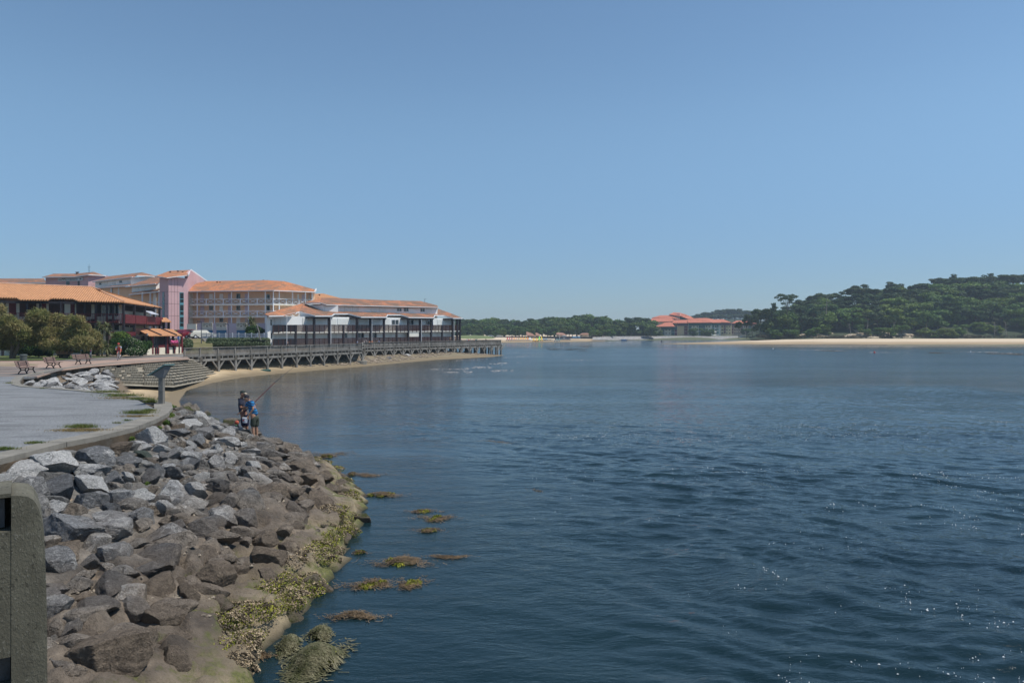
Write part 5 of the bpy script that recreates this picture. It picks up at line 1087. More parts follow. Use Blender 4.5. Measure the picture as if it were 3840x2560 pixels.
# benches
M['benchwood'] = simple('bench_timber', (.17, .11, .095), .8, .25, 4, .005, 30); M['benchwood2'] = simple('orange_bench_timber', (.33, .17, .085), .8, .2, 4)
M['iron'] = simple('cast_iron', (.012, .012, .014), .55, .1, 4)
def bench(px, py, yaw, label, wood='benchwood', L=1.8, sc=1.):
    p = G(px, py, ZP); o = empty('park_bench', (0, 0, 0), label, 'bench', 'benches along the promenade')
    for k in range(4): part('seat_slat', wood, o, lambda mb: mb.box(-L/2, L/2, -.30+k*.125, -.19+k*.125, .44, .475))
    for k in range(3): part('back_slat', wood, o, lambda mb: mb.bar((-L/2, .235+.05*k, .56+.13*k), (L/2, .235+.05*k, .56+.13*k), .035, .11, Vector((0, .35, 1)).normalized()))
    for x in (-L*.3, L*.3):
        def leg(mb):
            a = [(-.27, 0), (-.20, .13), (-.12, .24), (-.18, .40)]; 
            mb.bar((x, -.34, .03), (x, -.22, .05), .06, .06)
            pts = [(-.30, .02), (-.22, .16), (-.14, .28), (-.22, .43)]; pts2 = [(.28, .02), (.20, .16), (.10, .28), (.20, .43), (.31, .85)]
            for P_ in (pts, pts2):
                for q0, q1 in zip(P_[:-1], P_[1:]): mb.bar((x, *q0), (x, *q1), .06, .055, Vector((1, 0, 0)))
            mb.bar((x, -.14, .28), (x, .10, .28), .06, .05, Vector((1, 0, 0))); mb.bar((x, -.24, .42), (x, .22, .42), .05, .04, Vector((1, 0, 0)))
        part('leg', 'iron', o, leg)
    o.location = p; o.rotation_euler = (0, 0, yaw); o.scale = (sc,)*3; return o
bench(100, 1401, math.radians(100), 'brown slatted bench nearest the gravel, in front of the litter bin')
bench(200, 1380, math.radians(97), 'brown slatted bench in the middle between the bin and the inlet')
bench(312, 1365, math.radians(76), 'brown slatted bench closest to the rocky inlet and stair')
bench(238, 1342, math.radians(8), 'orange-brown bench on the lawn under the tamarisk', 'benchwood2')
# information lectern on the kerb
p = G(606, 1513, ZP+.03); o = empty('information_lectern', tuple(p), 'tilted teal-edged information panel on a grey wooden post at the kerb tip', 'information panel')
part('post', 'greywood', o, lambda mb: mb.hexa([p+Vector((a*.09, b*.09, 0)) for a, b in ((-1, -1), (1, -1), (1, 1), (-1, 1))], [p+Vector((a*.085, b*.085, 1.14)) for a, b in ((-1, -1), (1, -1), (1, 1), (-1, 1))]))
ax = Vector((.33, 0, .21)); bx = Vector((.06, .30, -.01))
c = p+Vector((-.01, 0, 1.30)); nn = ax.cross(bx).normalized()
M['leadgrey'] = simple('panel_underside', (.16, .165, .17), .6, .1, 3); M['tealedge'] = simple('teal_panel_edge', (.11, .19, .19), .4, .05, 3)
part('panel', 'tealedge', o, lambda mb: mb.hexa([c-ax-bx, c+ax-bx, c+ax+bx, c-ax+bx], [q+nn*.035 for q in (c-ax-bx, c+ax-bx, c+ax+bx, c-ax+bx)]))
part('panel_face', simple('panel_print', (.40, .45, .42), .35, .3, 6, c2=(.12, .25, .35), amt=.5), o, lambda mb: mb.hexa([q+nn*.036 for q in (c-ax*.93-bx*.93, c+ax*.93-bx*.93, c+ax*.93+bx*.93, c-ax*.93+bx*.93)], [q+nn*.039 for q in (c-ax*.93-bx*.93, c+ax*.93-bx*.93, c+ax*.93+bx*.93, c-ax*.93+bx*.93)]))
part('bracket', 'leadgrey', o, lambda mb: mb.hexa([p+Vector((a*.10, b*.10, 1.02)) for a, b in ((-1, -1), (1, -1), (1, 1), (-1, 1))], [c-ax*.8-bx*.6-nn*.01, c+ax*.8-bx*.6-nn*.01, c+ax*.8+bx*.6-nn*.01, c-ax*.8+bx*.6-nn*.01]))
# near bridge post, lower left
PD = 2.45
def pq(x, y, d=PD): return Q(x, y, d)
o = empty('bridge_parapet_post', (XD(90, PD).x, PD, 3.9), 'speckled concrete bridge parapet post with rail sockets, bottom left corner', 'parapet post')
def m_agg():
    t = NT('speckled_concrete'); p = t.geo(); n1 = t.noise(p, 7, 4, .6); n2 = t.noise(t.mapv(p, (1, 1, .6)), 120, 3, .75); n3 = t.noise(p, 60, 2, .5)
    c = t.ramp(n1, [(.3, (.085, .08, .058)), (.7, (.15, .142, .105))]); c = t.mix(t.rng(n2, .60, .74, 0, .75), c, (.36, .35, .30)); c = t.mix(t.rng(n3, .3, .38, .8, 0), c, (.03, .03, .022)); c = t.mix(t.rng(t.noise(t.mapv(p, (1, 1, .2)), 5, 4, .6), .48, .62, 0, .45), c, (.05, .045, .03))
    t.col(c); t.b.inputs['Roughness'].default_value = .95; t.bump(n2, .004); return t.m
M['agg'] = m_agg()
pa = math.atan((CX-90)/F); pv = Vector((-math.sin(pa), math.cos(pa)))*2.95; pe = Vector((math.cos(pa), math.sin(pa)))
pw = Wall(pv-pe*1.2, pv+pe*.6)
def post(mb):
    prof = [(178, 2560), (176, 2300), (172, 2150), (166, 2000), (158, 1950), (145, 1905), (128, 1876), (105, 1861), (60, 1857)]
    us = [(pw.u(x), pw.z(x, y)) for x, y in prof]; us = [(us[0][0], 3.9)]+us; uc = pw.u(42); dp = .26
    for (u0, z0), (u1, z1) in zip(us[:-1], us[1:]):
        mb.hexa([pw.p(uc, z0, 0), pw.p(u0, z0, 0), pw.p(u0, z0, -dp), pw.p(uc, z0, -dp)], [pw.p(uc, z1, 0), pw.p(u1, z1, 0), pw.p(u1, z1, -dp), pw.p(uc, z1, -dp)])
    ul = pw.u(-130); zz_ = [pw.z(0, y) for y in (1853, 1868, 1996, 2470, 2580)]
    for a, b in ((zz_[1], zz_[0]), (zz_[3], zz_[2]), (3.9, zz_[4])): pw.box(mb, ul, uc-.0005, a, b, -dp+.001, -.002)
    for a, b in ((zz_[2], zz_[1]), (zz_[4], zz_[3])): pw.box(mb, ul, uc-.0005, a+.0005, b-.0005, -dp+.001, -.19)
part('post_body', 'agg', o, post)
M['railwood'] = simple('tarred_rail_wood', (.07, .072, .075), .9, .4, 12, .004, 60)
for y0, y1, x1 in ((1880, 1990, 16), (2490, 2575, 38)):
    part('wooden_rail', 'railwood', o, lambda mb: pw.box(mb, pw.u(-900), pw.u(x1), pw.z(0, y1), pw.z(0, y0), -.15, -.05))
mb = MB(); mb.box(-12, 14, -1.8, PD+.3, 3.6, 3.9); tag(mb.build('bridge_deck', M['concrete']), kind='structure')
# cars and sculpture ------------------------------------------------
def car(px, py, D, yaw, body, label, boxy=False, z=None):
    o = empty('parked_car', (0, 0, 0), label, 'car', 'cars parked above the boardwalk'); L, W_, Hh = (4.3, 1.7, 1.45) if boxy else (4.4, 1.82, 1.6)
    prof = [(-2.15, .35), (-2.15, .85), (-2.0, .98), (-1.85, 1.0), (-1.55, Hh-.05), (-1.2, Hh), (.55, Hh), (1.0, 1.02), (2.0, .88), (2.15, .7), (2.15, .35)] if boxy else [(-2.1, .35), (-2.18, .8), (-2.1, 1.05), (-1.75, Hh-.1), (-1.3, Hh), (.3, Hh-.02), (1.1, 1.1), (2.05, .92), (2.2, .65), (2.15, .35)]
    def bd(mb):
        n = len(prof); vs = []
        for s_ in (-1, 1): vs += [(x, s_*(W_/2-(.14 if z_ > 1.08 else .0)), z_) for x, z_ in prof]
        mb.add(vs, [tuple(range(n)), tuple(range(2*n-1, n-1, -1))]+[(i, n+i, n+(i+1) % n, (i+1) % n) for i in range(n)])
    part('body', body, o, bd)
    def gl(mb):
        for s_ in (-1, 1):
            y = s_*(W_/2-.13); mb.hexa([(-1.5, y-.012, 1.05), (.75, y-.012, 1.05), (.75, y+.012, 1.05), (-1.5, y+.012, 1.05)], [(-1.3, y-.012, Hh-.12), (.35, y-.012, Hh-.12), (.35, y+.012, Hh-.12), (-1.3, y+.012, Hh-.12)])
        mb.hexa([(-2.03, -.62, 1.06), (-2.03, .62, 1.06), (-1.98, .62, 1.06), (-1.98, -.62, 1.06)], [(-1.72, -.55, Hh-.14), (-1.72, .55, Hh-.14), (-1.66, .55, Hh-.14), (-1.66, -.55, Hh-.14)])
    part('window', 'glass', o, gl)
    for x in (-1.35, 1.35):
        for s_ in (-1, 1):
            wh = part('wheel', 'iron', o, lambda mb: mb.tube((x, s_*(W_/2-.2), .33), (x, s_*(W_/2+.015), .33), .33, .33, 16)); part('hubcap', 'metalwhite', wh, lambda mb: mb.tube((x, s_*(W_/2+.016), .33), (x, s_*(W_/2+.03), .33), .17, .17, 12))
    for s_ in (-1, 1): part('tail_light', simple('tail_lamp_red', (.5, .02, .02), .2), o, lambda mb: mb.box(-2.2, -2.1, s_*.68-.14, s_*.68+.14, .82, .98))
    part('bumper', 'iron', o, lambda mb: mb.box(-2.24, -2.1, -W_/2+.03, W_/2-.03, .36, .58))
    q = XD(px, D); o.location = (q.x, q.y, TZ+.03 if z is None else z); o.rotation_euler = (0, 0, yaw); return o
M['redcar'] = simple('dark_red_car_paint', (.16, .008, .02), .2, .05, 1, spec=.7); M['whitecar'] = simple('ivory_car_paint', (.62, .60, .52), .3, .05, 1, spec=.6)
car(712, 1275, 126, math.radians(62), 'redcar', 'dark red hatchback parked below the pink stair tower'); car(759, 1275, 125, math.radians(38), 'whitecar', 'old ivory estate car parked beside the dark red hatchback', True)
D = 113; o = empty('wooden_sculpture', Q(975, 1300, D), 'tall twisted grey driftwood-like sculpture standing by the hedge', 'sculpture')
def sculpt(mb):
    ps = [((966, 1300), (969, 1283), 1.7, 2.0), ((979, 1300), (980, 1286), 1.7, 2.2), ((980, 1286), (978, 1272), 2.2, 2.6), ((969, 1283), (973, 1270), 2.0, 2.5), ((975, 1272), (972, 1258), 3.2, 2.6), ((972, 1258), (971, 1244), 2.6, 2.9), ((971, 1244), (966, 1229), 2.9, 2.3), ((969, 1240), (961, 1224), 1.6, 1.8), ((966, 1229), (964, 1219), 2.3, 2.7), ((964, 1219), (967, 1218), 2.6, 1.6)]
    for a, b, r0, r1 in ps: mb.tube(Q(*a, D), Q(*b, D), r0*D/F, r1*D/F, 9)
part('figure', 'greywood', o, sculpt)
# ------------------------------------------------------------------ foliage
def m_leaf(name, c, c2, var=.5, trans=.25, scale=1.2):
    t = NT(name); oi = t.new('ObjectInfo'); p = t.geo(); co = t.coord('Object')
    n = t.noise(co, scale, 4, .6); n2 = t.noise(co, scale*9, 2, .6)
    cc = t.mix(t.rng(n, .35, .65), c, c2)
    cc = t.mix(1., cc, t.ramp(n2, [(.3, 1-var), (.7, 1+var)]), 'MULTIPLY')
    cc = t.mix(1., cc, oi.outputs['Color'], 'MULTIPLY'); t.col(cc)
    t.b.inputs['Roughness'].default_value = .65; t.b.inputs['Specular IOR Level'].default_value = .25
    tr = t.new('BsdfTranslucent'); t.lk(cc, tr.inputs[0]); mx = t.new('MixShader'); mx.inputs[0].default_value = trans
    t.lk(t.b.outputs[0], mx.inputs[1]); t.lk(tr.outputs[0], mx.inputs[2]); t.lk(mx.outputs[0], t.n['Material Output'].inputs[0]); return t.m
M['leaf_dark'] = m_leaf('pine_foliage', (.038, .078, .028), (.085, .13, .040)); M['leaf_mid'] = m_leaf('broadleaf_foliage', (.055, .115, .022), (.15, .21, .04))
M['leaf_tam'] = m_leaf('tamarisk_foliage', (.19, .21, .065), (.38, .31, .15), .45, .45, .9); M['leaf_shrub'] = m_leaf('shrub_foliage', (.022, .06, .014), (.06, .12, .025), .5, .25, 2.5)
M['leaf_olea'] = m_leaf('grey_green_hedge_foliage', (.06, .09, .04), (.15, .19, .10), .55, .25, 5); M['flower_white'] = m_leaf('cream_blossom', (.42, .42, .30), (.58, .56, .42), .2, .2, 5)
M['yucca'] = m_leaf('yucca_blade', (.10, .13, .05), (.24, .24, .12), .4, .2, 3)
M['bark'] = simple('tree_bark', (.10, .075, .055), .95, .35, 3, .02, 9); M['deadwood'] = simple('bleached_dead_wood', (.26, .24, .22), .95, .3, 3)
def cards(clumps, n, size, seed, aspect=1.3, droop=0., shell=.55, out=.8):
    r = np.random.RandomState(seed); cl = np.array(clumps, float); wt = cl[:, 3]*cl[:, 4]+cl[:, 5]*cl[:, 3]; k = r.choice(len(cl), n, p=wt/wt.sum())
    d = r.normal(size=(n, 3)); d /= np.linalg.norm(d, axis=1)[:, None]; rad = (shell+(1-shell)*r.rand(n))**.6*(1+.12*r.normal(size=n))
    c = cl[k, :3]+d*cl[k, 3:6]*rad[:, None]
    nn = d*out+r.normal(size=(n, 3))*.6; nn /= np.linalg.norm(nn, axis=1)[:, None]
    a = np.cross(nn, r.normal(size=(n, 3))); a[:, 2] -= droop*np.abs(a).sum(1); a /= np.linalg.norm(a, axis=1)[:, None]+1e-9; b = np.cross(nn, a); b /= np.linalg.norm(b, axis=1)[:, None]+1e-9
    s = size*(.6+.8*r.rand(n))[:, None]; a = a*s*aspect/2; b = b*s/2/max(aspect, 1)**.5
    v = np.stack([c-a, c-b*.9+a*.1, c+a, c+b+a*.15], 1).reshape(-1, 3); f = np.arange(4*n).reshape(n, 4); return v, f
def limb_mesh(segs, n=6):
    mb = MB()
    for a, b, r0, r1 in segs: mb.tube(a, b, r0, r1, n)
    return mb
def tree(kind, seed, h=12., n=1500, size=.75, leaf='leaf_dark', bark='bark', name=None, spread=1.):
    r = random.Random(seed); cl = []; segs = []
    if kind == 'pine':        # bare trunk, limbs fanning into a flattened irregular crown
        lean = Vector((r.uniform(-.8, .8), r.uniform(-.6, .6), 0)); top = Vector((0, 0, h*.62))+lean; segs.append(((0, 0, -1), top*.5, .22, .17)); segs.append((top*.5, top, .17, .11))
        for k in range(11):
            a = k*2.4+r.random(); rr_ = h*.24*spread*r.uniform(.35, 1.2); z = h*r.uniform(.66, .93); e = Vector((math.cos(a)*rr_, math.sin(a)*rr_, z))+lean
            segs.append((top*r.uniform(.72, 1), e, .08, .03)); cl.append((*e, h*.115*r.uniform(.7, 1.3)*spread, h*.115*r.uniform(.7, 1.3)*spread, h*.065*r.uniform(.8, 1.3)))
    elif kind == 'tallpine':
        top = Vector((r.uniform(-.5, .5), 0, h*.95)); segs.append(((0, 0, -1), top, .2, .04))
        for k in range(16):
            f = r.uniform(.35, 1); a = k*2.4; rr_ = h*.2*(1.15-f)*r.uniform(.6, 1.3)*spread; e = Vector((math.cos(a)*rr_, math.sin(a)*rr_, h*f)); segs.append((top*min(f*.95, .95), e, .05, .02)); s_ = h*.085*r.uniform(.7, 1.3); cl.append((*e, s_*1.2, s_*1.2, s_*.75))
    elif kind == 'round':
        segs.append(((0, 0, -1), (0, 0, h*.5), .25, .15))
        for k in range(16):
            a = k*2.4+r.random(); z = h*r.uniform(.22, .88); rr_ = h*.34*spread*math.sqrt(max(.05, 1-((z/h-.5)/.5)**2))*r.uniform(.5, 1.05); e = Vector((math.cos(a)*rr_, math.sin(a)*rr_, z)); segs.append(((0, 0, z*.6), e, .07, .03)); s_ = h*.15*r.uniform(.7, 1.25); cl.append((*e, s_, s_, s_*.85))
    elif kind == 'sparse':
        segs = [((0, 0, -1), (.2, 0, h*.45), .22, .16), ((.2, 0, h*.45), (.5, 0, h*.8), .16, .07)]
        for k in range(24):
            a = k*2.4; rr_ = h*.36*r.uniform(.3, 1.); e = Vector((math.cos(a)*rr_, math.sin(a)*rr_, h*r.uniform(.68, .98))); segs.append(((.35, 0, h*r.uniform(.42, .72)), e, .07, .025)); cl.append((*e, h*.085, h*.085, h*.035))
    v, f = cards(cl, n, size, seed)
    t_ = bpy.data.objects.new(name, None); t_.empty_display_size = .3; C.objects.link(t_); ORG[t_.name] = Vector((0, 0, 0))
    np_mesh('crown', v, f, M[leaf], t_); limb_mesh(segs, 5).build('trunk', M[bark], t_); return t_
PROTO = {'pine': [tree('pine', 10+k, 13, 2200, .62, 'leaf_dark', name='pine_tree') for k in range(5)], 'tallpine': [tree('tallpine', 30+k, 14, 1900, .60, 'leaf_dark', name='pine_tree') for k in range(3)],
         'round': [tree('round', 50+k, 10, 2600, .62, 'leaf_mid', name='broadleaf_tree') for k in range(5)]}
used = set()
def plant(kind, x, y, z, h, col, label, cat, group, rs, sxy=1.):
    k = rs.randint(0, len(PROTO[kind])-1); p = PROTO[kind][k]; base = {'pine': 13, 'tallpine': 14, 'round': 10}[kind]
    o = p if p.name not in used else copy_tree(p); used.add(p.name)
    s = h/base; o.location = (x, y, z); o.scale = (s*sxy, s*sxy, s); o.rotation_euler = (0, 0, rs.uniform(0, 6.28)); tag(o, label, cat, group)
    for ch in o.children: ch.color = (*col, 1)
    return o
# ------------------------------------------------------------------ far shores
def columns(name, cols, m):
    """cols: list of (px, [(D, z), ...]) with equal counts"""
    n = len(cols[0][1]); v = [(*XD(px, D), z) for px, pr in cols for D, z in pr]
    f = [(i*n+j, (i+1)*n+j, (i+1)*n+j+1, i*n+j+1) for i in range(len(cols)-1) for j in range(n-1)]
    return tag(np_mesh(name, np.array(v), np.array(f), m, None, True), kind='structure')
M['farsand'] = simple('pale_beach_sand', (.50, .39, .26), .95, .1, .05, world=True); t = NT('banded_beach_sand'); p = t.geo(); s_ = t.new('SeparateXYZ'); t.lk(p, s_.inputs[0])
zz = t.math('ADD', s_.outputs[2], t.rng(t.noise(p, .06, 4, .6), .3, .7, -.12, .12)); t.col(t.mix(t.rng(zz, .75, 1.2), t.mix(t.rng(zz, .1, .35), (.17, .135, .08), (.36, .26, .15)), (.60, .48, .34))); t.b.inputs['Roughness'].default_value = .95; M['beach'] = t.m
def pr(D0, w=1., zt=2.2, D1=470, z1=3.0): return [(D0-3, -.3), (D0+3, .1), (D0+22*w, .8), (D0+42*w, 1.25), (D0+60*w, zt), (D1, z1)]
columns('right_beach', [(2480, [(345, -.3), (347, .02), (349, .08), (351, .08), (353, .02), (355, -.3)]), (2560, [(336, -.3), (339, .2), (346, .3), (354, .35), (362, .2), (370, -.3)]), (2700, [(325, -.3), (329, .2), (342, .6), (362, .8), (380, .6), (392, -.2)]),
        (2840, [(321, -.3), (325, .2), (340, .8), (362, 1.2), (392, 1.3), (412, .3)]), (2960, pr(322, 1, 1.9)), (3100, pr(321)), (3300, pr(319)), (3600, pr(318)), (3840, pr(317)), (4400, pr(316)), (5200, pr(316)), (7500, pr(316))], M['beach'])
SK = [(2700, 1228), (2829, 1170), (2856, 1155), (2898, 1145), (2980, 1166), (3008, 1120), (3058, 1098), (3090, 1102), (3123, 1112), (3159, 1092), (3196, 1073), (3242, 1064), (3270, 1076), (3302, 1083), (3343, 1056), (3380, 1068), (3449, 1062), (3476, 1056), (3495, 1045), (3563, 1028), (3609, 1040), (3660, 1026), (3729, 1032), (3816, 1026), (3900, 1032), (4100, 1040), (4600, 1060), (5400, 1090), (8000, 1150)]
def sky_y(px): return float(np.interp(px, [a for a, _ in SK], [b for _, b in SK]))
DF_, DW_ = 383., 85.
def hill_z(P):
    px = CX+P[:, 0]/P[:, 1]*F; t = (P[:, 1]-DF_)/DW_; ys = np.interp(px, [a for a, _ in SK], [b for _, b in SK]); top = np.maximum(5.4+(HY-ys)*(DF_+DW_)/F-11.5, 1.5)
    tt = np.clip(t, 0, 1); z = 2.2+(top-2.2)*(tt**.85); z = np.where(t > 1, top-(t-1)*3, z); z = np.where(t < 0, 2.2+t*6, z)
    return z+vnoise(P, .05, 8, 3)*1.2*np.clip(t*4, 0, 1)*np.clip((px-2700)/200, 0, 1)
M['duff'] = simple('forest_floor', (.045, .055, .025), .95, .4, .1, .1, .6, world=True, c2=(.03, .045, .018), amt=.5)
grid_mesh('wooded_dune', np.arange(105, 900, 6.), np.arange(380, 620, 4.), hill_z, M['duff'], keep=lambda P, Z: (CX+P[:, 0]/P[:, 1]*F > 2830) & (Z > .2))['kind'] = 'structure'
def barez(P): return hill_z(P)+.25
M['bare'] = simple('bare_dune_sand', (.46, .38, .28), .95, .2, .3, world=True, c2=(.16, .13, .08), amt=.45)
grid_mesh('bare_dune_slope', np.arange(150, 235, 1.5), np.arange(383.2, 398, 1.), lambda P: barez(P)+.15*vnoise(P, .4, 3, 2), M['bare'], keep=lambda P, Z: vnoise(P, .12, 77, 3) > .02)['kind'] = 'structure'
rs = random.Random(4); G_R = 'trees of the wood behind the right-hand beach'
def greens(b=1.): k = rs.uniform(.75, 1.25)*b; return (k*rs.uniform(.85, 1.15), k, k*rs.uniform(.85, 1.15))
ROWW = ['at its foot', 'second row up', 'third row up', 'fourth row up', 'halfway up', 'above the middle', 'near the top', 'just under the skyline', 'on the skyline']; COLW = ['leftmost sixth', 'second sixth', 'left of its middle', 'right of its middle', 'fifth sixth', 'rightmost sixth']
for li in range(9):
    t_ = li/8; D = DF_+4+t_*DW_; n = 24 if li else 28
    for i in range(n):
        px = 2900+(3990-2900)*(i+rs.random()*.9)/n
        if li < 2 and px > 3000 and rs.random() < .2: continue
        D_ = D+rs.uniform(-4, 4); q = XD(px, D_); z = float(hill_z(np.array([[q.x, q.y]]))[0])
        if li == 0: kd, h = 'round', rs.uniform(4, 6.5)
        elif li < 4: kd, h = rs.choice(['round', 'round', 'pine']), rs.uniform(8, 12)
        elif li < 7: kd, h = rs.choice(['round', 'pine', 'pine']), rs.uniform(10, 13)
        else: kd, h = rs.choice(['pine', 'pine', 'tallpine']), rs.uniform(10.5, 13.5)
        if li == 8: h = max(5, ZD(sky_y(px), D_)-z)*rs.uniform(.93, 1.04)
        plant(kd, q.x, q.y, z-.4, h, greens(1.15 if kd == 'round' else .95), {'round': 'bright green broadleaf tree', 'pine': 'dark maritime pine', 'tallpine': 'tall narrow dark pine'}[kd]+f' in right-hand wood, {ROWW[li]}, {COLW[min(int((px-2900)/157), 5)]}', 'tree', G_R, rs, 1.75 if kd == 'round' else 1.65)
# pines at the left end of that wood
for px, yt, yb, kd, D in ((2800, 1190, 1262, 'pine', 400), (2822, 1176, 1262, 'pine', 396), (2850, 1156, 1262, 'pine', 402), (2872, 1152, 1262, 'pine', 396), (2898, 1142, 1260, 'tallpine', 408), (2770, 1205, 1262, 'pine', 405), (2838, 1190, 1262, 'tallpine', 392), (2918, 1168, 1258, 'pine', 398), (2965, 1166, 1256, 'round', 395), (2940, 1185, 1258, 'round', 392)):
    zb = max(ZD(yb, D), 2.0); zt = ZD(yt, D); q = XD(px, D); plant(kd, q.x, q.y, zb-.5, zt-zb+.5, greens(.95), 'open-crowned pine with bare trunk at the left end of the right-hand wood' if kd != 'round' else 'low leafy tree at the left end of the right-hand wood', 'tree', 'open pines at the tip of the wood', rs, .85)
lone = tree('sparse', 91, 15, 2400, .38, 'leaf_dark', name='umbrella_pine'); lone.location = (*XD(2950, 402), 9); lone.scale = (1.1, 1.1, 1.18); tag(lone, 'lone umbrella pine standing clear above the left end of the wood', 'tree')
lone.location.z = ZD(1104, 402)-15*1.16
for px, yb, h, D in ((3098, 1170, 9, 388), (3250, 1235, 7, 386), (3350, 1245, 7.5, 385), (3470, 1250, 7, 386), (3730, 1250, 8, 385), (3775, 1255, 8.5, 385), (3190, 1245, 6, 386)):
    o = empty('dead_tree', (*XD(px, D), max(ZD(yb+10, D), 2)), f'bleached bare dead tree against the dark wood, {"%s" % {3098: "high on the slope at its left", 3250: "left of the bare sand", 3350: "right of the bare sand", 3470: "below the tallest pines", 3730: "near the right edge", 3775: "furthest right", 3190: "at the foot of the dune"}[px]}', 'dead tree'); b_ = org(o); rr = random.Random(px)
    def dead(mb):
        tp = b_+Vector((rr.uniform(-1.5, 1.5), -1, h)); mb.tube(b_, tp, .16, .05, 5)
        for k in range(9):
            a = b_.lerp(tp, rr.uniform(.3, .95)); mb.tube(a, a+Vector((rr.uniform(-2.2, 2.2), rr.uniform(-1, .5), rr.uniform(.3, 2.2))), .06, .02, 4)
    part('trunk', 'deadwood', o, dead)
# tangle of dry brush at the dune foot
v, f = cards([(*XD(px, DF_+rs.uniform(0, 4)), 2.4+rs.random()*1.0, 3.5, 1.5, .9) for px in range(2860, 3990, 16)], 9000, .5, 77, 3.0)
tag(np_mesh('dune_scrub', v, f, m_leaf('dry_scrub', (.055, .05, .03), (.12, .10, .06), .4, .2, .5)), 'tangle of dry scrub and fallen branches along the dune foot', kind='stuff')
# ---- left far shore
def pl_(D0, dz=1.): return [(D0-3, -.3), (D0+3, .1), (D0+30, .6*dz), (D0+70, 1.4*dz), (D0+110, 2.2*dz), (1400, 3.2)]
columns('far_beach', [(1200, pl_(372)), (1560, pl_(370)), (1700, pl_(368)), (1885, pl_(376)), (2000, pl_(392)), (2100, pl_(405)), (2200, pl_(425)), (2270, pl_(462))], M['beach'])
columns('far_shore', [(2270, pl_(462)), (2330, [(498, -.3), (503, .1), (507, .3), (510, .45), (560, 2.9), (1400, 3.2)]), (2400, [(517, -.3), (522, .1), (524, .3), (526, .4), (560, 2.9), (1400, 3.2)]), (2700, [(537, -.3), (542, .1), (543, .3), (545, .4), (560, 2.9), (1400, 3.2)]), (2900, [(546, -.3), (549, .1), (550, .3), (551, .4), (560, 2.9), (1400, 3.2)]), (3600, [(546, -.3), (549, .1), (550, .3), (551, .4), (560, 2.9), (1400, 3.2)])], simple('far_grassy_ground', (.10, .11, .055), .95, .2, .05, world=True))
M['riprap_far'] = simple('far_stone_facing', (.26, .25, .24), .95, .5, .9, .2, 1.5, world=True)
columns('stone_embankment', [(2222, [(448, .9), (452, 1.6), (457, 2.5), (460, 2.5)])]+[(px, [(D, .35), (D+4, 1.2), (D+9, 2.6), (D+13, 2.75)]) for px, D in ((2300, 490), (2400, 525), (2560, 540), (2800, 548))], M['riprap_far'])
lw = MB(); lw.bar((*XD(1840, 492), 2.2), (*XD(2225, 458), 2.1), .4, 1.3); tag(lw.build('low_sea_wall', simple('dark_low_wall', (.10, .095, .09), .9, .2, .4)), 'long low dark wall behind the pedal boat beach', 'wall')
columns('grass_mound', [(1726, [(440, .5), (455, 2.2), (470, 3.4), (520, 3.5)]), (1780, [(440, .5), (455, 2.4), (470, 3.7), (520, 3.7)]), (1835, [(440, .5), (455, 2.0), (470, 3.0), (520, 3)]), (1875, [(440, .5), (455, 1.0), (470, 1.2), (520, 1.2)])], simple('mown_grass_mound', (.13, .16, .055), .95, .15, .1, world=True))
SL = [(1600, 1198), (1727, 1196), (1780, 1193), (1816, 1190), (1850, 1194), (1884, 1196), (1908, 1201), (1958, 1196), (2015, 1193), (2050, 1196), (2092, 1188), (2131, 1189), (2167, 1179), (2226, 1178), (2271, 1186), (2295, 1199), (2316, 1193), (2345, 1190), (2390, 1188), (2429, 1194), (2480, 1196)]
rs = random.Random(9)
for li in range(5):
    D = 505+li*22; n = 24
    for i in range(n):
        px = 1690+(2450-1690)*(i+rs.random()*.9)/n
        if li == 0 and not (1730 < px < 2000): continue
        if li == 1 and px > 2180 and rs.random() < .5: continue
        ysky = float(np.interp(px, [a for a, _ in SL], [b for _, b in SL])); f = (.45, .6, .76, .9, 1.0)[li]; yt = 1262-(1262-ysky)*f*rs.uniform(.94, 1.04); D_ = D+rs.uniform(-6, 6); q = XD(px, D_); h = ZD(yt, D_)-2.6
        kd = rs.choice(['pine', 'round', 'round', 'pine']) if li > 1 else 'round'
        plant(kd, q.x, q.y, 2.4 if kd == 'round' else 2.4, h*1.02, greens(.85), {'pine': 'round-topped pine', 'round': 'dark leafy tree'}[kd]+f" in the far wood, {['front row', 'second row', 'middle row', 'fourth row', 'skyline row'][li]}, {['beside the white building', 'above the grass mound', 'behind the pedal boats', 'behind the beach hut', 'behind the small houses', 'by the big residence'][min(int((px-1690)/127), 5)]}", 'tree', 'trees of the far wood', rs, 1.5 if kd == 'round' else 1.35)
hz = [(2600, 1200), (2640, 1183), (2690, 1178), (2750, 1173), (2790, 1176), (2850, 1182), (2950, 1190)]
def bh(P):
    px = CX+P[:, 0]/P[:, 1]*F; y = np.interp(px, [2300, 2400]+[a for a, _ in hz], [1250, 1225]+[b for _, b in hz]); return np.maximum(5.4+(HY-y)*980/F-9, 2)*np.clip((P[:, 1]-760)/140, 0, 1)
grid_mesh('far_hill', np.arange(120, 520, 10.), np.arange(760, 1100, 12.), bh, M['duff'])['kind'] = 'structure'
for i in range(72):
    li = i % 4; px = 2450+(2900-2450)*(i+rs.random())/72; D_ = 860+li*42; q = XD(px, D_); z = float(bh(np.array([[q.x, q.y]]))[0]); plant('pine', q.x, q.y, z-1, rs.uniform(11, 14), greens(.8), f"hazy pine on the distant hill, {['front', 'second', 'third', 'rear'][li]} row, {['left end', 'left of centre', 'right of centre', 'right end'][min(int((px-2450)/113), 3)]}", 'tree', 'pines on the distant hill', rs, 2.3)
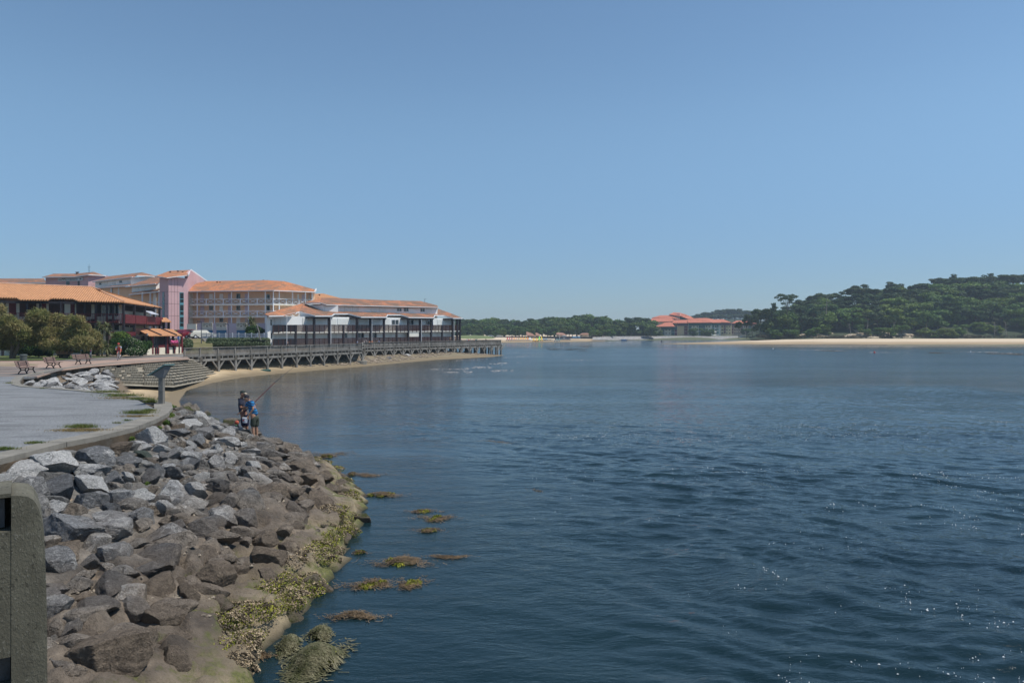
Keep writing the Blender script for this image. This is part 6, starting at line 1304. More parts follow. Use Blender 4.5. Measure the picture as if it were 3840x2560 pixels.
for i, px in enumerate([2225, 2248, 2268, 2290, 2312, 2335, 2357, 2380, 2402, 2425, 2448, 2475, 2600, 2640, 2662, 2800, 2830]):
    D_ = 556; q = XD(px, D_-(60 if px < 2300 else 0)); plant('round', q.x, q.y, 2.2, (4.8 if px < 2500 else 6.0)+rs.random(), greens(1.), ['first','second','third','fourth','fifth','sixth','seventh','eighth','ninth','tenth','eleventh','twelfth','thirteenth','fourteenth','fifteenth','sixteenth','last'][i]+' small bushy tree from the left on the village embankment', 'tree', 'small trees along the embankment', rs, 1.5)
# ------------------------------------------------------------------ near planting on the left
def shrub(name, label, cat, blobs, n, size, leaf, aspect=1.3, droop=0, flowers=0, trunk=None, seed=5, fsize=None):
    o = empty(name, (blobs[0][0], blobs[0][1], ZP), label, cat); v, f = cards(blobs, n, size, seed, aspect, droop); np_mesh('foliage', v, f, M[leaf], o)
    if flowers: v, f = cards(blobs, flowers, fsize or size*.9, seed+1, 1., 0, .93); np_mesh('blossom', v, f, M['flower_white'], o)
    if trunk: limb_mesh(trunk, 7).build('trunk', M['bark'], o)
    return o
def blob(px, py, D, rx, rz, ry=None): q = Q(px, py, D); k = D/F; return (q.x, q.y, q.z, rx*k, (ry or rx*.8)*k, rz*k)
def tamarisk(label, cx, D, items, seed, trunks):
    # items: (px, py, rx, rz) of the feathery clumps
    bl = [blob(x, y, D+random.Random(seed+i).uniform(-1.5, 1.5), rx, rz) for i, (x, y, rx, rz) in enumerate(items)]
    segs = []
    for x0, x1, y1 in trunks:
        a = Vector((*XD(x0, D), ZP-.2)); b = Q(x1, y1, D); m_ = a.lerp(b, .5)+Vector((.3, 0, 0)); segs += [(a, m_, .22, .16), (m_, b, .16, .06)]
        for it in items[::2]:
            if abs(it[0]-x1) < 70: segs.append((m_.lerp(b, .5), Q(it[0], it[1], D), .07, .03))
    o = empty('tamarisk_tree', (*XD(cx, D), ZP), label, 'tree'); v, f = cards(bl, 26000, .17, seed, 3.4, .5, .35, .5); np_mesh('crown', v, f, M['leaf_tam'], o); limb_mesh(segs, 7).build('trunk', M['bark'], o)
tamarisk('large feathery tamarisk tree in the middle of the lawn edge', 240, 80, [(125, 1195, 26, 32), (150, 1185, 34, 26), (115, 1235, 30, 36), (180, 1218, 44, 32), (215, 1198, 30, 22), (165, 1250, 48, 38), (225, 1240, 46, 34), (265, 1215, 34, 34), (290, 1200, 26, 18), (275, 1250, 42, 38), (305, 1240, 34, 34), (335, 1262, 34, 30), (310, 1285, 44, 26), (250, 1285, 50, 26), (190, 1288, 44, 24), (360, 1290, 24, 26), (120, 1270, 30, 26), (365, 1268, 18, 22)], 31, [(236, 255, 1240), (232, 190, 1235), (240, 300, 1250)])
tamarisk('pinkish-green tamarisk tree cut by the left edge of the photo', 20, 78, [(5, 1165, 16, 24), (-15, 1200, 40, 36), (30, 1215, 34, 34), (60, 1225, 32, 26), (85, 1245, 26, 26), (10, 1250, 46, 34), (60, 1265, 40, 32), (20, 1285, 46, 24), (-40, 1240, 50, 60), (50, 1290, 32, 22)], 47, [(42, 30, 1235), (45, 70, 1250)])
B_ = lambda *a: [blob(*q) for q in a]
shrub('clipped_hedge', 'dark green rounded hedge left of the tamarisk trunk', 'hedge', B_((72, 1307, 84, 30, 20), (105, 1310, 83, 30, 22), (150, 1312, 82, 36, 22), (185, 1322, 82, 14, 14)), 14000, .13, 'leaf_shrub', flowers=0, seed=61)
shrub('flowering_bush', 'white flowering bush behind the dark rounded hedge', 'bush', B_((75, 1285, 88, 25, 10), (110, 1282, 88, 28, 10), (140, 1287, 88, 22, 8)), 3500, .13, 'leaf_shrub', flowers=1600, seed=62, fsize=.09)
shrub('flowering_bush', 'white flowering bush beneath the big tamarisk', 'bush', B_((262, 1300, 86, 20, 14), (285, 1308, 86, 26, 14), (230, 1318, 86, 22, 10), (330, 1312, 88, 30, 18)), 8000, .13, 'leaf_shrub', flowers=900, seed=63, fsize=.08)
shrub('square_hedge', 'deep green clipped hedge behind the cyclist', 'hedge', B_((425, 1290, 87, 18, 20), (450, 1290, 86, 22, 22), (472, 1296, 85, 16, 26), (430, 1312, 85, 22, 18), (458, 1312, 84, 22, 20)), 14000, .12, 'leaf_shrub', seed=64)
shrub('round_bush', 'bright green rounded bush above the square hedge', 'bush', B_((452, 1258, 90, 30, 15), (440, 1264, 90, 20, 12), (470, 1262, 90, 18, 12)), 5000, .13, 'leaf_mid', seed=65)
shrub('flowering_bush', 'large bush speckled with cream flowers right of the cyclist', 'bush', B_((490, 1285, 84, 22, 20), (510, 1300, 83, 26, 26), (520, 1312, 83, 22, 20), (480, 1300, 84, 16, 20), (497, 1318, 82, 24, 14)), 12000, .12, 'leaf_shrub', flowers=1500, seed=66, fsize=.085)
shrub('round_bush', 'small round green bush at the cafe wall corner', 'bush', B_((540, 1302, 86, 14, 22), (558, 1292, 88, 12, 14), (530, 1310, 85, 12, 20)), 6000, .12, 'leaf_shrub', seed=67)
shrub('round_bush', 'pale topped round bush at the boardwalk entrance', 'bush', B_((690, 1290, 104, 24, 18), (706, 1288, 105, 16, 18), (672, 1284, 106, 14, 14), (700, 1298, 103, 20, 14)), 9000, .15, 'leaf_olea', seed=68)
shrub('trimmed_hedge', 'low dark hedge at the foot of the pink tower', 'hedge', B_((665, 1244, 132, 18, 6), (690, 1245, 132, 18, 6), (655, 1252, 132, 14, 8)), 3000, .2, 'leaf_shrub', seed=69)
hb = []
for x in range(790, 1005, 11): hb += [blob(x, 1276, 114, 12, 9, 26), blob(x, 1291, 113, 12, 12, 26)]
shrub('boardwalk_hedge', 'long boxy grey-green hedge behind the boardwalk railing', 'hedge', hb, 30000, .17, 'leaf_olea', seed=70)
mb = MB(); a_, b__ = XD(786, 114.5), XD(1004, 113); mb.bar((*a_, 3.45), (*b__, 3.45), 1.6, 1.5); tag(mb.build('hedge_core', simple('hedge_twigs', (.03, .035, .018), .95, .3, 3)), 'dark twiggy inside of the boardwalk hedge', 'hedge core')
shrub('dark_bush', 'dark bush under the small palm on the car park', 'bush', B_((930, 1240, 134, 10, 16), (955, 1236, 134, 22, 14), (975, 1242, 134, 16, 12), (940, 1252, 133, 16, 12)), 6000, .2, 'leaf_shrub', seed=71)
def spiky(label, cat, name, heads, D, seed, trunk=True, L=1.2, n=70):
    o = empty(name, (*XD(heads[0][0], D), ZP), label, cat); rr = random.Random(seed); mb = MB(); tb_ = MB()
    for hx, hy, l in heads:
        c = Q(hx, hy, D)
        if trunk: tb_.tube((*XD(hx+rr.uniform(-3, 3), D), ZP-.2 if D < 120 else 4.2), c, .12, .09, 6)
        for k in range(n):
            a = rr.uniform(0, 6.28); el = rr.uniform(-.6, 1.4); ln = l*rr.uniform(.7, 1.1); d = Vector((math.cos(a)*math.cos(el), math.sin(a)*math.cos(el), math.sin(el))); s_ = d.cross(Vector((0, 0, 1))).normalized()*.035*(D/85)
            m_ = c+d*ln*.55; e = c+d*ln+Vector((0, 0, -.25*ln)); mb.add([c-s_*.5, c+s_*.5, m_+s_, m_-s_, e], [(0, 1, 2, 3), (3, 2, 4)])
    mb.build('leaves', M['yucca'], o)
    if trunk: tb_.build('trunk', M['bark'], o)
spiky('clump of spiky yuccas in front of the maroon balconies', 'yucca', 'yucca_clump', [(372, 1222, 1.0), (400, 1225, 1.0), (385, 1240, .9), (405, 1248, .9), (365, 1238, .8)], 86, 3)
spiky('drooping grassy cordyline beside the square hedge', 'cordyline', 'cordyline', [(394, 1300, 1.15), (398, 1310, 1.1), (388, 1312, 1.0)], 83, 4, False, n=110)
spiky('small palm standing before the peach residence', 'palm', 'small_palm', [(942, 1207, 1.9), (938, 1212, 1.8), (948, 1214, 1.7)], 136, 5, True, n=80)
# grass tufts on kerb and gravel edge
def tufts(name, label, spots, m, seed, blade=.10):
    rr = np.random.RandomState(seed); V = []; Fs = []; n = 0
    for px_, py_, wpx, cnt_, hh in spots:
        c = G(px_, py_, ZP+.03); k = c.y/F
        for _ in range(cnt_):
            x = c.x+rr.normal()*wpx*k*.45; y = c.y+rr.normal()*wpx*k*.16; a = rr.rand()*6.28; l = hh*rr.uniform(.5, 1.2); lx, ly = rr.normal(size=2)*l*.5; s_ = .006
            V += [(x-s_*math.cos(a), y-s_*math.sin(a), c.z-.01), (x+s_*math.cos(a), y+s_*math.sin(a), c.z-.01), (x+lx, y+ly, c.z+l)]; Fs.append((n, n+1, n+2)); n += 3
    return tag(np_mesh(name, np.array(V), np.array(Fs), m), label, kind='stuff')
M['grassblade'] = m_leaf('grass_blade', (.09, .14, .03), (.20, .20, .06), .4, .3, 3); M['drygrass'] = m_leaf('dry_grass_blade', (.22, .15, .06), (.32, .24, .10), .3, .3, 3)
tufts('grass_tufts', 'green grass tufts growing along the kerb joints', [(305, 1600, 60, 900, .10), (15, 1683, 60, 500, .07), (130, 1660, 40, 300, .06), (400, 1470, 70, 700, .12), (460, 1484, 80, 900, .14), (530, 1497, 60, 500, .12), (520, 1548, 60, 900, .12), (560, 1540, 30, 400, .1), (440, 1585, 20, 100, .06), (480, 1576, 20, 120, .06), (566, 1508, 24, 500, .16), (35, 1436, 20, 120, .08), (160, 1456, 20, 80, .07)], M['grassblade'], 1)
tufts('dry_grass_patch', 'tan dry grass patch on the gravel beside the kerb', [(300, 1612, 110, 1500, .05), (520, 1560, 70, 700, .05), (470, 1492, 110, 800, .06)], M['drygrass'], 2)
def weeds():
    rr = np.random.RandomState(8); bl = []
    for px_, py_, s_ in ((650, 1533, 16), (640, 1560, 14), (625, 1585, 12), (598, 1604, 8), (528, 1622, 9), (495, 1645, 9), (118, 1706, 6), (645, 1520, 8), (552, 1815, 8), (385, 1763, 7)):
        p = hit(px_, py_+6); k = p.y/F; bl.append((p.x, p.y, p.z+.05, s_*k, s_*k, s_*k*.8))
    v, f = cards(bl, 2600, .045, 8, 1.6); tag(np_mesh('kerb_weeds', v, f, M['leaf_mid']), 'bright green weeds sprouting at the foot of the kerb wall', kind='stuff')
weeds()
# ------------------------------------------------------------------ red-roofed village block across the water
V = empty('red_roofed_residence', (*XD(2640, 600), 2.9), 'large red-roofed holiday residence with maroon and teal balconies across the lagoon', 'building')
M['v_cream'] = simple('village_cream', (.68, .62, .50), .9, .06, .1); M['v_yellow'] = simple('village_ochre', (.68, .54, .33), .9, .06, .1); M['v_tan'] = simple('village_tan', (.54, .42, .33), .9, .06, .1)
M['v_pink'] = simple('village_pink', (.56, .48, .47), .9, .06, .1); M['v_maroon'] = simple('village_maroon', (.15, .04, .06), .8, .1, .3); M['v_teal'] = simple('village_teal', (.03, .11, .115), .8, .1, .3); M['v_white'] = simple('village_white', (.68, .67, .62), .9, .05, .1); M['v_purple'] = simple('village_dark_band', (.10, .06, .10), .8, .1, .3)
def vblock(x0, x1, D0, D1, yt, yb, m, dep=12):
    w_ = Wall(XD(x0, D0), XD(x1, D1)); c = (x0+x1)/2; zt, zb = w_.z(c, yt), 2.4
    part('wall', m, V, lambda mb: w_.box(mb, 0, w_.L, zb, zt, -dep, 0)); return w_
def vroof(pts, m='tile_far'): part('roof', m, V, lambda mb: roofpoly(mb, [Q(*q) for q in pts], .5))
wa = vblock(2416, 2540, 600, 602, 1207, 1258, 'v_cream'); wb = vblock(2460, 2540, 592, 590, 1225, 1258, 'v_cream', 7); wc = vblock(2540, 2582, 597, 597, 1211, 1258, 'v_yellow'); wd = vblock(2582, 2668, 594, 594, 1210, 1258, 'v_cream'); we = vblock(2668, 2702, 596, 602, 1209, 1256, 'v_white'); wf_ = vblock(2702, 2744, 602, 602, 1209, 1254, 'v_yellow'); wg = vblock(2744, 2858, 610, 614, 1212, 1254, 'v_tan')
part('wall', 'v_pink', V, lambda mb: Wall(XD(2511, 622), XD(2552, 616)).box(mb, 0, 9.3, 10, ZD(1177, 620), -8, 0))
part('wall', 'v_teal', V, lambda mb: Wall(XD(2552, 616), XD(2577, 618)).box(mb, 0, 5.7, 10, ZD(1183, 617), -8, 0))
vroof([(2428, 1206.5, 597), (2520, 1204.5, 598), (2527, 1198, 603), (2514, 1189, 612), (2446, 1193, 612)]); vroof([(2445, 1191, 612), (2513, 1190, 611), (2552, 1198, 606), (2510, 1182, 622), (2477, 1182, 622)])
vroof([(2509, 1178.5, 618), (2551, 1184.5, 613), (2566, 1177, 618), (2550, 1172.5, 624), (2526, 1171, 626)]); vroof([(2566, 1177, 618), (2552, 1184, 613), (2579, 1195, 613), (2604, 1195, 620), (2590, 1186, 624)])
vroof([(2457, 1224, 588), (2532, 1223.5, 586), (2516, 1207.5, 596), (2494, 1209, 596)]); vroof([(2519, 1210.5, 594), (2581, 1210.5, 594), (2576, 1199, 604), (2528, 1200, 604)])
vroof([(2581, 1209.5, 591), (2670, 1208.5, 591), (2650, 1192, 604), (2605, 1193, 604), (2576, 1199, 604)]); vroof([(2670, 1208.5, 591), (2704, 1208, 600), (2680, 1198, 606), (2650, 1192, 604)]); vroof([(2700, 1207.5, 600), (2743, 1209, 600), (2713, 1197, 608), (2680, 1197, 608)]); vroof([(2743, 1211, 607), (2842, 1212, 610), (2838, 1202, 618), (2762, 1202, 618)])
for w_, x0, x1, m, y0, y1 in ((wa, 2433, 2460, 'v_purple', 1208, 1216), (wb, 2480, 2538, 'v_teal', 1226, 1236), (wc, 2541, 2581, 'v_purple', 1213, 1221), (wd, 2583, 2667, 'v_teal', 1211, 1220), (we, 2669, 2701, 'v_teal', 1211, 1219), (wf_, 2703, 2743, 'v_purple', 1212, 1219), (wg, 2745, 2790, 'v_purple', 1213, 1220), (wg, 2795, 2850, 'v_maroon', 1213, 1219)):
    part('balcony_band', m, V, lambda mb: w_.rect(mb, x0, y0, x1, y1, .02, 1.2))
for w_, x0, x1, m, y0, y1 in ((wa, 2435, 2444, 'v_maroon', 1217, 1245), (wb, 2479, 2491, 'v_teal', 1237, 1257), (wb, 2518, 2529, 'v_teal', 1237, 1257), (wb, 2530, 2539, 'v_maroon', 1225, 1257), (wc, 2566, 2578, 'v_maroon', 1222, 1257), (wd, 2583, 2593, 'v_teal', 1222, 1257), (wd, 2621, 2644, 'v_teal', 1221, 1257), (we, 2673, 2678, 'v_teal', 1220, 1252), (we, 2690, 2695, 'v_teal', 1220, 1252), (wf_, 2716, 2721, 'v_maroon', 1220, 1250), (wg, 2746, 2750, 'v_maroon', 1221, 1250), (wg, 2778, 2785, 'v_maroon', 1221, 1250), (wg, 2808, 2816, 'v_teal', 1221, 1250)):
    b_ = part('balcony_stack', m, V, lambda mb: w_.rect(mb, x0, y0, x1, y1, .02, .5))
    for y in range(int(y0)+8, int(y1), 12): part('slab_edge', 'v_white', b_, lambda mb: w_.rect(mb, x0-.5, y, x1+.5, y+1, .5, .7))
for w_, xs_w in ((wa, (2450, 2420.)), (wb, (2498, 2511)), (wd, (2602, 2615, 2650, 2660)), (we, (2683, 2686)), (wf_, (2707, 2711, 2726, 2737)), (wg, (2756, 2764, 2772, 2792, 2800, 2826, 2836))):
    for x in xs_w:
        for y in (1224, 1237, 1249):
            if w_ is wb and y < 1230 or x == 2420: continue
            part('window', 'glass', V, lambda mb: w_.rect(mb, x-1.6, y-2.4, x+1.6, y+2.4, .01, .12))
M['tile_faded'] = m_tiles('faded_roof_tiles', (.36, .19, .13), .5, .4)
# houses among the far trees
def house(x0, x1, D, yt, yb, roofs, lab, m='v_cream'):
    o = empty('far_house', (*XD((x0+x1)/2, D), 2.3), lab, 'house'); w_ = Wall(XD(x0, D), XD(x1, D))
    part('wall', m, o, lambda mb: w_.box(mb, 0, w_.L, 2.0, w_.z(x0, yt), -8, 0))
    for r_ in roofs: part('roof', 'tile_faded', o, lambda mb: roofpoly(mb, [Q(*q) for q in r_], .4))
    part('window', 'glass', o, lambda mb: w_.rect(mb, x0+2, yt+3, x0+5, yt+7, .01, .1)); return o
house(1978, 2004, 490, 1256, 1266, [[(1974, 1257, 489), (2006, 1257, 489), (1996, 1250, 494), (1974, 1243, 497)]], 'pale house with a steep faded roof half hidden by pines')
house(2010, 2024, 496, 1257, 1266, [[(2009, 1257, 495), (2025, 1257, 495), (2018, 1249, 500), (2008, 1247, 500)]], 'tiny house with brownish roof right of the steep faded roof')
house(2088, 2122, 500, 1256, 1266, [[(2084, 1251, 499), (2094, 1254, 498), (2127, 1257, 498), (2112, 1248, 505), (2092, 1246, 505)]], 'low house with brown roof above the white truck')
house(2178, 2206, 520, 1253, 1264, [[(2174, 1253.5, 518), (2209, 1253.5, 518), (2203, 1245, 525), (2188, 1246, 525)]], 'small house with orange hipped roof left of the white gabled one')
house(2246, 2312, 540, 1250, 1264, [[(2243, 1251, 538), (2262, 1251, 538), (2296, 1236, 545), (2272, 1236, 545)], [(2296, 1235.5, 538), (2318, 1247, 538), (2306, 1240, 552), (2290, 1236, 552)]], 'white gabled house with the broad red roof by the sea wall', 'v_white')
house(2226, 2244, 548, 1246, 1256, [[(2222, 1247, 546), (2246, 1247, 546), (2240, 1240, 552), (2228, 1240, 552)]], 'little house behind the orange hipped roof', 'v_tan')
house(2334, 2384, 590, 1226, 1245, [[(2332, 1225, 588), (2362, 1225, 588), (2356, 1218, 596), (2342, 1218, 596)], [(2350, 1234, 586), (2384, 1232, 586), (2380, 1224, 594), (2356, 1226, 594)], [(2356, 1244, 583), (2376, 1236, 583), (2384, 1232, 590), (2366, 1234, 590)]], 'group of stepped faded red roofs left of the big residence', 'v_tan')
# boathouse, lorry, cars
o = empty('beach_hut', (*XD(2108, 447), 1.4), 'dark flat beach hire hut behind the row of pale hulls', 'hut'); w_ = Wall(XD(2082, 447), XD(2137, 447))
part('wall', 'signdark', o, lambda mb: w_.box(mb, 0, w_.L, .8, ZD(1262, 447), -4, 0)); part('counter_board', 'v_white', o, lambda mb: w_.rect(mb, 2113, 1266, 2118, 1269, .01, .1)); part('flagpole', 'metalwhite', o, lambda mb: mb.tube(w_.p(w_.u(2098), 1, .5), w_.p(w_.u(2098), ZD(1253, 446), .5), .15, .1, 6))
o = empty('white_lorry', (*XD(2115, 470), 2), 'small white box lorry parked behind the beach hut', 'lorry'); w_ = Wall(XD(2104, 468), XD(2125, 468))
part('box_body', 'v_white', o, lambda mb: w_.rect(mb, 2110, 1256.5, 2124, 1264, -2, 0)); part('cab', 'v_white', o, lambda mb: w_.rect(mb, 2106, 1259, 2109.5, 1264, -2, 0)); part('windscreen', 'glass', o, lambda mb: w_.rect(mb, 2106.5, 1259.8, 2108.6, 1261.8, 0, .05)); part('chassis', 'iron', o, lambda mb: w_.rect(mb, 2106, 1264, 2124, 1266, -1.8, -.1))
o = empty('maroon_tent', (*XD(2130, 455), 1.6), 'small maroon domed tent at the right of the beach hut', 'tent'); q = XD(2130, 452); part('canopy', 'v_maroon', o, lambda mb: mb.lathe((q.x, q.y, 1.3), [(1.3, 0), (1.25, .8), (.8, 1.5), (.2, 1.8)], 12))
M['v_grey'] = simple('grey_car_paint', (.2, .22, .25), .3, .05, 1)
def far_car(px, D, z, m, lab, n):
    o = empty('far_parked_car', (*XD(px, D), z), lab, 'car', 'cars parked across the lagoon'); q = XD(px, D)
    part('body', m, o, lambda mb: (mb.box(q.x-2.1, q.x+2.1, q.y-.85, q.y+.85, z+.3, z+.85), mb.hexa([(q.x-1.5, q.y-.75, z+.851), (q.x+1.3, q.y-.75, z+.851), (q.x+1.3, q.y+.75, z+.851), (q.x-1.5, q.y+.75, z+.851)], [(q.x-1.1, q.y-.65, z+1.42), (q.x+.8, q.y-.65, z+1.42), (q.x+.8, q.y+.65, z+1.42), (q.x-1.1, q.y+.65, z+1.42)])))
    part('window', 'glass', o, lambda mb: mb.box(q.x-1.0, q.x+.8, q.y-.79, q.y-.74, z+.92, z+1.3)); part('wheel', 'iron', o, lambda mb: [mb.tube((q.x+s_, q.y-.9, z+.32), (q.x+s_, q.y-.7, z+.32), .32, .32, 8) for s_ in (-1.3, 1.3)])
for k, (px, D, z, m) in enumerate(((2217, 500, 2.6, 'v_white'), (2226, 500, 2.6, 'v_grey'), (2264, 530, 2.9, 'v_white'), (2292, 545, 3.0, 'v_white'), (2393, 556, 3.3, 'v_white'), (2407, 556, 3.3, 'v_white'), (2417, 556, 3.4, 'v_maroon'), (2427, 558, 3.3, 'v_grey'), (1840, 478, 2.4, 'v_white'), (1873, 478, 2.4, 'v_white'))):
    far_car(px, D, z, m, ['white car leftmost before the orange roofed house', 'grey car beside the leftmost white car', 'white car below the broad red roof', 'white car right of the broad red roof', 'white car on the embankment, left of its row', 'second white car in the embankment row', 'maroon car in the embankment row', 'grey car at the right end of the embankment row', 'white car under the far pines beyond the pier end', 'second white car under the far pines'][k], k)
for px in (2150, 2158, 2170): 
    o = empty('blue_parasol', (*XD(px, 455), 1.6), {2150: 'left blue beach parasol by the sea wall', 2158: 'middle blue beach parasol by the sea wall', 2170: 'right blue beach parasol by the sea wall'}[px], 'parasol'); q = XD(px, 455)
    part('canopy', 'blue', o, lambda mb: mb.lathe((q.x, q.y, 2.2), [(1.3, 0), (.7, .6), (.05, .9)], 10)); part('pole', 'metalwhite', o, lambda mb: mb.tube((q.x, q.y, 1), (q.x, q.y, 2.9), .04, .04, 5))
# pedal boats with slides
def beach_z(px, D): return float(np.interp(D, [374, 404, 444, 484], [.1, .6, 1.4, 2.2]))
def pedalo(px, D, c, lab, tall=1.6, hull=(.72, .72, .70), gp_='pedal boats lined up on the far beach'):
    q = XD(px, D); z = beach_z(px, D); o = empty('pedal_boat', (q.x, q.y, z), lab, 'pedal boat', gp_); mh = simple('pedal_boat_hull', hull, .5, .05); mc = simple('slide_plastic', c, .45, .05)
    for s_ in (-1, 1): part('float', mh, o, lambda mb: mb.hexa([(q.x+s_*.55-.22, q.y-1.6, z), (q.x+s_*.55+.22, q.y-1.6, z), (q.x+s_*.55+.22, q.y+1.6, z), (q.x+s_*.55-.22, q.y+1.6, z)], [(q.x+s_*.55-.3, q.y-1.9, z+.5), (q.x+s_*.55+.3, q.y-1.9, z+.5), (q.x+s_*.55+.3, q.y+1.7, z+.5), (q.x+s_*.55-.3, q.y+1.7, z+.5)]))
    part('seat_deck', mh, o, lambda mb: mb.box(q.x-.6, q.x+.6, q.y-.9, q.y+1.2, z+.5, z+.72))
    if tall: part('slide', mc, o, lambda mb: (mb.hexa([(q.x-.3, q.y-.4, z+.72), (q.x+.3, q.y-.4, z+.72), (q.x+.3, q.y+.9, z+.72), (q.x-.3, q.y+.9, z+.72)], [(q.x-.28, q.y-.1, z+tall+.4), (q.x+.28, q.y-.1, z+tall+.4), (q.x+.28, q.y+.3, z+tall+.4), (q.x-.28, q.y+.3, z+tall+.4)]), mb.bar((q.x, q.y-.2, z+tall+.3), (q.x, q.y-2.0, z+.6), .5, .1)))
cl_ = [((.5, .05, .06), 'red'), ((.5, .08, .12), 'crimson'), ((.3, .02, .03), 'dark red'), ((.7, .25, .04), 'orange'), ((.6, .3, .18), 'salmon'), ((.4, .25, .12), 'brown'), ((.75, .35, .03), 'amber'), ((.75, .3, .02), 'bright orange'), ((.75, .4, .05), 'golden'), ((.7, .22, .03), 'deep orange'), ((.75, .76, .78), 'white')]
for k, (c, nm) in enumerate(cl_): pedalo(1902.5+k*8.5, 412, c, f'white pedal boat with {nm} slide, {["first","second","third","fourth","fifth","sixth","seventh","eighth","ninth","tenth","last"][k]} from the left in the row')
pedalo(2002, 392, (.8, .5, .02), 'yellow pedal boat nearest the water, left of its pair', 1.7, (.75, .28, .03)); pedalo(2013, 392, (.8, .5, .02), 'yellow pedal boat nearest the water, right of its pair', 1.7, (.75, .28, .03))
pedalo(2022.5, 408, (.25, .75, .08), 'lime green pedal boat with tall slide', 2.2, (.2, .55, .1)); pedalo(2031, 408, (.8, .55, .03), 'tall yellow pedal boat beside the lime green one', 2.2, (.75, .5, .05)); pedalo(2039.5, 414, (.08, .28, .45), 'blue pedal boat, left of its pair', .9, (.03, .12, .2)); pedalo(2048, 414, (.08, .28, .45), 'blue pedal boat, right of its pair', .9, (.03, .12, .2))
for k in range(3): pedalo(2055+k*6.5, 416, (.7, .7, .7), ['flat white hull right of the blue pedal boats', 'middle flat white hull right of the blue pair', 'third flat white hull right of the blue pair'][k], 0)
for k in range(8): pedalo(2090+k*6.6, 424, (.6, .7, .7), f'small {"pale aqua" if k < 3 else "white"} hull, {["first","second","third","fourth","fifth","sixth","seventh","last"][k]} in the row before the dark hut', 0, (.35, .62, .62) if k < 3 else (.7, .66, .64))
pedalo(2083, 398, (.7, .7, .7), 'lone white boat nearer the water, left one', 0); pedalo(2093.5, 398, (.7, .7, .7), 'lone white boat nearer the water, right one', 0)
o = empty('blue_kayak', Q(2340, 1277.5, 480), 'pale blue boat pulled up below the stone embankment', 'boat'); q = XD(2340, 494); part('hull', simple('kayak_blue', (.15, .35, .65), .5), o, lambda mb: mb.hexa([(q.x-1.5, q.y-.4, .1), (q.x+1.5, q.y-.4, .1), (q.x+1.5, q.y+.4, .1), (q.x-1.5, q.y+.4, .1)], [(q.x-2.4, q.y-.6, .75), (q.x+2.4, q.y-.6, .75), (q.x+2.4, q.y+.6, .75), (q.x-2.4, q.y+.6, .75)])); part('seat', 'v_white', o, lambda mb: mb.box(q.x-.5, q.x+.5, q.y-.3, q.y+.3, .7, .95))
for px, py, r_, c, lab in ((3279, 1323, .26, (.55, .05, .04), 'red round buoy floating before the right-hand beach'), (2899, 1308.5, .22, (.6, .6, .58), 'small white buoy at the end of the swimming line'), (3640, 1319, .16, (.6, .6, .58), 'tiny white float near the right edge of the lagoon'), (2481, 1281, .5, (.06, .05, .05), 'dark channel marker standing off the sand spit')):
    q = G(px, py, 0); o = empty('buoy', (q.x, q.y, 0), lab, 'buoy'); part('float', simple('buoy_paint', c, .4), o, lambda mb: mb.lathe((q.x, q.y, -.1), [(r_*.5, 0), (r_*.95, r_*.5), (r_, r_), (r_*.8, r_*1.6), (r_*.3, r_*2)], 12)); part('ring', 'iron', o, lambda mb: mb.tube((q.x, q.y, r_*1.9), (q.x, q.y, r_*2.4), r_*.15, r_*.12, 6))
# foam and weed lines lying on the far water
def streaks(name, label, lines, m, seed, n_per, wv, zz=.02):
    rr = np.random.RandomState(seed); pts = []; 
    for x0, y0, x1, y1, w_, cnt_ in lines:
        for _ in range(cnt_*2//3):
            t = rr.rand(); x = x0+(x1-x0)*t; y = y0+(y1-y0)*t+rr.normal()*w_*2.2; g = G(x, max(y, 1262), 0); pts.append((g.x, g.y))
    pts = np.array(pts); pts = pts[vnoise(pts, .12, seed+50, 3) > -.05]; o = foam(name, pts, wv[0], wv[1], m, lambda P: np.zeros(len(P))+zz, 2.6, seed); return tag(o, label)
M['scum'] = simple('pinkish_foam', (.42, .38, .35), .8, .1, 1, world=True)
streaks('foam_line', 'thin white foam lines where the current leaves the pier end', [(1890, 1305, 2100, 1306, .5, 160), (2100, 1306, 2230, 1300, .6, 90), (1700, 1352, 1900, 1342, .8, 130), (1880, 1341, 2110, 1330, .9, 190), (1815, 1369, 1900, 1360, 1.1, 160), (1940, 1358, 1960, 1357, .6, 24), (1770, 1378, 1840, 1377, .8, 80), (1740, 1395, 1770, 1394, .7, 30), (1560, 1388, 1760, 1383, .8, 110), (1660, 1396, 1720, 1397, .7, 40), (1510, 1393, 1570, 1393, .8, 50), (1450, 1402, 1500, 1400, .8, 44), (1840, 1392, 1930, 1388, .8, 60), (1900, 1322, 2040, 1330, 1.2, 60), (2120, 1350, 2230, 1350, .6, 60)], M['scum'], 3, 0, (.03, .13))
streaks('foam_line', 'long pale swimming-line ripple off the right-hand beach', [(2900, 1309, 3180, 1316, .35, 260), (2840, 1306, 2960, 1308, .3, 60), (3260, 1321, 3420, 1323, .3, 110), (3488, 1321, 3830, 1319, .5, 300), (3640, 1324, 3840, 1327, .4, 120)], M['scum'], 4, 0, (.06, .22))
streaks('dark_weed_line', 'long dark weed line floating off the right-hand beach', [(3080, 1314, 3180, 1318, .4, 160), (3488, 1323, 3720, 1321.5, .6, 420), (3700, 1324, 3840, 1328, .8, 240), (2180, 1300, 2220, 1298, .6, 50), (2050, 1308, 2200, 1312, 1.4, 160)], simple('dark_weed', (.03, .03, .02), .8, .3, 2), 6, 0, (.2, .8), .015)
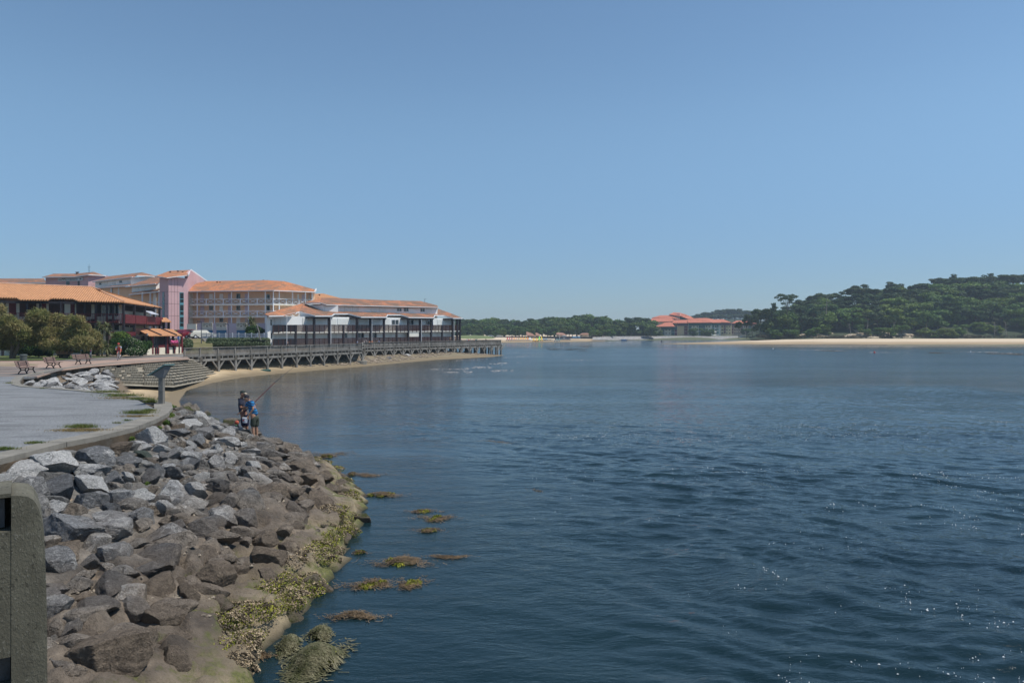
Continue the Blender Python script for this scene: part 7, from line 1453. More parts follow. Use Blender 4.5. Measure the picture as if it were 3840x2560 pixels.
mfl = columns('tidal_flat', [(3330, [(300, -.05), (306, .012), (312, .02), (319, .03)]), (3450, [(296, -.05), (304, .015), (312, .03), (319, .05)]), (3700, [(288, -.05), (300, .015), (310, .04), (319, .06)]), (3900, [(284, -.05), (298, .015), (310, .04), (319, .06)]), (4600, [(284, -.05), (298, .015), (310, .04), (319, .06)])], simple('green_tidal_mud', (.10, .115, .05), .7, .3, .15, world=True, c2=(.16, .14, .08), amt=.5))
# ------------------------------------------------------------------ people
M['skin'] = simple('skin', (.42, .23, .15), .55, .08, 6); M['skin2'] = simple('tanned_skin', (.33, .17, .11), .55, .08, 6)
def skinned(name, pts, edges, rad, m, parent, sub=2):
    """one continuous surface grown round a skeleton; first point is the root"""
    o_ = org(parent); me = bpy.data.meshes.new(name); me.from_pydata([tuple(Vector(p)-o_) for p in pts], edges, [])
    o = bpy.data.objects.new(name, me); C.objects.link(o); me.materials.append(m)
    sk = o.modifiers.new('skin', 'SKIN'); sk.use_smooth_shade = True
    for k, v in enumerate(me.skin_vertices[0].data): r_ = rad[k]; v.radius = (r_, r_) if not isinstance(r_, tuple) else r_; v.use_root = (k == 0)
    ss = o.modifiers.new('sub', 'SUBSURF'); ss.levels = ss.render_levels = sub
    dg = bpy.context.evaluated_depsgraph_get(); dg.update(); me2 = bpy.data.meshes.new_from_object(o.evaluated_get(dg)); o.modifiers.clear(); o.data = me2; me2.name = name; me2.shade_smooth()
    if not me2.materials: me2.materials.append(m)
    o.parent = parent; ORG[o.name] = o_.copy(); return o
def ball(mb, c, rx, ry, rz, n=14):
    v, f = ICO[3]; mb.add([(c[0]+x*rx, c[1]+y*ry, c[2]+z*rz) for x, y, z in v], [tuple(q) for q in f])
def hand(mbx, wrist, d, palm_n, s=1.):
    """palm and five bent fingers; d points along the hand"""
    d = d.normalized(); n = palm_n.normalized(); sdv = d.cross(n).normalized()
    mbx.hexa([wrist-sdv*.033*s-n*.012*s, wrist+sdv*.033*s-n*.012*s, wrist+sdv*.033*s+n*.012*s, wrist-sdv*.033*s+n*.012*s], [q+d*.09*s for q in (wrist-sdv*.042*s-n*.013*s, wrist+sdv*.042*s-n*.013*s, wrist+sdv*.042*s+n*.013*s, wrist-sdv*.042*s+n*.013*s)])
    for k, l in enumerate((.062, .075, .072, .055)):
        b = wrist+d*.088*s+sdv*(-.03+.02*k)*s; m1 = b+(d*.8-n*.6)*l*.5*s; e = m1+(d*.1-n*1.)*l*.5*s; mbx.tube(b, m1, .0095*s, .009*s, 6); mbx.tube(m1, e, .009*s, .007*s, 6)
    b = wrist+d*.03*s-sdv*.035*s; m1 = b+(d*.6-sdv*.6-n*.4)*.04*s; mbx.tube(b, m1, .012*s, .011*s, 6); mbx.tube(m1, m1+(d*.7-n*.7)*.032*s, .011*s, .008*s, 6)
FD = 28.0
def fq(x, y, d=0.): return Q(x, y, FD+d)
def fisher(root, J, sk, shirt, shorts, headc, face_dir, capm, brimm, shoulders_r):
    J = {k: fq(*v) for k, v in J.items()}
    names = ['pelvis', 'belly', 'chest', 'neck', 'sL', 'eL', 'wL', 'sR', 'eR', 'wR', 'hL', 'kL', 'aL', 'tL', 'hR', 'kR', 'aR', 'tR']
    ed = [('pelvis', 'belly'), ('belly', 'chest'), ('chest', 'neck'), ('chest', 'sL'), ('sL', 'eL'), ('eL', 'wL'), ('chest', 'sR'), ('sR', 'eR'), ('eR', 'wR'), ('pelvis', 'hL'), ('hL', 'kL'), ('kL', 'aL'), ('aL', 'tL'), ('pelvis', 'hR'), ('hR', 'kR'), ('kR', 'aR'), ('aR', 'tR')]
    R_ = dict(pelvis=.14, belly=.13, chest=.14, neck=.06, sL=.062, eL=.045, wL=.03, sR=.062, eR=.045, wR=.03, hL=.10, kL=.06, aL=.038, tL=.035, hR=.10, kR=.06, aR=.038, tR=.035)
    skinned('body', [J[n] for n in names], [(names.index(a), names.index(b)) for a, b in ed], [R_[n] for n in names], sk, root)
    hd = fq(*headc); mb = MB(); ball(mb, hd, .082, .095, .115); f = Vector(face_dir).normalized()
    mb.tube(J['neck'], hd-Vector((0, 0, .04)), .058, .055, 10)
    mb.tube(hd+f*.08+Vector((0, 0, .01)), hd+f*.112-Vector((0, 0, .028)), .012, .018, 6)
    mb.hexa([hd+f*.055+Vector((0, -.03, -.10)), hd+f*.085+Vector((0, -.03, -.10)), hd+f*.085+Vector((0, .03, -.10)), hd+f*.055+Vector((0, .03, -.10))], [q+Vector((0, 0, .035)) for q in (hd+f*.055+Vector((0, -.03, -.10)), hd+f*.09+Vector((0, -.03, -.10)), hd+f*.09+Vector((0, .03, -.10)), hd+f*.055+Vector((0, .03, -.10)))])
    sv = f.cross(Vector((0, 0, 1))).normalized()
    for s_ in (-1, 1): mb.tube(hd+sv*s_*.078, hd+sv*s_*.098, .026, .02, 8)
    h_ = mb.build('head', sk, root, True)
    part('eye', 'signdark', h_, lambda mb: [ball(mb, hd+f*.078+sv*s_*.032+Vector((0, 0, .012)), .009, .009, .007) for s_ in (-1, 1)])
    part('hair', simple('grey_hair', (.14, .12, .11), .8), h_, lambda mb: ball(mb, hd-f*.022+Vector((0, 0, .012)), .088, .092, .095))
    cap = part('cap', capm, root, lambda mb: (mb.lathe(hd-f*.005+Vector((0, 0, .035)), [(.098, 0), (.10, .03), (.088, .068), (.055, .092), (.015, .102)], 16)))
    part('cap_brim', brimm, cap, lambda mb: mb.hexa([hd+f*.06-sv*.07+Vector((0, 0, .036)), hd+f*.17-sv*.045+Vector((0, 0, .018)), hd+f*.17+sv*.045+Vector((0, 0, .018)), hd+f*.06+sv*.07+Vector((0, 0, .036))], [q+Vector((0, 0, .012)) for q in (hd+f*.06-sv*.07+Vector((0, 0, .036)), hd+f*.17-sv*.045+Vector((0, 0, .018)), hd+f*.17+sv*.045+Vector((0, 0, .018)), hd+f*.06+sv*.07+Vector((0, 0, .036)))]))
    mL, mR = J['sL'].lerp(J['eL'], .75), J['sR'].lerp(J['eR'], .75)
    lowp = J['pelvis'].lerp(J['belly'], -.12)
    skinned('shirt', [J['chest'], J['belly'], lowp, J['chest'].lerp(J['neck'], .6), J['sL'], mL, J['sR'], mR], [(0, 1), (1, 2), (0, 3), (0, 4), (4, 5), (0, 6), (6, 7)], [shoulders_r, shoulders_r*.98, shoulders_r*.98, .085, .088, .075, .088, .075], shirt, root)
    kL, kR = J['hL'].lerp(J['kL'], .95), J['hR'].lerp(J['kR'], .95)
    skinned('shorts', [J['pelvis'], J['hL'], kL, J['hR'], kR, J['pelvis'].lerp(J['belly'], .3)], [(0, 1), (1, 2), (0, 3), (3, 4), (0, 5)], [.155, .125, .10, .125, .10, .14], shorts, root)
    for a, b in (('aL', 'tL'), ('aR', 'tR')):
        part('shoe', 'iron', root, lambda mb: (mb.bar(J[a]-Vector((0, 0, .03)), J[b]-Vector((0, 0, .03)), .10, .08)))
    return J
M['navyshirt'] = simple('navy_tee_cloth', (.035, .04, .065), .9, .15, 4); M['navyshorts'] = simple('navy_shorts_cloth', (.018, .018, .05), .9, .15, 4); M['greenshorts'] = simple('olive_shorts_cloth', (.05, .06, .045), .9, .2, 4)
t = NT('striped_blue_cloth'); co = t.geo(); sz_ = t.new('SeparateXYZ'); t.lk(co, sz_.inputs[0]); wv = t.math('FRACT', t.math('ADD', t.math('MULTIPLY', sz_.outputs[2], 9.5), t.math('MULTIPLY', sz_.outputs[0], 1.4))); t.col(t.mix(t.rng(wv, .62, .68), (.02, .19, .42), (.012, .03, .08))); t.b.inputs['Roughness'].default_value = .9; M['stripe'] = t.m
p1 = empty('person', fq(915, 1640), 'man in navy tee, navy shorts and dark green cap holding a long fishing rod', 'person')
J1 = dict(pelvis=(914, 1557, .02), belly=(910, 1535, 0), chest=(906, 1510, 0), neck=(905, 1494, 0), sL=(902, 1500, -.17), eL=(903, 1529, -.20), wL=(921, 1525, -.32), sR=(913, 1500, .17), eR=(930, 1520, .14), wR=(952, 1515, .05), hL=(912, 1566, -.09), kL=(914, 1602, -.10), aL=(911, 1640, -.08), tL=(921, 1644, -.10), hR=(920, 1566, .10), kR=(926, 1602, .12), aR=(925, 1640, .13), tR=(936, 1644, .12))
j1 = fisher(p1, J1, M['skin2'], M['navyshirt'], M['navyshorts'], (911, 1476, -.02), (1, -.25, -.15), simple('dark_green_cap', (.02, .03, .025), .8), simple('beige_cap_brim', (.50, .42, .32), .8), .165)
for w_, d_ in (('wR', (1, -.1, .1)), ('wL', (1, -.2, .1))): part('hand', 'skin2', p1, lambda mb: hand(mb, j1[w_], Vector(d_), Vector((0, 0, 1)), 1.05))
p2 = empty('person', fq(955, 1640), 'man in blue striped polo and olive shorts bending forward with a white bucket', 'person')
J2 = dict(pelvis=(955, 1561, -.30), belly=(950, 1540, -.32), chest=(943, 1513, -.35), neck=(935, 1501, -.38), sL=(944, 1506, -.53), eL=(950, 1533, -.60), wL=(932, 1558, -.62), sR=(934, 1508, -.18), eR=(918, 1532, -.12), wR=(903, 1545, -.22), hL=(950, 1570, -.40), kL=(948, 1603, -.40), aL=(952, 1641, -.38), tL=(941, 1645, -.42), hR=(961, 1570, -.22), kR=(961, 1603, -.20), aR=(964, 1641, -.16), tR=(953, 1645, -.14))
j2 = fisher(p2, J2, M['skin'], M['stripe'], M['greenshorts'], (925, 1494, -.42), (-.85, -.35, -.5), simple('navy_cap', (.015, .015, .025), .8), simple('navy_cap_brim', (.015, .015, .025), .8), .175)
for w_, d_, n_ in (('wL', (-.3, 0, -1), (-1, .2, 0)), ('wR', (-1, 0, -.4), (0, 0, 1))): part('hand', 'skin', p2, lambda mb: hand(mb, j2[w_], Vector(d_), Vector(n_), 1.05))
o = empty('bucket', fq(919, 1585, -.62), 'small white bucket with red print held by the man in blue stripes', 'bucket'); c = fq(919, 1584, -.62)
part('pail', 'metalwhite', o, lambda mb: mb.lathe(c, [(.085, 0), (.105, .17), (.112, .175), (.112, .195)], 18)); part('handle', 'iron', o, lambda mb: [mb.tube(c+Vector((math.cos(a)*.11, 0, .19+math.sin(a)*.09)), c+Vector((math.cos(b)*.11, 0, .19+math.sin(b)*.09)), .004, .004, 5) for a, b in [(k*math.pi/8, (k+1)*math.pi/8) for k in range(8)]])
part('print', simple('bucket_red_print', (.5, .05, .05), .6), o, lambda mb: mb.hexa([c+Vector((-.055, -.106, .07)), c+Vector((.0, -.112, .07)), c+Vector((.0, -.104, .07)), c+Vector((-.055, -.096, .07))], [c+Vector((-.055, -.110, .13)), c+Vector((.0, -.118, .13)), c+Vector((.0, -.108, .13)), c+Vector((-.055, -.100, .13))]))
part('band', simple('bucket_blue_band', (.12, .2, .4), .6), o, lambda mb: mb.lathe(c+Vector((0, 0, .035)), [(.0895, 0), (.0925, .02)], 18))
o = empty('fishing_rod', fq(958, 1516, .04), 'long dark red fishing rod pointing up to the right over the water', 'fishing rod')
part('butt', simple('rod_red', (.16, .02, .025), .4), o, lambda mb: mb.tube(fq(905, 1556, -.3), fq(1030, 1434, .3), .018, .012, 8)); part('tip_section', 'signdark', o, lambda mb: (mb.tube(fq(1030, 1434, .3), fq(1068, 1402, .5), .012, .008, 6), mb.tube(fq(1068, 1402, .5), fq(1110, 1370, .7), .008, .003, 6))); part('reel', 'iron', o, lambda mb: (mb.tube(fq(949, 1518, .0), fq(951, 1524, .0), .03, .03, 10), mb.bar(fq(951, 1524, .0), fq(957, 1527, 0), .01, .01)))
o = empty('fishing_bag', fq(888, 1598, .4), 'orange-red and green tackle bag behind the pale rock beside the fishermen', 'bag')
part('bag_body', simple('orange_red_cloth', (.45, .10, .06), .8), o, lambda mb: ball(mb, fq(888, 1584, .4), .085, .07, .09)); part('bag_strap', simple('green_strap', (.08, .4, .15), .8), o, lambda mb: mb.bar(fq(884, 1593, .33), fq(893, 1603, .33), .05, .03))
# the flat rocks they stand on
for i, (px, py, tn, sx_) in enumerate(((918, 1648, 'G', .55), (955, 1650, 'G', .62), (938, 1666, 'D', .5))):
    q = fq(px, py, -.15 if i != 2 else -.7); boulder((q.x, q.y, q.z-.26), sx_, .5, .34, tn, RM[:4], ['flat grey boulder under the feet of the man in navy', 'flat grey boulder under the feet of the man in stripes', 'dark boulder hiding the feet of the two fishermen'][i], 'boulders of the foreground rock slope', tilt=.08)
# small figures: cyclist and boardwalk visitors -----------------------
def small_person(loc, h, yaw, shirt, lower, hair, label, group=None, seated=False, cat='person'):
    o = empty('person', loc, label, cat, group); s = h/1.75; c_, s_ = math.cos(yaw), math.sin(yaw)
    T = lambda x, y, z: Vector(loc)+Vector((x*c_-y*s_, x*s_+y*c_, z))*s
    if seated: P_ = [(0, 0, .12), (0, .02, .35), (0, .04, .58), (0, .04, .72), (-.19, .03, .62), (-.25, -.05, .38), (-.1, -.25, .25), (.19, .03, .62), (.25, -.05, .38), (.1, -.25, .25), (-.1, -.05, .1), (-.13, -.45, .28), (-.12, -.6, .02), (.1, -.05, .1), (.13, -.45, .28), (.12, -.6, .02)]
    else: P_ = [(0, 0, .95), (0, 0, 1.15), (0, 0, 1.36), (0, 0, 1.5), (-.19, 0, 1.42), (-.25, .02, 1.14), (-.2, -.12, .95), (.19, 0, 1.42), (.25, .02, 1.14), (.2, -.12, .95), (-.1, 0, .9), (-.11, -.02, .5), (-.11, .03, .07), (.1, 0, .9), (.11, .02, .5), (.11, .05, .07)]
    P_ = [T(*p) for p in P_]; E_ = [(0, 1), (1, 2), (2, 3), (2, 4), (4, 5), (5, 6), (2, 7), (7, 8), (8, 9), (0, 10), (10, 11), (11, 12), (0, 13), (13, 14), (14, 15)]
    R_ = [.12, .12, .13, .055, .06, .042, .035, .06, .042, .035, .085, .06, .045, .085, .06, .045]
    skinned('body', P_, E_, [r_*s for r_ in R_], M['skin'], o, 1)
    skinned('shirt', [P_[2], P_[1], P_[0], P_[4], P_[4].lerp(P_[5], .6), P_[7], P_[7].lerp(P_[8], .6)], [(0, 1), (1, 2), (0, 3), (3, 4), (0, 5), (5, 6)], [.155*s, .15*s, .14*s, .08*s, .07*s, .08*s, .07*s], shirt, o, 1)
    skinned('shorts', [P_[0], P_[10], P_[10].lerp(P_[11], .9), P_[13], P_[13].lerp(P_[14], .9)], [(0, 1), (1, 2), (0, 3), (3, 4)], [.15*s, .11*s, .09*s, .11*s, .09*s], lower, o, 1)
    hd = P_[3]+Vector((0, 0, .13*s)); mb = MB(); ball(mb, hd, .085*s, .095*s, .115*s); mb.tube(P_[3]-Vector((0, 0, .05*s)), hd, .05*s, .05*s, 8); fc = T(0, -1, 0)-T(0, 0, 0); mb.tube(hd+fc*.08/1, hd+fc*.11-Vector((0, 0, .02)), .012, .016, 5); mb.build('head', M['skin'], o, True)
    mb = MB(); ball(mb, hd+Vector((0, 0, .03*s))-fc*.02, .092*s, .10*s, .105*s); mb.build('hair', hair, o, True); return o
PC_ = {k: simple(f'cloth_{k}', c, .9, .1, 4) for k, c in dict(white=(.7, .7, .72), red=(.45, .05, .05), blue=(.05, .13, .3), lightblue=(.3, .4, .55), orange=(.55, .22, .12), black=(.02, .02, .025), grey=(.2, .2, .22), teal=(.03, .25, .25)).items()}
HC = {k: simple(f'hair_{k}', c, .8, .1, 4) for k, c in dict(dark=(.03, .02, .015), blond=(.4, .3, .15), auburn=(.2, .07, .03), white=(.65, .63, .6)).items()}
for px, yh, D, sh, lw_, hr, lab in ((1340, 1275, 129, 'lightblue', 'grey', 'dark', 'pale blue shirted visitor standing alone where the boardwalk steps back'), (1366, 1276, 142, 'white', 'grey', 'white', 'white-haired visitor in white, left of the boardwalk group'), (1373, 1274, 143, 'grey', 'black', 'white', 'visitor in grey with white cap in the boardwalk group'), (1385, 1277, 142, 'orange', 'black', 'auburn', 'visitor in orange behind the boardwalk railing'), (1395, 1275, 143, 'orange', 'white', 'white', 'pink-shirted visitor with white cap right of the one in orange'),
        (1416, 1275, 145, 'grey', 'grey', 'dark', 'grey shirted visitor beside the one in teal blue'), (1421, 1274, 146, 'blue', 'black', 'dark', 'visitor in teal blue at the right end of the left group'),
        (1752, 1269, 170, 'lightblue', 'white', 'dark', 'pale shirted visitor at the left of the pier end group'), (1757, 1270, 170, 'red', 'white', 'dark', 'visitor in red beside the pale shirted one'), (1765, 1271, 171, 'white', 'white', 'dark', 'crouching white-shirted visitor on the pier end'), (1778, 1270, 172, 'red', 'grey', 'auburn', 'visitor in red shirt right of the crouching one'), (1785, 1268, 173, 'teal', 'white', 'dark', 'visitor in green top near the pier end'), (1790, 1270, 173, 'white', 'grey', 'blond', 'white-shirted visitor rightmost of the pier group'), (1822, 1269, 174, 'black', 'black', 'dark', 'dark figure sitting apart near the pier corner')):
    h_ = min(max(ZD(yh, D)-2.6, 1.2), 1.75); small_person((*XD(px, D), 2.6), h_, rs.uniform(-1, 4), PC_[sh], PC_[lw_], HC[hr], lab)
small_person((*XD(1079, 104), 2.6), 1.5, 2.2, PC_['black'], PC_['black'], HC['auburn'], 'auburn-haired woman in black top walking on the boardwalk')
# cyclist
cp_ = G(446, 1350, ZP); cy = empty('person', (cp_.x, cp_.y, ZP), 'cyclist in red and white jersey with red helmet riding towards the camera', 'cyclist')
bk_ = empty('bicycle', (cp_.x, cp_.y, ZP), 'light road bicycle ridden by the red and white cyclist', 'bicycle')
fwd = Vector((.30, -.95, 0)).normalized(); sdw = Vector((-fwd.y, fwd.x, 0)); cb = Vector((cp_.x, cp_.y, ZP))
def L_(f, s_, z): return cb+fwd*f+sdw*s_+Vector((0, 0, z))
M['tyre'] = simple('bicycle_tyre', (.02, .02, .02), .8); M['frame'] = simple('bicycle_frame_paint', (.45, .47, .5), .4, .05)
for f in (-.5, .5):
    wh = part('wheel', 'tyre', bk_, lambda mb: [mb.tube(L_(f+math.cos(a)*.34, 0, .35+math.sin(a)*.34), L_(f+math.cos(b)*.34, 0, .35+math.sin(b)*.34), .018, .018, 5) for a, b in [(k*math.pi/10, (k+1)*math.pi/10) for k in range(20)]])
    part('spokes', 'frame', wh, lambda mb: [mb.tube(L_(f, 0, .35), L_(f+math.cos(k*math.pi/5)*.33, 0, .35+math.sin(k*math.pi/5)*.33), .004, .004, 4) for k in range(10)])
part('frame', 'frame', bk_, lambda mb: [mb.tube(L_(*a), L_(*b), .018, .018, 6) for a, b in (((-.5, 0, .35), (-.1, 0, .30)), ((-.1, 0, .30), (.38, 0, .78)), ((-.1, 0, .30), (-.2, 0, .9)), ((-.2, 0, .85), (.38, 0, .85)), ((-.5, 0, .35), (-.2, 0, .85)), ((.38, 0, .92), (.5, 0, .35)))])
part('handlebar', 'tyre', bk_, lambda mb: (mb.tube(L_(.42, -.21, .98), L_(.42, .21, .98), .014, .014, 6), mb.tube(L_(.38, 0, .85), L_(.42, 0, .98), .014, .014, 6))); part('saddle', 'tyre', bk_, lambda mb: mb.bar(L_(-.33, 0, .93), L_(-.08, 0, .93), .13, .05)); part('pedals', 'tyre', bk_, lambda mb: (mb.bar(L_(-.1, -.16, .14), L_(-.1, -.08, .14), .1, .03), mb.bar(L_(-.1, .08, .46), L_(-.1, .16, .46), .1, .03)))
cyP = [L_(-.18, 0, 1.0), L_(-.08, 0, 1.2), L_(.08, 0, 1.38), L_(.14, 0, 1.47), L_(.08, -.19, 1.38), L_(.2, -.24, 1.15), L_(.41, -.19, 1.02), L_(.08, .19, 1.38), L_(.2, .24, 1.15), L_(.41, .19, 1.02), L_(-.14, -.1, .95), L_(.12, -.13, .62), L_(-.1, -.11, .2), L_(-.14, .1, .95), L_(.2, .13, .84), L_(-.05, .11, .5)]
E_ = [(0, 1), (1, 2), (2, 3), (2, 4), (4, 5), (5, 6), (2, 7), (7, 8), (8, 9), (0, 10), (10, 11), (11, 12), (0, 13), (13, 14), (14, 15)]
skinned('body', cyP, E_, [.12, .12, .13, .055, .06, .042, .035, .06, .042, .035, .09, .065, .045, .09, .065, .045], M['skin'], cy, 1)
skinned('jersey', [cyP[2], cyP[1], cyP[0]], [(0, 1), (1, 2)], [.16, .155, .14], PC_['red'], cy, 1)
for a, b in ((4, 5), (7, 8)): skinned('sleeve', [cyP[a], cyP[a].lerp(cyP[b], .7)], [(0, 1)], [.085, .07], PC_['lightblue'], cy, 1)
skinned('shorts', [cyP[0], cyP[10], cyP[10].lerp(cyP[11], .8), cyP[13], cyP[13].lerp(cyP[14], .8)], [(0, 1), (1, 2), (0, 3), (3, 4)], [.15, .11, .085, .11, .085], PC_['red'], cy, 1)
hd = cyP[3]+Vector((0, 0, .13))+fwd*.04; part('head', 'skin', cy, lambda mb: ball(mb, hd, .085, .095, .115)); part('helmet', PC_['red'], cy, lambda mb: mb.lathe(hd+Vector((0, 0, .03)), [(.12, 0), (.12, .04), (.09, .09), (.03, .12)], 14)); part('shoe', PC_['white'], cy, lambda mb: (mb.bar(L_(-.16, -.12, .17), L_(.06, -.12, .15), .09, .08), mb.bar(L_(-.12, .12, .48), L_(.1, .12, .46), .09, .08)))
# small green dinghy on the sand
p = G(991, 1393, .25); o = empty('inflatable_boat', (p.x, p.y, .25), 'small dark green inflatable boat on the sand by the boardwalk piles', 'boat')
M['pvc'] = simple('green_rubber', (.012, .07, .06), .5, .15, 3)
def ring(mb, a, b, r_, z, n=18): [mb.tube((p.x+math.cos(t0)*a, p.y+math.sin(t0)*b, z), (p.x+math.cos(t1)*a, p.y+math.sin(t1)*b, z), r_, r_, 8) for t0, t1 in [(k*2*math.pi/n, (k+1)*2*math.pi/n) for k in range(n)]]
part('tube', 'pvc', o, lambda mb: ring(mb, .72, .45, .17, .38)); part('floor', 'pvc', o, lambda mb: mb.lathe((p.x, p.y, .28), [(.5, 0), (.5, .03)], 16)); part('seat', 'pvc', o, lambda mb: mb.bar((p.x-.1, p.y-.45, .5), (p.x-.1, p.y+.45, .5), .22, .1))
# ------------------------------------------------------------------ oysters, weed and drift
M['shell'] = simple('oyster_shell', (.36, .28, .18), .85, .6, 14, world=True, c2=(.06, .045, .028), amt=.5)
M['algae'] = m_leaf('green_algae', (.12, .145, .012), (.34, .33, .045), .4, .15, 3); M['weedbrown'] = m_leaf('brown_weed', (.10, .07, .04), (.24, .17, .10), .4, .2, 3); M['eelgrass'] = m_leaf('eelgrass', (.07, .075, .03), (.22, .20, .12), .4, .2, 4)
rr = np.random.RandomState(31)
OY = """1213 2081 126 84|952 2354 110 90|885 2418 90 60|923 2493 95 90|1125 2203 160 60|1058 2170 130 60|1226 1967 100 60|1300 1925 90 60|1003 2279 120 80|1180 2030 90 60|1150 2120 120 50|1240 2010 90 50|1075 2240 130 60|1285 1890 70 50|1310 1955 60 50|845 2450 60 50|1090 2290 80 60|820 2540 90 50|1265 1850 80 40"""
ocl = []
for i, s in enumerate(OY.split('|')):
    px, py, wd, ht = map(float, s.split()); p = hit(px, py+ht*.2); k = p.y/F; sx = wd*k*.56; sz = ht*k*.42
    ocl.append((p.x, p.y, max(p.z, 0)-.05, sx*.92, sx*.66, sz*.8))
    boulder((p.x, p.y, max(p.z, 0)-.06), sx*.95, sx*.7, sz, 'B', RM, f'oyster-crusted weedy rock at the waterline, {["lowest","second","third","fourth","fifth","sixth","seventh","eighth","ninth","tenth","eleventh","twelfth","thirteenth","fourteenth","fifteenth","sixteenth","seventeenth","eighteenth","last"][sorted(range(19), key=lambda j: -float(OY.split("|")[j].split()[1])).index(i)]} up from the bottom', 'oyster-crusted rocks at the waterline', tilt=.15)
def shells(cl, n, smin, smax, seed):
    r = np.random.RandomState(seed); v0 = np.array([(-1, 0, 0), (-.35, -.6, .1), (.6, -.5, 0), (1, .1, 0), (.5, .6, .1), (-.4, .5, 0), (0, 0, .45), (0, 0, -.3)]); f0 = np.array([(0, 1, 6), (1, 2, 6), (2, 3, 6), (3, 4, 6), (4, 5, 6), (5, 0, 6), (1, 0, 7), (2, 1, 7), (3, 2, 7), (4, 3, 7), (5, 4, 7), (0, 5, 7)])
    cl = np.array(cl); k = r.choice(len(cl), n, p=cl[:, 3]/cl[:, 3].sum()); d = r.normal(size=(n, 3)); d[:, 2] = np.abs(d[:, 2])*.8; d /= np.linalg.norm(d, axis=1)[:, None]; c = cl[k, :3]+d*cl[k, 3:6]*r.uniform(.9, 1.1, (n, 1))
    V = []
    A = r.normal(size=(n, 3)); A /= np.linalg.norm(A, axis=1)[:, None]; B = np.cross(A, r.normal(size=(n, 3))); B /= np.linalg.norm(B, axis=1)[:, None]; Cc = np.cross(A, B); s = r.uniform(smin, smax, (n, 1))
    V = (c[:, None]+(v0[None, :, :1]*A[:, None]+v0[None, :, 1:2]*B[:, None]+v0[None, :, 2:]*Cc[:, None])*s[:, None]).reshape(-1, 3); Ff = (f0[None]+np.arange(n)[:, None, None]*8).reshape(-1, 3); return V, Ff
extra = []
for k in range(46):      # continuous crust along the waterline
    t = rr.uniform(2.0, 9.4); i = int(t); a, b = W_LINE[i], W_LINE[i+1]; x = a[0]+(b[0]-a[0])*(t-i)-rr.uniform(.0, .65); y = a[1]+(b[1]-a[1])*(t-i); z = float(bank_z(np.array([[x, y]]))[0]); extra.append((x, y, max(z, 0)-.05, rr.uniform(.2, .5), rr.uniform(.2, .5), rr.uniform(.06, .15)))
V, Ff = shells([c for c in ocl+extra], 15000, .014, .036, 3); tag(np_mesh('oyster_crust', V, Ff, M['shell']), 'crust of pale oysters and mussels on the lowest rocks', kind='stuff')
v, f = cards([(c[0], c[1], c[2], c[3]*1.03, c[4]*1.03, c[5]*1.1) for k, c in enumerate(ocl+extra) if k % 3], 24000, .026, 8, 1.8, .3, .9); tag(np_mesh('green_algae', v, f, M['algae']), 'yellow-green algae draped over the oyster crusted rocks', kind='stuff')
def weed(px, py, wd, ht, kind, label, hump=0.):
    q = G(px, py, 0); k = q.y/F; sx = wd*k*.5; sy = ht*k/max(.12, math.sin(math.atan2(H, q.y)))*.5; r = np.random.RandomState(int(px+py)); o = empty('seaweed_mat', (q.x, q.y, 0), label, 'seaweed')
    n = int((60+wd*3.2)*(2.2 if hump > .15 else 1)); sy *= 1. if hump < .15 else .9; sx *= .85; mb = MB()
    for _ in range(n):
        a0 = r.normal()*.5; x = q.x+(r.normal()*.55*(1 if r.rand() < .7 else 1.8) if hump < .15 else r.normal()*.42)*sx; y = q.y+(r.normal()*.5+.5*math.sin(x*2.3/max(sx, .2)+px))*sy*(.7 if hump < .15 else 1); L = sx*(r.uniform(.2, .5) if hump > .15 else r.uniform(.1, .5)); ang = r.normal()*.5+(math.pi if r.rand() < .5 else 0)+.15; prev = Vector((x, y, .03+hump*.8*max(0, 1-((x-q.x)/sx)**2-((y-q.y)/sy)**2)+r.rand()*.03)); w_ = r.uniform(.004, .009)*(1.4 if kind == 'eel' else 1)
        for s_ in range(3):
            ang += r.normal()*.35; nx = prev+Vector((math.cos(ang)*L/3, math.sin(ang)*L/3*.7, 0)); g_ = 1-((nx.x-q.x)/sx)**2-((nx.y-q.y)/sy)**2; nx.z = .02+hump*max(0, g_)+r.rand()*.02; sd_ = Vector((-math.sin(ang), math.cos(ang), 0))*w_; mb.add([prev-sd_, prev+sd_, nx+sd_, nx-sd_], [(0, 1, 2, 3)]); prev = nx
    mb.build('strands', M['weedbrown'] if kind != 'eel' else M['eelgrass'], o)
    if kind != 'tan':
        v, f = cards([(q.x+r.normal()*sx*.3, q.y+r.normal()*sy*.3, .01, sx*.28, sy*.28, .03+hump*.5) for _ in range(6)], int(n*1.2), .05, int(px), 1.8); np_mesh('fronds', v, f, M['algae'], o)
    if hump:
        me = RM[int(px) % 18]; b_ = bpy.data.objects.new('rock_core', me); C.objects.link(b_); b_.parent = o; b_.location = (0, 0, -.08); b_.scale = (sx*.8, sy*.75, hump+.1); b_.color = (.12, .10, .06, 0)
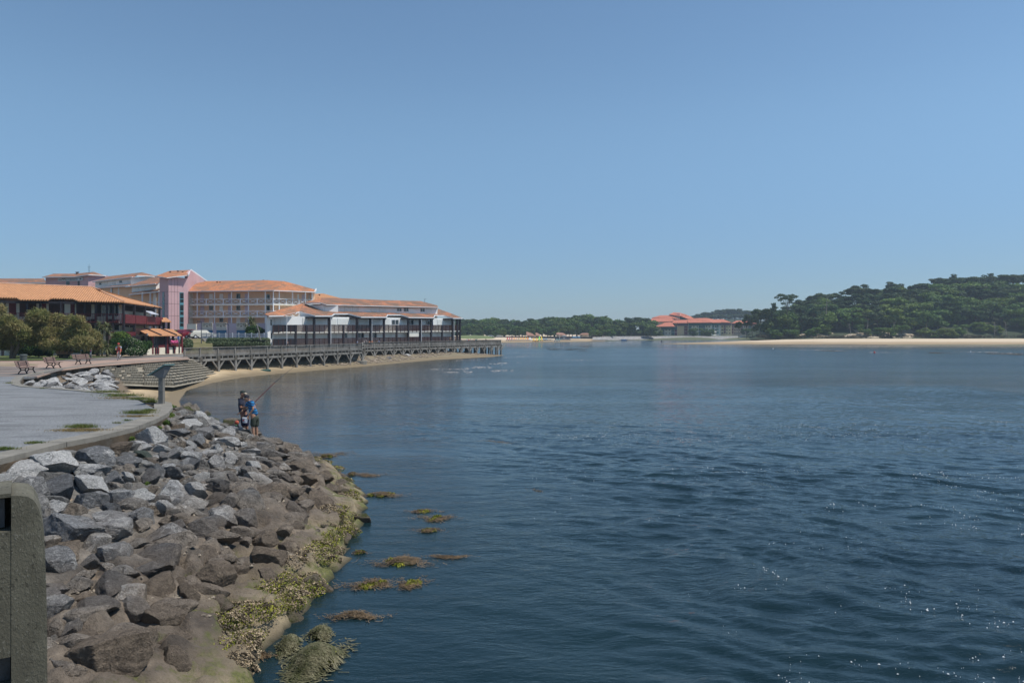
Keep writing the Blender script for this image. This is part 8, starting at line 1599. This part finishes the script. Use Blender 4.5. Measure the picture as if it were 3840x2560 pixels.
for a in ((1240, 1705, 130, 28, 'tan', 'broad tan weed mat off the rock point below the fishermen', .0), (1225, 1713, 60, 14, 'mix', 'dark hump of weed on the broad tan mat', .12), (1375, 1782, 110, 16, 'tan', 'pale weed streak right of the rock point', 0), (1320, 1780, 40, 14, 'mix', 'dark weed clump left of the pale streak', .08), (1430, 1857, 130, 20, 'mix', 'long tan and green weed raft in mid-left water', .05), (1585, 1918, 90, 14, 'mix', 'small broken weed patch with brown fronds', 0), (1640, 1945, 110, 26, 'mix', 'green weed patch drifting below the brown fronds', 0), (1610, 1990, 80, 18, 'mix', 'green and tan weed clump near the centre left', .03), (2025, 1840, 60, 16, 'tan', 'lone pale weed clump out in the current', 0), (1860, 1660, 110, 20, 'tan', 'distant brown weed patch off the rock point', 0), (1510, 2110, 170, 40, 'mix', 'large matted weed raft of brown strands', .06), (1680, 2090, 120, 14, 'tan', 'thin trailing weed strands right of the large raft', 0), (1390, 2195, 150, 44, 'mix', 'orange-brown weed patch left of its neighbour', 0), (1540, 2190, 100, 50, 'mix', 'reddish weed patch with green fringe', 0), (1345, 2075, 50, 14, 'mix', 'tiny dark weed clump near the oysters', .04),
          (1330, 2313, 150, 34, 'tan', 'spindly brown weed raft above the grassy humps', .03), (1085, 2425, 100, 60, 'eel', 'grey-green grassy hump on a rock, left one', .17), (1200, 2385, 110, 46, 'eel', 'grassy hump behind the largest one', .155), (1185, 2485, 230, 110, 'eel', 'largest hump of draped eelgrass in the bottom left water', .27), (975, 2460, 80, 34, 'tan', 'thin reddish weed by the lowest rocks', 0)): weed(*a)
# twig and driftwood on the slope
for px0, py0, px1, py1, lab in ((632, 1640, 690, 1672, 'dark driftwood stick lying near the kerb top'),):
    a, b = hit(px0, py0)+Vector((0, 0, .12)), hit(px1, py1)+Vector((0, 0, .12)); o = empty('driftwood', tuple(a), lab, 'stick'); part('stick', 'darkwood', o, lambda mb: (mb.tube(a, a.lerp(b, .5)+Vector((0, 0, .05)), .03, .022, 6), mb.tube(a.lerp(b, .5)+Vector((0, 0, .05)), b, .022, .01, 6)))
# ------------------------------------------------------------------ haze
mb = MB(); mb.box(-2700, 2700, -70, 2450, -4, 62)
m = bpy.data.materials.new('haze_air'); m.use_nodes = True; n = m.node_tree; n.nodes.remove(n.nodes['Principled BSDF'])
v = n.nodes.new('ShaderNodeVolumePrincipled'); v.inputs['Color'].default_value = (.72, .87, 1, 1); v.inputs['Density'].default_value = .00027; v.inputs['Anisotropy'].default_value = .2
n.links.new(v.outputs[0], n.nodes['Material Output'].inputs['Volume']); tag(mb.build('haze', m), kind='stuff')
